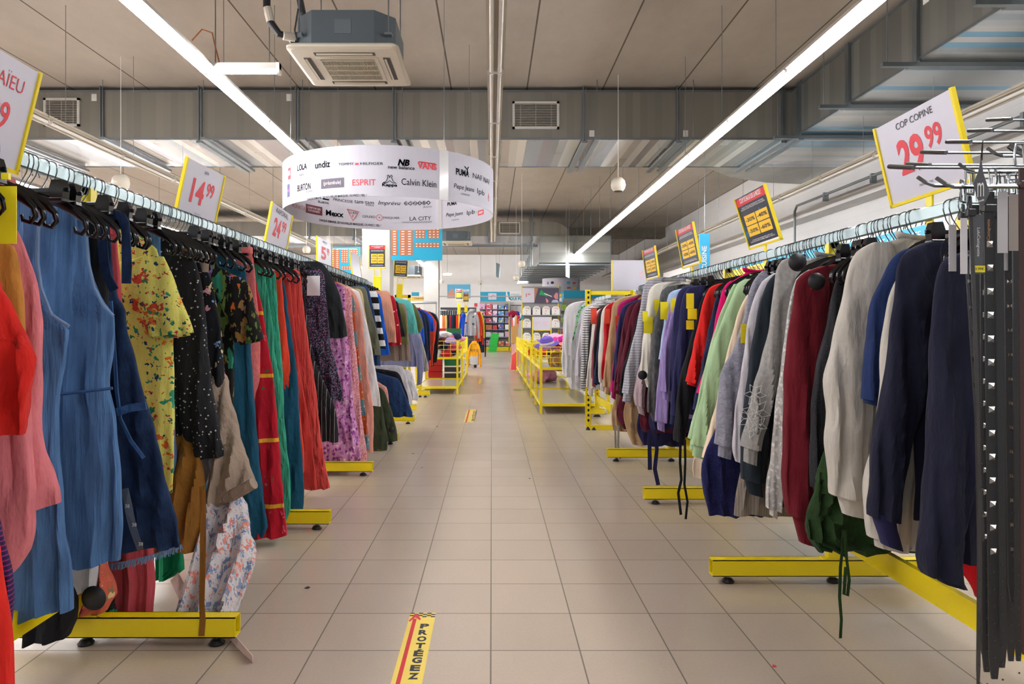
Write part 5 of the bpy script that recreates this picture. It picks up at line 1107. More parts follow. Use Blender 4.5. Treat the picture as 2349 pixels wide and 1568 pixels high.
for px_, py_, w_, h_, mm in ((1304, 648, 9, 7, SKYB), (1317, 649, 10, 4, RED_INK), (1326, 649, 3, 9, mat('logo_pink', '#e86a9c', .5)), (1305, 660, 10, 4, RED_INK), (1318, 660, 8, 5, PROMO_Y), (1326, 660, 4, 6, SKYB), (1257, 649, 5, 6, mat('violet_print', '#4b4684', .5)), (1267, 648, 8, 6, PALE_INK), (1281, 648, 12, 3, mat('pale_red', '#f0b4ba', .5))):
    fn, t = ring_fn(px_, py_, False, RC2, r2); W, H = w_ * t / F, h_ * t / F; V = []
    for i in range(13): a = 2 * PI * i / 12; V.append(fn(W / 2 * math.copysign(abs(math.cos(a)) ** .6, math.cos(a)), H / 2 * math.copysign(abs(math.sin(a)) ** .6, math.sin(a)), .004))
    MB().add(V[:-1], [tuple(range(12))]).build('brand_logo', mm, ring2)
for a in (-.9, .9, 2.4, -2.4): MB().tube([(RC2.x + r2 * math.sin(a), RC2.y - r2 * math.cos(a), z1), (RC2.x + r2 * math.sin(a), RC2.y - r2 * math.cos(a), CH + 2.04)], .006, 5).build('suspension_wire', WIRE, ring2)

INK, GREY_INK, PALE_INK = KEEP_INK
# ================================================================== TEAL SIZE CHARTS
def chart(x0, x1, y0, y1, d, label, title):
    a, b = P(x0, y1, d), P(x1, y0, d)
    o = E('size_chart', tuple((a + b) / 2), label, 'sign')
    MB().box(a.x, b.x, d, d + .02, a.z, b.z).build('chart_board', TEAL, o)
    M_C = mat('copper_print', '#b06a44', .5); W, H = b.x - a.x, b.z - a.z
    pn = MB(); tx = MB(); rnd = random.Random(5)
    for (u0, u1, v0, v1, c, r) in ((.0, .12, .12, .95, 1, 14), (.16, .42, .12, .95, 2, 14), (.46, .66, .52, .95, 3, 7), (.72, .95, .52, .95, 3, 7), (.46, .95, .3, .42, 7, 2)):
        pn.box(a.x + u0 * W, a.x + u1 * W, d - .003, d, a.z + v0 * H, a.z + v1 * H)
        for i in range(r):
            for j in range(c):
                cx_, cz_ = a.x + (u0 + (u1 - u0) * (j + .5) / c) * W, a.z + (v0 + (v1 - v0) * (i + .5) / r) * H
                s = (u1 - u0) * W / c * .22; tx.box(cx_ - s, cx_ + s, d - .005, d - .003, cz_ - (v1 - v0) * H / r * .16, cz_ + (v1 - v0) * H / r * .16)
    pn.build('chart_panels', M_C, o); tx.build('chart_figures', WHI, o)
    if title:
        mb = MB(); put_text(mb, title, lambda p, q: ((a.x + b.x) / 2 + p, d - .004, b.z - .03 * H * 2 + q), wd=W * .8, bold=.02); mb.build('lettering', WHI, o)
    MB().tube([(a.x + .1, d, b.z), (a.x + .1, d, CZ)], .004, 5).tube([(b.x - .1, d, b.z), (b.x - .1, d, CZ)], .004, 5).build('suspension_wire', WIRE, o)
    return o
chart(898, 1014.5, 500, 597, 12.4, 'teal size chart panel hanging right of the first white column', None)
chart(745, 826, 566, 642, 15.5, 'teal size chart panel hanging behind the 5.99 price sign', 'GUIDE DE CORRESPONDANCE DES TAILLES')

# ================================================================== BELTS ON PEGS, RIGHT FOREGROUND
BX = 1.8
st = E('belt_stand', (1.5, 1.62, 0), 'chrome belt display stand with long pegs at the right edge', 'display stand')
g = MB()
for y in (1.35, 1.62, 1.95): g.tube([(BX, y, .1), (BX, y, 1.78)], .009, 8)
for z in [.3 + .15 * i for i in range(10)]: g.tube([(BX, 1.3, z), (BX, 2.0, z)], .005, 6)
g.box(BX - .3, BX + .3, 1.55, 1.7, 0, .04).box(BX - .02, BX + .02, 1.58, 1.66, .04, .3)
g.build('grid_panel', CHR, st)
def peg(px0, py0, d, up=True, r=.0042):
    a = P(px0, py0, d); m = MB(); k = .02 if up else .0
    if up: pts = [(a.x, d, a.z), (a.x + .018, d, a.z - .012), (a.x + .035, d, a.z - .018), (BX, d, a.z - .018)]
    else: pts = [(a.x, d, a.z), (BX, d, a.z - .002)]
    m.tube(pts, r, 8)
    if not up:
        m.tube([(a.x + .004, d - .045, a.z - .011), (a.x, d + .045, a.z + .013)], .0055, 8)
    m.build('peg', CHR, st)
for px0, py0, d in ((2065, 384, 1.62), (2140, 350, 1.75), (2105, 378, 1.8), (2197, 326, 1.85), (2247, 300, 1.95), (2290, 275, 2.0)): peg(px0, py0, d, False, .0035)
for px0, py0, d in ((2105, 406, 1.48), (2148, 408, 1.42), (2199, 376, 1.58), (2265, 340, 1.66), (2313, 336, 1.5), (2318, 330, 1.55)): peg(px0, py0, d, True)
LEA = mat('black_leather', '#0e0f11', .42, bump=.3, bscale=220, spec=.6); LEAG = mat('grey_black_leather', '#1e1f22', .45, bump=.3, bscale=220); LEAB = mat('brown_leather', '#3c2420', .4, bump=.3, bscale=200)
STUD = mat('pyramid_stud', '#8d8a86', .25, 1.)
def belt(px, py0, py1, d, wd, label, m=LEA, studs=0, holes=5, face=0., bend=0., buckle=True, ang=0., studpx=None, tagc=None):
    a = P(px, py0, d); b = P(px, py1, d); x = a.x; n = 24
    o = E('belt', (x, d, a.z), label, 'belt', None)
    ca, sa = math.cos(ang), math.sin(ang)
    def at(f): return Vector((x + bend * math.sin(f * PI) * .5 + face * f, d, a.z + (b.z - a.z) * f))
    V = []
    for i in range(n + 1):
        f = i / n; c = at(f); wq = wd / 2 * (1 if f < .985 else .55)
        V.append([(c.x - ca * wq, c.y - sa * wq - .0018, c.z), (c.x + ca * wq, c.y + sa * wq - .0018, c.z), (c.x + ca * wq, c.y + sa * wq + .0018, c.z), (c.x - ca * wq, c.y - sa * wq + .0018, c.z)])
    MB().rings(V).build('strap', m, o)
    lp = MB(); c = at(.03); lp.box(c.x - ca * wd * .58 - .004 * sa, c.x + ca * wd * .58 + .004 * sa, c.y - .008, c.y + .006, c.z - .012, c.z + .004, .002); lp.build('keeper_loop', m, o)
    if buckle:
        bz = a.z + .005; mb = MB()
        mb.tube([(x - .0 - .014 * ca, d - .014 * sa, bz), (x - .017 * ca, d - .017 * sa, bz + .02), (x - .014 * ca, d - .014 * sa, bz + .045), (x + .014 * ca, d + .014 * sa, bz + .045), (x + .017 * ca, d + .017 * sa, bz + .02), (x + .014 * ca, d + .014 * sa, bz)], .0026, 7, closed=True)
        mb.tube([(x, d, bz + .044), (x, d - .004, bz + .003)], .0018, 6); mb.build('buckle', CHR, o, smooth=True)
    if studs:
        z0, z1 = (P(px, studpx[0], d).z, P(px, studpx[1], d).z)
        for k in range(studs):
            z = z0 + (z1 - z0) * k / (studs - 1); f = (z - a.z) / (b.z - a.z); c = at(f); s = wd * .30
            mb = MB().add([(c.x - ca * s, c.y - sa * s - .0019, z - s), (c.x + ca * s, c.y + sa * s - .0019, z - s), (c.x + ca * s, c.y + sa * s - .0019, z + s), (c.x - ca * s, c.y - sa * s - .0019, z + s), (c.x + sa * .006, c.y - .0085 * ca, z)], [(0, 1, 4), (1, 2, 4), (2, 3, 4), (3, 0, 4), (3, 2, 1, 0)])
            mb.build('stud', STUD, o)
    if holes:
        hm = MB()
        for k in range(holes):
            c = at(.78 + .035 * k); hm.tube([(c.x, c.y - .003, c.z), (c.x, c.y - .0017, c.z)], .0022, 8)
        hm.build('punched_holes', mat('hole_grey', '#3c3d40', .7), o)
    if tagc:
        tpx, tp0, tp1, tw, tm, dy = tagc; q0, q1 = P(tpx, tp0, d - dy), P(tpx, tp1, d - dy)
        MB().box(q0.x - tw / 2, q0.x + tw / 2, d - dy - .0006, d - dy + .0006, q1.z, q0.z, 0).build('hang_tag', tm, o)
        MB().tube([(q0.x, d - dy, q0.z - .004), (x, d - .002, q0.z + .05)], .0008, 4).build('tag_string', BLK, o)
    return o
TG = mat('grey_hang_tag', '#55575b', .5)
belt(2209, 468, 1240, 1.50, .017, 'studded black belt hanging furthest left, edge turned to the aisle', LEAG, 11, 0, face=.045, ang=.7, studpx=(586, 1180), tagc=(2185, 515, 622, .016, TAGW, .01))
belt(2224, 450, 1575, 1.44, .013, 'thin plain dark grey belt hanging second from the left', LEAG, 0, 12, face=.018, bend=.018, ang=.5, tagc=(2211, 500, 628, .014, TAGW, .02))
bb = belt(2268, 440, 1556, 1.46, .0225, 'wide black belt with a full row of silver pyramid studs facing the camera', LEA, 14, 12, face=.012, studpx=(560, 1264), tagc=(2242, 492, 628, .024, TG, .012))
mb = MB(); q = P(2265, 535, 1.455); put_text(mb, 'LuluCastagnette', lambda a_, b_: (q.x - b_, q.y - .004, q.z + a_), wd=.058, bold=.0); mb.build('gold_lettering', mat('gold_foil', '#b9895a', .35, .6), bb)
mb = MB(); q = P(2244, 555, 1.4465); put_text(mb, 'LuluCastagnette', lambda a_, b_: (q.x + b_, q.y, q.z - a_), wd=.06); mb.build('tag_print', WHI, bb)
q = P(2246, 614, 1.4465); MB().box(q.x - .012, q.x + .012, q.y - .001, q.y, q.z - .0095, q.z + .0045).build('price_label', TAGY, bb)
mb = MB(); put_text(mb, '3.99\u20ac', lambda a_, b_: (q.x + a_, q.y - .0015, q.z - .002 + b_), h=.006); mb.build('price_print', INK, bb)
belt(2258, 460, 1540, 1.54, .02, 'black belt with small studs just left of the wide studded one', LEA, 13, 8, face=.005, studpx=(620, 1230), tagc=(2232, 520, 628, .014, TAGW, .0))
belt(2236, 470, 1500, 1.6, .02, 'plain black belt behind the thin dark grey one', LEA, 0, 8, face=.022)
belt(2290, 455, 1530, 1.52, .02, 'plain black belt just right of the wide studded one', LEA, 0, 14, face=.008, tagc=(2300, 440, 580, .022, TAGW, .03))
belt(2312, 450, 1380, 1.58, .018, 'black belt with studs turned sideways', LEAG, 12, 8, face=.012, ang=-.8, studpx=(645, 1260), tagc=(2306, 500, 620, .012, TAGW, .0))
belt(2300, 470, 1515, 1.66, .02, 'glossy plain black belt deepest in the bunch', LEA, 0, 6, face=.02)
belt(2330, 452, 1515, 1.56, .016, 'narrow black belt second from the right edge', LEA, 0, 8, face=.006, tagc=(2328, 446, 575, .026, mat('beige_hang_tag', '#a59a92', .5), .02))
belt(2322, 460, 1440, 1.63, .018, 'narrow black belt with a torn end third from the right edge', LEA, 0, 6, face=.014)
belt(2346, 386, 1500, 1.42, .016, 'brown leather belt at the very right edge', LEAB, 0, 0, face=.004)
dt = MB(); c_ = P(2250, 430, 1.40); k = 1.4 / F
dt.prism([(c_.x, c_.z + 68 * k), (c_.x + 6 * k, c_.z + 30 * k), (c_.x + 20 * k, c_.z - 12 * k), (c_.x, c_.z - 52 * k), (c_.x - 18 * k, c_.z + 8 * k), (c_.x - 7 * k, c_.z + 35 * k)], c_.y - .001, c_.y)
dto = E('diamond_hang_tag', tuple(c_), 'grey diamond-shaped tag with a white letter m hanging from a peg', 'tag'); dt.build('tag_card', TG, dto)
mb = MB(); put_text(mb, 'm', lambda a_, b_: (c_.x - 2 * k + a_, c_.y - .002, c_.z - 5 * k + b_ + .1 * a_), h=32 * k, wd=15 * k); put_text(mb, 'mode', lambda a_, b_: (c_.x - 2 * k + a_, c_.y - .002, c_.z - 30 * k + b_ + .3 * a_), wd=16 * k, bold=.02); mb.build('tag_print', WHI, dto)
MB().tube([(c_.x + .002, c_.y, c_.z + .055), (c_.x + .004, c_.y, c_.z + .095), (c_.x + .012, c_.y + .02, c_.z + .04)], .0012, 5).build('tag_string', BLK, dto)

# ---- yellow card on a clip hanger at the left edge
yc = E('yellow_card', tuple(P(15, 492, 1.9)), 'plain yellow card hanging at the left edge under the 9.99 sign', 'sign')
q = P(10, 492, 1.9); MB().box(q.x - .04, q.x + .034, q.y - .001, q.y + .001, P(0, 559, 1.9).z, P(0, 427, 1.9).z).build('card', TAGY, yc)
MB().box(P(5, 0, 1.9).x, P(22, 0, 1.9).x, 1.895, 1.905, P(0, 412, 1.9).z, P(0, 397, 1.9).z).build('size_marker', TAGY, yc)
# ================================================================== YELLOW BASKET TABLES
def basket_table(name_label, x0, x1, y0, y1, ny, top=.94, bot=.64, shelf=.135, wire_front=True):
    o = E('basket_table', ((x0 + x1) / 2, (y0 + y1) / 2, 0), name_label, 'display table')
    w_ = .018
    ys = [y0 + (y1 - y0) * i / ny for i in range(ny + 1)]
    for x in (x0, x1):
        for y in ys: MB().box(x - w_, x + w_, y - w_, y + w_, 0, top).build('leg', YEL, o)
    f = MB()
    for x in (x0, x1):
        for z in (bot, shelf): f.box(x - .012, x + .012, y0, y1, z - .03, z + .01)
    for y in (y0, y1):
        for z in (bot, shelf): f.box(x0, x1, y - .012, y + .012, z - .03, z + .01)
    f.build('frame_rail', YEL, o)
    for (a, b, hor) in ((x0, x1, 1), (y0, y1, 0)):
        for c in ((y0, y1) if hor else (x0, x1)):
            g = MB(); n = max(2, int((b - a) / (.12 if hor else .24)))
            def pt(u, z): return (u, c, z) if hor else (c, u, z)
            for i in range(n + 1):
                u = a + (b - a) * i / n; g.tube([pt(u, bot), pt(u, top - .01)], .004, 5)
            for i in range(5):
                z = bot + (top - bot - .01) * i / 4; g.tube([pt(a, z), pt(b, z)], .004 if i < 4 else .006, 5)
            g.build('wire_side', YEL, o)
    MB().box(x0, x1, y0, y1, bot - .006, bot).build('basket_floor', mat('board_grey', '#b7b2a8', .6), o)
    MB().box(x0 + .02, x1 - .02, y0 + .02, y1 - .02, shelf - .004, shelf + .004).build('lower_shelf', mat('shelf_white', '#dcd8cc', .15), o)
    return o
RT = (.685, 1.62)
basket_table('yellow wire basket table of summer hats right of the aisle, nearest of the row', RT[0], RT[1], 9.6, 11.9, 2)
basket_table('yellow wire basket table right of the aisle, second of the row', RT[0], RT[1], 12.05, 14.6, 2)
basket_table('yellow wire basket table right of the aisle, furthest of the row', RT[0], RT[1], 14.9, 18.8, 2)
basket_table('yellow wire basket table of caps left of the aisle', -1.36, -.62, 12.4, 14.2, 1, .965, .66, .3 / 3 + .03)
basket_table('yellow wire basket table of shoe boxes left of the aisle', -1.36, -.62, 14.4, 17.2, 1, .965, .66, .13)
def lump(name, label, cat, c, r, m, seed, group=None, flat=.6):
    rnd = random.Random(seed); V = []; n, k = 9, 14; p = [rnd.uniform(0, 6) for _ in range(6)]
    for i in range(n + 1):
        ph = PI * i / n; rr = []
        for j in range(k):
            a = 2 * PI * j / k; q = r * (1 + .22 * math.sin(2 * a + p[0] + ph * 2) + .14 * math.sin(4 * a + p[1] - ph * 3) + .1 * math.sin(7 * a + p[2]))
            s = max(.02, math.sin(ph)); rr.append((c[0] + q * s * math.cos(a), c[1] + q * s * math.sin(a), c[2] + r * flat * (1 - math.cos(ph) + .12 * math.sin(3 * a + p[3]) * s)))
        V.append(rr)
    o = MB().rings(V).build(name, m, smooth=True); tag(o, label, cat, group); return o
def hat(c, r, m, band, label, tilt=(0, 0)):
    o = E('sun_hat', c, label, 'hat', None, (tilt[0], tilt[1], 0))
    MB().lathe([(r, 0), (r, .006), (r * .62, .012), (r * .55, .02), (r * .52, .07), (r * .4, .105), (.01, .112)], n=28).build('hat_body', m, o, True, True)
    MB().lathe([(r * .575, .014), (r * .55, .045)], n=28).build('hat_band', band, o, True)
HB = lambda k, c: fab('hat_' + k, c, wr=.2, bump=.5, bs=200)
hs = [((.80, 9.95, .955), .19, HB('lilac', '#6a56b4'), 'lilac sun hat at the near corner of the right table', (.2, -.2)), ((.92, 10.25, .98), .2, HB('pink', '#eda6c8'), 'pale pink wide sun hat piled on the right table', (.5, -.3)),
      ((1.05, 10.05, .96), .19, HB('magenta', '#cf1a86'), 'magenta sun hat on the right table', (.5, .3)), ((1.12, 9.8, .95), .17, HB('coral', '#e8806c'), 'coral sun hat at the near edge of the right table', (.2, .1)),
      ((1.30, 9.82, .96), .19, HB('navy', '#25375c'), 'navy sun hat with a cream underside leaning on the right table', (.7, .2)), ((1.36, 10.3, 1.0), .22, HB('blue', '#2f4a78'), 'tall navy cone-shaped hat behind the cream one', (1.1, .3)),
      ((1.05, 10.7, .97), .2, HB('straw', '#c4a46c'), 'straw sun hat further back on the right table', (.3, -.2)), ((.88, 11.0, .95), .18, HB('purple', '#8e5bb8'), 'purple sun hat further back on the right table', (.1, .3)),
      ((1.2, 10.9, .96), .2, HB('white', '#dcdad6'), 'white sun hat further back on the right table', (.4, .1)), ((1.15, 9.85, .72), .17, HB('tan', '#8a5c34'), 'tan straw hat inside the near right basket', (1.2, 0)),
      ((.95, 9.85, .72), .15, HB('tanb', '#a97d4a'), 'light straw hat inside the near right basket', (1.2, .2))]
for c, r, m, lb, tl_ in hs: hat(c, r, m, fab('hat_cream', '#d9cdb8'), lb, tl_)
tan = MB().tube([(1.25 + .12 * math.cos(a), 9.72, .78 + .1 * math.sin(a)) for a in [i * PI / 12 for i in range(24)]], .018, 8, closed=True); tag(tan.build('straw_wreath', HB('tan', '#8a5c34'), smooth=True), 'round brown straw ring inside the near right basket', 'basket')
cols = [('black', '#1b1b1f'), ('white', '#e2e0e0'), ('pink', '#e9a0b4'), ('red', '#c4202c'), ('peach', '#eda782'), ('grey', '#8d9aa4'), ('navy', '#20304f'), ('cream', '#e4d9b8'), ('rose', '#d0506c'), ('brown', '#5c2a26'), ('mint', '#9fc8b4'), ('lilac', '#a58fc4')]
def capo(c, r, m, label, rz, group):
    o = E('cap', c, label, 'cap', group, (.25 * math.sin(rz * 3), .3 * math.cos(rz * 2), rz))
    MB().lathe([(r, 0), (r * .98, r * .3), (r * .8, r * .65), (r * .4, r * .88), (.01, r * .93)], n=18).build('cap_crown', m, o, True, True)
    MB().prism([(-r * .7, 0)] + [(r * .75 * math.cos(a), -r * .75 + -r * .75 * math.sin(a)) for a in [PI - i * PI / 8 for i in range(9)]] + [(r * .7, 0)], .0, .006, 2).build('cap_peak', m, o, True)
k = 0
for lay, (z, n) in enumerate(((.68, 8), (.8, 8), (.92, 9), (1.0, 5))):
    for i in range(n):
        k += 1; cn, ch_ = cols[(k * 5 + lay) % 12]; x = -1.28 + .6 * ((i * .37 + lay * .2) % 1.0); y = 12.55 + .5 * ((i * .61 + lay * .31) % 1.0) + .6 * (i % 2)
        if k % 2: capo((x, y, z), .11, fab('cap_' + cn, ch_), '%s cap heaped in the left yellow basket' % cn, k * 1.3, '%s caps in the left basket' % cn)
        else: lump('folded_garment', '%s bundled garment heaped in the left yellow basket' % cn, 'clothing', (x, y, z - .02), .13, fab('cap_' + cn, ch_), k, '%s bundles in the left basket' % cn)
for i in range(10):
    cn, ch_ = cols[(i * 7 + 3) % 12]; lump('beach_bag', '%s soft bag heaped in the second right basket' % cn, 'bag', (.82 + .65 * ((i * .37) % 1), 12.4 + 1.8 * ((i * .61) % 1), .66 + .1 * (i % 3)), .17, fab('cap_' + cn, ch_), i + 90, '%s bags in the second right basket' % cn)
for i, (x, y, z) in enumerate(((.9, 13.2, .14), (1.1, 13.5, .14), (1.0, 13.9, .14))):
    lump('pink_blanket', 'pink soft bundle on the lower shelf of the right tables', 'bundle', (x, y, z), .2, fab('soft_pink', '#e29ab4'), i + 50, 'pink bundles under the right tables')
def carton(x0, x1, y0, y1, z0, z1, m, label, name='shoe_box', lid=None, group=None, cat='box'):
    o = E(name, ((x0 + x1) / 2, (y0 + y1) / 2, z0), label, cat, group)
    MB().box(x0, x1, y0, y1, z0, z1 - .03).build('box_body', m, o); MB().box(x0 - .004, x1 + .004, y0 - .004, y1 + .004, z1 - .03, z1).build('lid', lid or m, o)
bxr, bxg, bxk, bxw = mat('box_red', '#c4161c', .5), mat('box_green', '#0f6a40', .5), mat('box_black', '#2c2a2c', .5), mat('box_white', '#dfe0dc', .5)
for i in range(4):
    carton(-1.30, -1.0, 14.6, 14.9, .67 + .13 * i, .79 + .13 * i, bxr, 'red shoe box in the stack behind the caps, %s' % ('lowest', 'second from the bottom', 'second from the top', 'topmost')[i])
    carton(-.96, -.66, 14.6, 14.9, .67 + .13 * i, .79 + .13 * i, bxg if i % 2 else bxw, '%s shoe box in the stack by the aisle, %s' % ('green' if i % 2 else 'white', ('lowest', 'second from the bottom', 'second from the top', 'topmost')[i]))
for i in range(3): carton(-1.0, -.68, 14.5, 14.85, .145 + .13 * i, .265 + .13 * i, bxk if i < 2 else bxg, '%s shoe box on the lower shelf by the aisle, %s' % ('black' if i < 2 else 'green', ('lowest', 'middle', 'topmost')[i]), lid=bxw if i < 2 else bxg)
for i in range(3): carton(-1.34, -1.06, 14.5, 14.8, .145 + .13 * i, .265 + .13 * i, bxr, 'red shoe box on the lower shelf beside the black ones, %s' % ('lowest', 'middle', 'topmost')[i])
# plain sign frame and card over the hat table
s_ = sign(tuple(P(1243, 742, 11.3)), 0, 0, 0, 45 / F * 11.3, 32 / F * 11.3, 'price', [], 'white sign with a faint mirrored 29.99 showing through above the hat table')
mb = MB(); put_text(mb, '29.99', lambda a, b: (-a, -.0035, b), h=.07); mb.build('show_through_print', mat('faint_red', '#e9c5cb', .5), s_, True)
MB().box(-.16, -.14, -.01, .01, -.5, -.1).box(.14, .16, -.01, .01, -.5, -.1).build('stem', YEL, s_, True)

# ================================================================== FLOOR MARKS AND LITTER
M_ST = mat('sticker_yellow', '#e9cf62', .3)
def sticker(x0, x1, y0, y1, label, text=True, chk=True):
    o = E('floor_sticker', ((x0 + x1) / 2, (y0 + y1) / 2, 0), label, 'floor sticker')
    MB().box(x0, x1, y0, y1, .0, .001).build('sticker_sheet', M_ST, o)
    W, H = x1 - x0, y1 - y0
    ar = MB().box(x0 + .16 * W, x0 + .30 * W, y0, y1 - .06, .001, .0014)
    ar.prism([(x0 + .02 * W, y1 - .075), (x0 + .23 * W, y1 - .005), (x0 + .46 * W, y1 - .06), (x0 + .44 * W, y1 - .075), (x0 + .23 * W, y1 - .045), (x0 + .05 * W, y1 - .09)], .001, .0016, 2); ar.build('red_arrow', mat('arrow_red', '#c8313c', .4), o)
    if chk:
        c = MB(); n = 6; s = W / n
        for i in range(n):
            for j in range(4):
                if (i + j) % 2 == 0: c.box(x0 + i * s, x0 + (i + 1) * s, y1 - (j + 1) * s * .62, y1 - j * s * .62, .001, .0012)
        c.build('chequer_print', INK, o)
    return o
so = sticker(P(942, 0, 2.915).x, P(1000, 0, 2.915).x, 2.05, 2.915, 'yellow floor sticker reading PROT\u00c9GEZ with a red arrow, nearest the camera')
W0 = P(942, 0, 2.915).x; tx = MB()
for i, c in enumerate('PROT\u00c9GEZ'):
    put_text(tx, c, lambda a, b, i=i: (W0 + .072 + a, 2.785 - .057 * i + b, .0014), h=.044 if c != '\u00c9' else .056, wd=.036, bold=.05)
tx.build('lettering', INK, so)
s2 = sticker(P(1071, 0, 9.9).x, P(1092, 0, 9.9).x, 8.75, 10.1, 'yellow floor sticker in the middle of the aisle between the racks', chk=False)
tx = MB(); xq = P(1087, 0, 9.4).x; put_text(tx, 'PROT\u00c9GEZ', lambda a, b: (xq - b, 9.4 + a, .0014), wd=1.1, h=.06, bold=.02); tx.build('lettering', INK, s2)
sticker(P(1095, 0, 15.3).x, P(1104, 0, 15.3).x, 14.6, 16.0, 'yellow floor sticker furthest down the aisle', chk=False)
gs = E('floor_sticker', tuple(P(1184, 894, 13.2).to_2d()) + (0,), 'green and grey leaf-shaped floor sticker by the right tables', 'floor sticker')
MB().prism([(.40, 13.2), (.46, 13.0), (.55, 13.05), (.66, 13.2), (.58, 13.38), (.47, 13.4)], 0, .001, 2).build('sticker_sheet', mat('sticker_green', '#7f9f58', .3), gs)
for i, (px_, py_, r_) in enumerate(((705, 1348, .012), (948, 1040, .01), (1215, 1097, .008), (968, 1072, .006), (1003, 978, .012), (1776, 1528, .008))):
    dd_ = F * CH / (py_ - CY); x_ = (px_ - CX) / F * dd_
    tag(MB().prism([(x_ - r_, dd_ - r_ * .5), (x_ + r_ * .6, dd_ - r_ * .8), (x_ + r_, dd_ + r_ * .3), (x_ - r_ * .2, dd_ + r_ * 1.4)], 0, .003, 2).build('litter_scrap', INK if i != 5 else RED_INK), 'tiny dark scrap of litter on the aisle tiles' if i != 5 else 'tiny red scrap of litter on the tiles at the lower right', 'litter', 'scraps of litter on the aisle tiles' if i != 5 else None)
# garment tag strip on the floor by the left foot
# ================================================================== MIDDLE DISTANCE: children's rack, cardboard bin, gondola
kr = E('clothes_rack', (-.72, 20.5, 0), 'small chrome rack of children\u2019s hoodies standing in the aisle end', 'clothes rack')
g = MB(); KX = P(1090, 0, 20.5).x
g.tube([(KX, 20.5, .08), (KX, 20.5, 1.75)], .02, 8).tube([(KX - .42, 20.5, 1.64), (KX + .05, 20.5, 1.64)], .014, 8).tube([(KX - .35, 20.5, .85), (KX + .05, 20.5, .85)], .014, 8).tube([(KX - .3, 20.5, .09), (KX + .1, 20.5, .09)], .016, 8)
g.tube([(KX, 20.1, 1.66), (KX, 21.4, 1.66)], .016, 8); g.build('frame', CHR, kr)
MB().lathe([(.02, -.045), (.045, -.04), (.045, .04), (.02, .045)], (KX, 20.5, .046), 12).build('castor', RUB, kr)
foxm = fab('fox_print', '#9b9ca0', (('spots', 9, .3, ['#e08c4c', '#9b9ca0', '#3a3b40', '#9b9ca0', '#e8e6e4'], .4),)); gold = fab('gold_fleece', '#e6a51c'); litg = fab('light_grey_fleece', '#b8babf')
def hoodie(x0, x1, ytop, ybot, d, m, label, m2=None, split=None, letters=None, name='hoodie'):
    a, b = P(x0, ytop, d), P(x1, ybot, d); cx = (a.x + b.x) / 2; W = b.x - a.x; H = a.z - b.z
    o = E(name, (cx, d, b.z), label, name.replace('_', ' '))
    zt, zb = a.z, b.z
    ed = [(zt - .02 * H, .13), (zt - .07 * H, .26), (zt - .16 * H, .33), (zt - .5 * H, .3), (zb + .12 * H, .3), (zb + .1 * H, .28)]
    def pth(s): return smoothpath([(z, cx + s * W * q) for z, q in ed], 16)
    shell([tuple(v) for v in pth(1)], [tuple(v) for v in pth(-1)], d, .02, .06, .015, .12, int(x0)).build('body', m, o, smooth=True)
    if m2: shell([(split - .0, cx + .3 * W), (zb + .12 * H, cx + .3 * W), (zb + .09 * H, cx + .28 * W)], [(split, cx - .3 * W), (zb + .12 * H, cx - .3 * W), (zb + .09 * H, cx - .28 * W)], d, .075, .075, .0, .12, 1).build('lower_panel', m2, o, smooth=True)
    for s in (-1, 1):
        so_ = smoothpath([(zt - .1 * H, cx + s * W * .3), (zt - .3 * H, cx + s * W * .42), (zt - .7 * H, cx + s * W * .5), (zb, cx + s * W * .5)], 14); si_ = [(q[0], q[1] - s * W * .15) for q in so_]
        shell([tuple(v) for v in so_], si_, d - .02, .03, .05, .01, .1, 3 + s).build('sleeve', m, o, smooth=True)
    MB().tube([(cx + .12 * W * math.cos(t_), d + .04 * math.sin(t_), zt - .03 * H) for t_ in [i * PI / 8 for i in range(16)]], .03, 8, .05, closed=True).build('hood', m, o, smooth=True)
    if letters:
        mb = MB(); put_text(mb, letters, lambda u, v: (cx + u, d - .082, zt - .33 * H + v), h=.07, wd=.22, bold=.03); mb.build('lettering', INK, o)
    return o
hoodie(1065, 1101, 710, 776, 20.3, foxm, 'grey children\u2019s hoodie printed with foxes facing the aisle')
hoodie(1071, 1105, 784, 841, 20.2, gold, 'golden yellow children\u2019s hoodie with grey lower half and letters NYC', litg, P(0, 817, 20.2).z, 'N Y C')
for i, (xx, cm, nm) in enumerate(((1101, spr, 'red'), (1104, fab('lemon', '#e3dc3c'), 'lemon yellow'), (1107, spn, 'dark navy'), (1066, spb, 'blue'))):
    hoodie(xx - 14, xx + 8, 716 + i, (790, 775, 818, 790)[i], 20.7 + .15 * i, cm, '%s children\u2019s top hanging behind the fox print hoodie' % nm, name='childrens_top')
cb = E('cardboard_bin', (.55, 19.8, 0), 'tall cardboard bin with a red base full of wrapping rolls right of the aisle', 'display bin')
x0, x1 = P(1171, 0, 19.8).x, P(1188, 0, 19.8).x
kz = lambda py: P(0, py, 19.8).z
MB().prism([(x0, .0), (x1, .0), (x1, kz(803)), (x0 + .05, kz(812))], 19.5, 20.1).build('red_base', mat('bin_red', '#e0484c', .5), cb)
MB().prism([(x0 + .02, kz(786)), (x1, kz(786)), (x1, kz(742)), (x0 + .02, kz(750))], 19.55, 20.05).build('card_front', mat('kraft_card', '#b08650', .8), cb)
MB().box(x0 + .02, x1 - .01, 19.6, 20.05, kz(812), kz(786)).build('bin_middle', mat('striped_roll_print', '#d8cdc6', .6, layers=(('xs', .035, .4, '#b8343c'),)), cb)
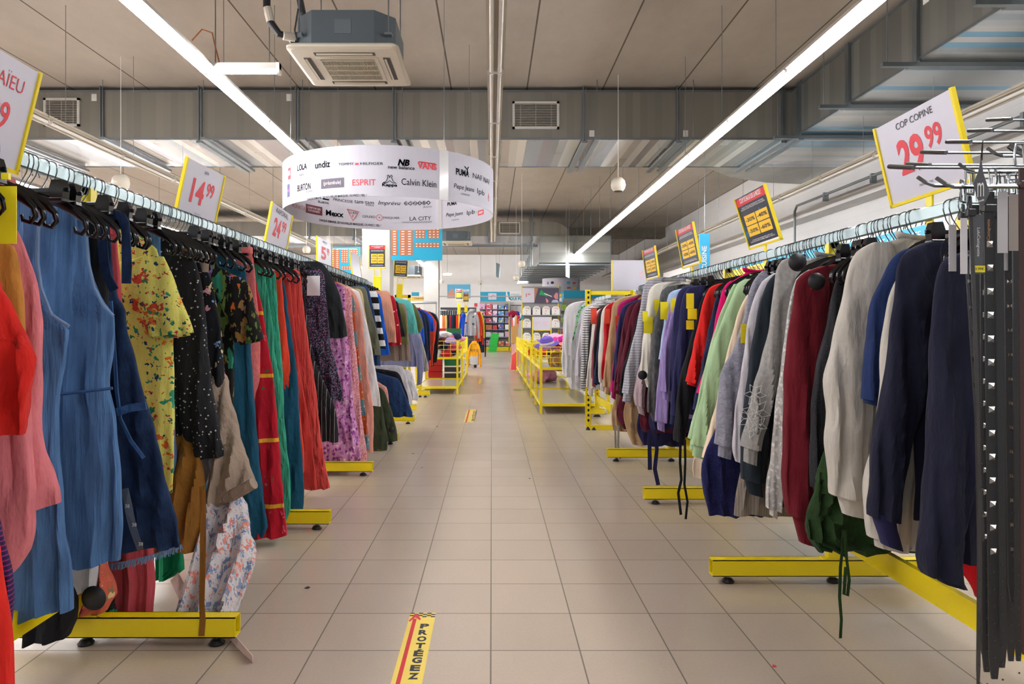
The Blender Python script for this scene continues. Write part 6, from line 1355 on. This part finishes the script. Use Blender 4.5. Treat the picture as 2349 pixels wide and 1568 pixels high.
for i in range(9):
    a = x0 + .03 + .2 * ((i * .37) % 1); cc = ('#b8343c', '#e6e0da', '#c98a4c', '#d84c58', '#efe9e4')[i % 5]
    tag(MB().tube([(a, 19.7 + .03 * i, kz(750)), (a - .02 + .005 * i, 19.7 + .03 * i, kz(722 + (i * 7) % 12))], .016, 8).build('wrapping_roll', mat('roll' + cc, cc, .5)), '%s wrapping roll standing in the cardboard bin' % ('red', 'cream', 'tan', 'rose', 'white')[i % 5], 'wrapping roll', '%s wrapping rolls in the bin' % ('red', 'cream', 'tan', 'rose', 'white')[i % 5])
for i in range(6):
    cc = ('#8a1430', '#1a9cc4', '#d6264a', '#3a2f90', '#e8e2e4', '#2aa4b4')[i]; a, b = P(1176 + 3.2 * i, 706 + (i * 5) % 9, 21), P(1178 + 3.2 * i, 728 + (i * 3) % 8, 21)
    lump('school_bag', '%s small bag hanging above the cardboard bin' % ('maroon', 'light blue', 'crimson', 'violet', 'white', 'turquoise')[i], 'bag', (a.x, 21 + .1 * i, b.z), .12, fab('bag' + cc, cc), i, flat=.9)
bh = E('bag_hook_rail', tuple(P(1184, 702, 21.2)), 'short rail with hooks carrying small bags above the cardboard bin', 'rail')
MB().tube([tuple(P(1172, 700, 21.3)), tuple(P(1196, 700, 21.3))], .015, 6).tube([tuple(P(1184, 700, 21.3)), (P(1184, 700, 21.3).x, 21.3, 0)], .02, 6).build('rail', CHR, bh)

# gondola of white boxes with the 1.99 sign
GY = 23.5
def gx(px): return P(px, 0, GY).x
def gz(py): return P(0, py, GY).z
go = E('shelf_unit', (gx(1240), GY + .4, 0), 'grey gondola with two poster boards on top holding white character-free gift boxes', 'shelving')
go['label'] = 'grey gondola shelf right of the aisle topped by a 1.99 poster'
gg = MB().box(gx(1198), gx(1290), GY + .42, GY + .46, 0, gz(655)); gg.build('back_panel', mat('gondola_grey', '#a9a7a6', .6), go)
for px_ in (1199, 1283): 
    MB().box(gx(px_) - .015, gx(px_) + .015, GY + .36, GY + .42, 0, gz(654)).build('upright', YEL, go)
GB = mat('gondola_shelf', '#8d909c', .5)
for py_ in (724, 753, 785): MB().box(gx(1198), gx(1290), GY, GY + .42, gz(py_), gz(py_ - 2)).build('shelf', GB, go)
pst = E('poster', (gx(1213), GY + .3, gz(692)), 'white poster reading 1.99 with a spiral-bound edge', 'poster')
MB().box(gx(1199), gx(1227), GY + .3, GY + .31, gz(693), gz(659)).build('poster_sheet', PAPER, pst)
mb = MB(); put_text(mb, '1', lambda a, b: (gx(1208) + a, GY + .295, gz(676) + b), h=.12, bold=.03); put_text(mb, '99', lambda a, b: (gx(1214.5) + a, GY + .295, gz(674) + b), h=.07, bold=.02); mb.build('price_print', ORED, pst)
ps2 = E('poster', (gx(1255), GY + .3, gz(692)), 'dark violet poster of a green megaphone and a pink face', 'poster')
MB().box(gx(1227), gx(1284), GY + .3, GY + .31, gz(693.5), gz(659)).build('poster_sheet', mat('poster_violet', '#4a4459', .5), ps2)
def flat(parent, pts, m, name, y, fx, fz): MB().prism([(fx(a), fz(b)) for a, b in pts], y - .004, y).build(name, m, parent)
flat(ps2, [(1227, 659), (1236, 660), (1230, 680), (1227, 693)], mat('poster_tan', '#b87c58', .5), 'tan_corner', GY + .298, gx, gz)
flat(ps2, [(1238, 675), (1243, 662), (1248, 669), (1259, 673), (1257, 679), (1247, 676)], mat('poster_green', '#12a05c', .5), 'megaphone', GY + .298, gx, gz)
flat(ps2, [(1250, 671), (1268, 678), (1268, 680), (1250, 673)], WHI, 'mouthpiece', GY + .294, gx, gz)
flat(ps2, [(1253, 682), (1256, 684), (1260, 688), (1259, 693), (1255, 693), (1254, 688)], mat('poster_pink', '#e08a94', .5), 'drawn_hand', GY + .298, gx, gz)
flat(ps2, [(1274, 674), (1278, 669), (1282, 672), (1282, 685), (1275, 684), (1272, 679)], mat('poster_pink', '#e08a94', .5), 'drawn_face', GY + .298, gx, gz)
flat(ps2, [(1266, 693), (1270, 687), (1280, 686), (1284, 693)], mat('poster_shirt', '#b9c0dc', .5), 'drawn_shirt', GY + .297, gx, gz)
pr = MB(); rnd = random.Random(9)
giftp = mat('white_gift_box', '#e9e6e4', .5, layers=(('spots', 12, .22, ['#e9e6e4', '#b48a62', '#e9e6e4', '#d8707c', '#c6c4c4'], 1.),))
for r, py_ in enumerate((724, 753, 785)):
    for i in range(4):
        a = 1200 + i * 22; w2 = 18
        o = E('gift_box', (gx(a + 9), GY + .1, gz(py_ - 2)), 'white printed gift box, %s on the %s gondola shelf' % (('leftmost', 'second from the left', 'third from the left', 'rightmost')[i], ('upper', 'middle', 'lower')[r]), 'box')
        MB().prism([(gx(a), gz(py_ - 2)), (gx(a + w2), gz(py_ - 2)), (gx(a + w2), gz(py_ - 16)), (gx(a + w2 - 2), gz(py_ - 19)), (gx(a + w2 - 5), gz(py_ - 22)), (gx(a + 5), gz(py_ - 22)), (gx(a + 2), gz(py_ - 19)), (gx(a), gz(py_ - 16))], GY + .03, GY + .3).build('box_body', giftp, o)
        MB().box(gx(a + 5), gx(a + w2 - 5), GY + .025, GY + .03, gz(py_ - 18), gz(py_ - 17)).build('box_title', mat('box_title%d' % (i > 1), '#2c7a5c' if i < 2 else '#d05a78', .5), o)
fr_ = E('blue_stand_card', tuple(P(1286, 682, 23.84)), 'small blue card with a yellow mark clipped beside the violet poster', 'sign')
MB().box(P(1281, 0, 23.84).x, P(1291, 0, 23.84).x, 23.84, 23.86, P(0, 693, 23.84).z, P(0, 670, 23.84).z).build('card', SKYB, fr_); MB().box(P(1283.5, 0, 23.84).x, P(1288.5, 0, 23.84).x, 23.83, 23.84, P(0, 680, 23.84).z, P(0, 674, 23.84).z).build('yellow_mark', PROMO_Y, fr_)
flat(fr_, [(1284, 691), (1288, 691), (1289, 686), (1287, 682), (1285, 682), (1283, 686)], WHI, 'white_mark', 23.838, lambda a: P(a, 0, 23.84).x, lambda b: P(0, b, 23.84).z)

# ================================================================== BACK WALL
BY = 35.2
def bx(px): return P(px, 0, BY).x
def bz(py): return P(0, py, BY).z
sh = E('shelf_unit', (bx(1140), BY, 0), 'wide grey wall shelving full of toy boxes at the end of the aisle', 'shelving')
MB().box(bx(1100), bx(1172), BY + .5, BY + .55, 0, bz(690)).build('back_panel', mat('gondola_grey', '#a9a7a6', .6), sh)
MB().box(bx(1100), bx(1198), BY, BY + .5, 0, bz(795)).build('plinth', YEL, sh)
MB().box(bx(1167), bx(1168.5), BY, BY + .06, 0, bz(690)).build('upright', YEL, sh)
SH = (709, 724, 740, 756, 773, 793)
for py_ in SH: MB().box(bx(1100), bx(1168), BY + .02, BY + .5, bz(py_ + 1), bz(py_ - 1)).build('shelf', mat('shelf_blue_grey', '#6f7690', .5), sh)
tp = [mat('toy_box_%d' % i, c, .45, layers=(('spots', 9, .4, [c, e, c, '#e8e6ee', e], 1.2),)) for i, (c, e) in enumerate((('#d3a9c8', '#b83c78'), ('#c9344c', '#f0e4e6'), ('#e3c3d8', '#8e6ab4'), ('#4f8fc4', '#e6d23c'), ('#3e5fa8', '#d86a3c'), ('#d8d6e0', '#b23c48'), ('#c86a3c', '#f0d8a0'), ('#e9e6ee', '#7a5a9c')))]
cnm = ('pale pink', 'red', 'lilac', 'blue', 'dark blue', 'white', 'orange', 'pale')
colw = ((1100, 1113, 0), (1114, 1129, 1), (1130, 1141, 2), (1143, 1156, 3), (1158, 1167, 4))
for r, py_ in enumerate(SH):
    for i, (a, b, c) in enumerate(colw):
        ci = c if r < 3 else (c * 3 + r) % 8; hh = 12 - (i * 5 + r * 3) % 4
        o = MB().box(bx(a + .5), bx(b - .5), BY + .06, BY + .4, bz(py_ - 1), bz(py_ - 1 - hh)).build('toy_box', tp[ci])
        tag(o, '%s toy box on the %s shelf of the back wall, %s' % (cnm[ci], ('top', 'second', 'third', 'fourth', 'fifth', 'lowest')[r], ('far left', 'left of centre', 'centre', 'right of centre', 'far right')[i]), 'box')
for i in range(7):
    z = .0 + .13 * i; x = bx(1121) + .02 * i; o = MB().box(x, x + .38, 33, 33.4, z, z + .1).box(x - .02, x + .4, 32.98, 33.42, z + .08, z + .125).build('shopping_basket', mat('basket_green', '#18a035', .4))
    tag(o, 'green shopping basket in the floor stack, %s' % ('lowest', 'second from the bottom', 'third from the bottom', 'in the middle', 'third from the top', 'second from the top', 'topmost')[i], 'shopping basket')
def board(name, x0, x1, y0, y1, m, label, cat='sign', d=BY + .78):
    a, b = P(x0, y1, d), P(x1, y0, d); o = E(name, tuple((a + b) / 2), label, cat); MB().box(a.x, b.x, d, d + .02, a.z, b.z).build('board', m, o); return o, a, b, d
board('teal_fascia', 1102, 1160, 669, 691, TEAL, 'plain teal fascia above the toy shelves')
o, a, b, d = board('price_card', 1120, 1139, 672, 687, PAPER, 'white card reading 4.99 fixed to the teal fascia', d=BY + .75)
mb = MB(); put_text(mb, '4\u2079\u2079', lambda u, v: ((a.x + b.x) / 2 + u, d - .004, (a.z + b.z) / 2 + v), h=.14); mb.build('price_print', ORED, o)
o, a, b, d = board('slogan_board', 1162, 1198, 668, 691, WHI, 'white slogan board reading OUI FO beside the teal fascia')
mb = MB(); put_text(mb, 'OUI FO', lambda u, v: (a.x + .62 * (b.x - a.x) + u, d - .004, a.z + .14 + v), h=.16, bold=.04); put_text(mb, 'STOKO\u2019', lambda u, v: (a.x + .55 * (b.x - a.x) + u, d - .004, a.z + .36 + v), h=.09); mb.build('lettering', TEAL, o)
MB().prism([(a.x + .02, b.z - .02), (a.x + .16, b.z - .02), (a.x + .18, a.z + .2), (a.x + .3, a.z + .03), (a.x + .12, a.z + .12)], d - .004, d - .001).build('speech_curve', TEAL, o)
o, a, b, d = board('wall_poster', 1026, 1079, 652, 684, mat('poster_sky', '#5cb4dc', .5), 'blue wall poster with a smiling group and white capital letters', 'poster')
mb = MB(); put_text(mb, 'QUES', lambda u, v: (b.x - .22 + u, d - .004, b.z - .32 + v), h=.12, bold=.03); put_text(mb, 'EUX', lambda u, v: (b.x - .2 + u, d - .004, b.z - .5 + v), h=.12, bold=.03); mb.build('lettering', WHI, o)
flat(o, [(1026, 684), (1027, 672), (1033, 667), (1035, 660), (1040, 664), (1043, 672), (1046, 684)], mat('poster_skin', '#d69a86', .6), 'drawn_people', d - .001, lambda q: P(q, 0, d).x, lambda q: P(0, q, d).z)
board('safety_notice', 1088, 1095, 695, 703, RED_INK, 'small red and white safety notice on the back wall')
o, a, b, d = board('emergency_light', 1098, 1105, 643, 655, mat('exit_cream', '#d9d3bc', .5), 'small emergency light box with a green pictogram on the back wall pipe', 'emergency light', d=35.97)
MB().box(a.x + .04, b.x - .03, d - .01, d, a.z + .06, a.z + .13).build('green_pictogram', mat('exit_green', '#2c7a4c', .5), o)
tag(MB().box(P(1099.5, 0, 35.85).x, P(1101.5, 0, 35.85).x, 35.95, 36, .0, CZ).build('cable_duct', WHI), 'thin vertical cable duct on the back wall', 'cable duct')
o, a, b, d = board('slogan_board', 944, 978, 670, 689, WHI, 'wall board reading TOUJOURS behind the sports rack', d=35.98)
MB().box(a.x, b.x, d - .004, d, a.z, a.z + .2).build('yellow_strip', PROMO_Y, o); mb = MB(); put_text(mb, 'TOUJOURS', lambda u, v: ((a.x + b.x) / 2 + u, d - .008, a.z + .1 + v), h=.1, bold=.02); mb.build('lettering', INK, o)
MB().box(a.x, a.x + .4, d - .004, d, b.z - .2, b.z).build('teal_strip', TEAL, o)
# hanging blades near the far end
for px_, py0, py1, d_, lb_ in ((1142, 604, 636, 30, 'pale vertical banner hanging left of the speakers'), (1302, 603, 636, 20, 'pale blue vertical banner hanging under the ribbed duct')):
    o = E('hanging_banner', tuple(P(px_, py1, d_)), lb_, 'banner', None); q = P(px_, py1, d_); hgt = (py1 - py0) / F * d_
    MB().box(-.01, .01, -.35, .35, 0, hgt).build('banner_sheet', mat('banner_pale', '#c4dce8', .5), o, True); MB().tube([(0, -.3, hgt), (0, -.3, CZ - q.z)], .004, 4).tube([(0, .3, hgt), (0, .3, CZ - q.z)], .004, 4).build('suspension_wire', WIRE, o, True); o.rotation_euler = (0, 0, -.25)
# black backed rack of clothes along the back wall
wr = E('wall_rail', (bx(1030), 33, 0), 'black-backed wall rail of clothes below the poster at the back', 'clothes rack')
def cx3(px): return P(px, 0, 33).x
def cz3(py): return P(0, py, 33).z
MB().box(cx3(1008), cx3(1092), 33.6, 33.65, 0, cz3(704)).build('back_panel', mat('rack_black', '#232325', .6), wr); MB().tube([(cx3(1008), 33.2, cz3(711)), (cx3(1092), 33.2, cz3(711))], .02, 8).build('rail', CHR, wr)
cl = ('#d9d6d2', '#d06a24', '#b9a46c', '#1c1c20', '#7a1c2c', '#1a2238', '#141416', '#c0301c', '#d8261c', '#22304c', '#26242c', '#8a1a2a', '#2c3c5c', '#16161a')
cn_ = ('white', 'orange', 'beige', 'black', 'wine', 'navy', 'jet black', 'rust red', 'bright red', 'dark navy', 'charcoal', 'crimson', 'denim blue', 'black')
for i, c in enumerate(cl):
    px_ = 1012 + i * 5.2; o = E('rail_garment', (cx3(px_), 33.15, cz3(760)), '%s top on the back wall rail, %s' % (cn_[i], 'number %d from the left' % (i + 1) if 0 else 'hanging below the poster, ' + ('towards the left end' if i < 5 else 'in the middle' if i < 9 else 'towards the right end')), 'clothing')
    t_ = cz3(722); bz_ = cz3(755 + (i * 7) % 8); w3 = .07
    shell([(t_, cx3(px_) + w3 * .4), (t_ - .1, cx3(px_) + w3), (bz_, cx3(px_) + w3 * 1.1)], [(t_, cx3(px_) - w3 * .4), (t_ - .1, cx3(px_) - w3), (bz_, cx3(px_) - w3)], 33.15, .05, .1, .01, .05, i, ring=16).build('body', fab('wall' + c, c), o, smooth=True)
    MB().tube([(cx3(px_), 33.2, cz3(711)), (cx3(px_), 33.17, t_ + .01)], .008, 5).build('hanger_hook', CHR, o)

# ================================================================== WALL SHELVING ALONG THE RIGHT WALL
WX = 5.6
ws = E('shelf_unit', (WX + .4, 14, 0), 'yellow-framed wall shelving along the right wall behind the rack', 'shelving')
MB().box(WX, WX + .03, 6, 27, CH + 1.0, CH + 1.1).build('top_beam', YEL, ws)
MB().box(WX + .5, WX + .52, 6, 27, 0, CH + 1.0).build('back_panel', mat('wall_panel_teal', '#d5d3cf', .6), ws)
for y in (6, 9, 12, 15, 18, 21, 24, 27): MB().box(WX, WX + .05, y - .03, y + .03, 0, CH + 1.1).build('upright', YEL, ws)
for z in (.3, .8, 1.3, 1.75): MB().box(WX, WX + .5, 6, 27, z - .02, z).build('shelf', mat('gondola_grey', '#a9a7a6', .6), ws)
def fascia(y0, y1, m, label, words_, z0=CH + 1.12, z1=CH + 1.55, tm=WHI, strip=None):
    o = E('wall_fascia', (WX, (y0 + y1) / 2, z0), label, 'sign'); MB().box(WX, WX + .02, y0, y1, z0, z1).build('board', m, o)
    if strip: MB().box(WX - .004, WX, y0 + .1, y1 - .1, z0 + .02, z0 + .2).build('strip', strip, o)
    for s, yc, zc, h, m_ in words_:
        mb = MB(); put_text(mb, s, lambda u, v: (WX - .007, yc - u, zc + v), h=h, bold=.01); mb.build('lettering', m_, o)
fascia(8.45, 11.2, WHI, 'white fascia on the right wall reading C\u2019EST DE L\u2019ART \u00c0 LA CHASSE', [('STOKO\u2019', 9.9, CH + 1.42, .1, SKYB), ('C\u2019EST DE L\u2019ART \u00c0 LA CHASSE', 9.85, CH + 1.22, .12, WHI)], strip=SKYB)
fascia(11.25, 13.2, SKYB, 'plain blue fascia on the right wall behind the hanger hooks', [])
fascia(13.25, 16.4, SKYB, 'blue and yellow fascia on the right wall reading LES PERMANENTS DE MARQUES', [('LES PERMANENTS', 14.8, CH + 1.44, .12, WHI), ('DE MARQUES', 14.8, CH + 1.22, .12, INK)], strip=PROMO_Y)
fascia(6.2, 8.4, WHI, 'white fascia with a yellow strip on the right wall nearest the belts', [('TOUJOURS MOINS', 7.4, CH + 1.22, .12, INK)], strip=PROMO_Y)
fascia(19.5, 22.5, WHI, 'white fascia on the right wall reading LINGE behind the percentage signs', [('LINGE', 21.2, CH + 1.34, .26, SKYB)], z1=CH + 1.75)
o = E('hanging_banner', (3.75, 12.0, CH + 1.05), 'tall blue hanging banner reading CUISINE behind the second percentage sign', 'banner', None)
MB().box(3.62, 3.8, 12, 12.02, CH + .95, CH + 1.62).build('banner_sheet', SKYB, o); mb = MB(); put_text(mb, 'CUISINE', lambda u, v: (3.70 - v, 11.995, CH + 1.2 + u), wd=.42, bold=.02); mb.build('lettering', WHI, o)
MB().tube([(3.71, 12.01, CH + 1.62), (3.71, 12.01, CZ)], .004, 4).build('suspension_wire', WIRE, o)
# yellow upright stand with pierced posts beside the end of the right rack
ys_ = E('yellow_stand', (1.4, 7.95, 0), 'tall yellow stand with pierced uprights at the end of the right rack', 'stand')
q = 8.1
pa = MB().box(P(1343, 0, q).x, P(1355, 0, q).x, q - .02, q - .015, .04, P(0, 664, q).z).box(P(1343, 0, q).x, P(1343, 0, q).x + .004, q - .02, q + .03, .04, P(0, 664, q).z).box(P(1355, 0, q).x - .004, P(1355, 0, q).x, q - .02, q + .03, .04, P(0, 664, q).z); pa.build('upright', YEL, ys_)
hl = MB()
for i in range(26): hl.box(P(1347, 0, q).x, P(1351.5, 0, q).x, q - .0212, q - .0198, .1 + .06 * i, .13 + .06 * i)
hl.build('pierced_holes', BLK, ys_)
MB().box(P(1355, 0, q).x, P(1408, 0, q).x + .25, q - .012, q + .012, P(0, 676, q).z, P(0, 667, q).z).build('cross_beam', YEL, ys_); MB().box(P(1350, 0, q).x, P(1460, 0, q).x, q - .012, q + .012, P(0, 997, 7.9).z, P(0, 980, 7.9).z).build('cross_beam', YEL, ys_)
MB().lathe([(.03, 0), (.02, .02), (.01, .04)], (P(1349, 0, q).x, q, 0), 12).lathe([(.03, 0), (.02, .02), (.01, .04)], (P(1362, 0, q).x, q, 0), 12).build('levelling_foot', RUB, ys_)
bks = mat('product_mix', '#d6d2cc', .5, layers=(('cells', 9, ['#d6d2cc', '#8fc43c', '#e8e6e4', '#c03c44', '#5c8fc4', '#e8e2d0']),))
far = E('shelf_unit', (2.3, 24, 0), 'far shelving of small packets behind the yellow stand', 'shelving')
for z in (.4, .9, 1.4, 1.85): MB().box(1.9 + .2, 5.5, 26.0, 26.4, z - .03, z).build('shelf', mat('gondola_grey', '#a9a7a6', .6), far)
MB().box(2.1, 5.5, 26.4, 26.44, 0, 2.3).build('back_panel', mat('gondola_grey', '#a9a7a6', .6), far)
rnd = random.Random(4)
for z in (.4, .9, 1.4, 1.85):
    x = 2.15
    while x < 5.2:
        w_ = rnd.uniform(.16, .3); cc, cn2 = rnd.choice((('#d6d2cc', 'white'), ('#8fc43c', 'green'), ('#c03c44', 'red'), ('#5c8fc4', 'blue'), ('#e8e2d0', 'cream')))
        tag(MB().box(x, x + w_ - .01, 26.05, 26.3, z, z + rnd.uniform(.14, .3)).build('packet', mat('packet' + cc, cc, .5, layers=(('spots', 20, .3, [cc, '#f0eeec', cc], .5),))), '%s packet on the far shelving behind the yellow stand' % cn2, 'packet', '%s packets on the far shelving' % cn2); x += w_
o, a, b, d = board('teal_fascia', 1293, 1400, 666, 688, TEAL, 'long teal fascia on the far shelving behind the white tee shirts', d=26.44)
# bar with hangers in front of the second column
br = E('clothes_rail', tuple(P(950, 696, 19)), 'grey rail with empty hanger hooks in front of the far white column', 'rail')
MB().tube([tuple(P(905, 695, 19)), tuple(P(1002, 694, 19))], .03, 8).tube([tuple(P(1000, 694, 19)), (P(1000, 694, 19).x, 19, 0)], .02, 8).build('rail', STEEL, br)
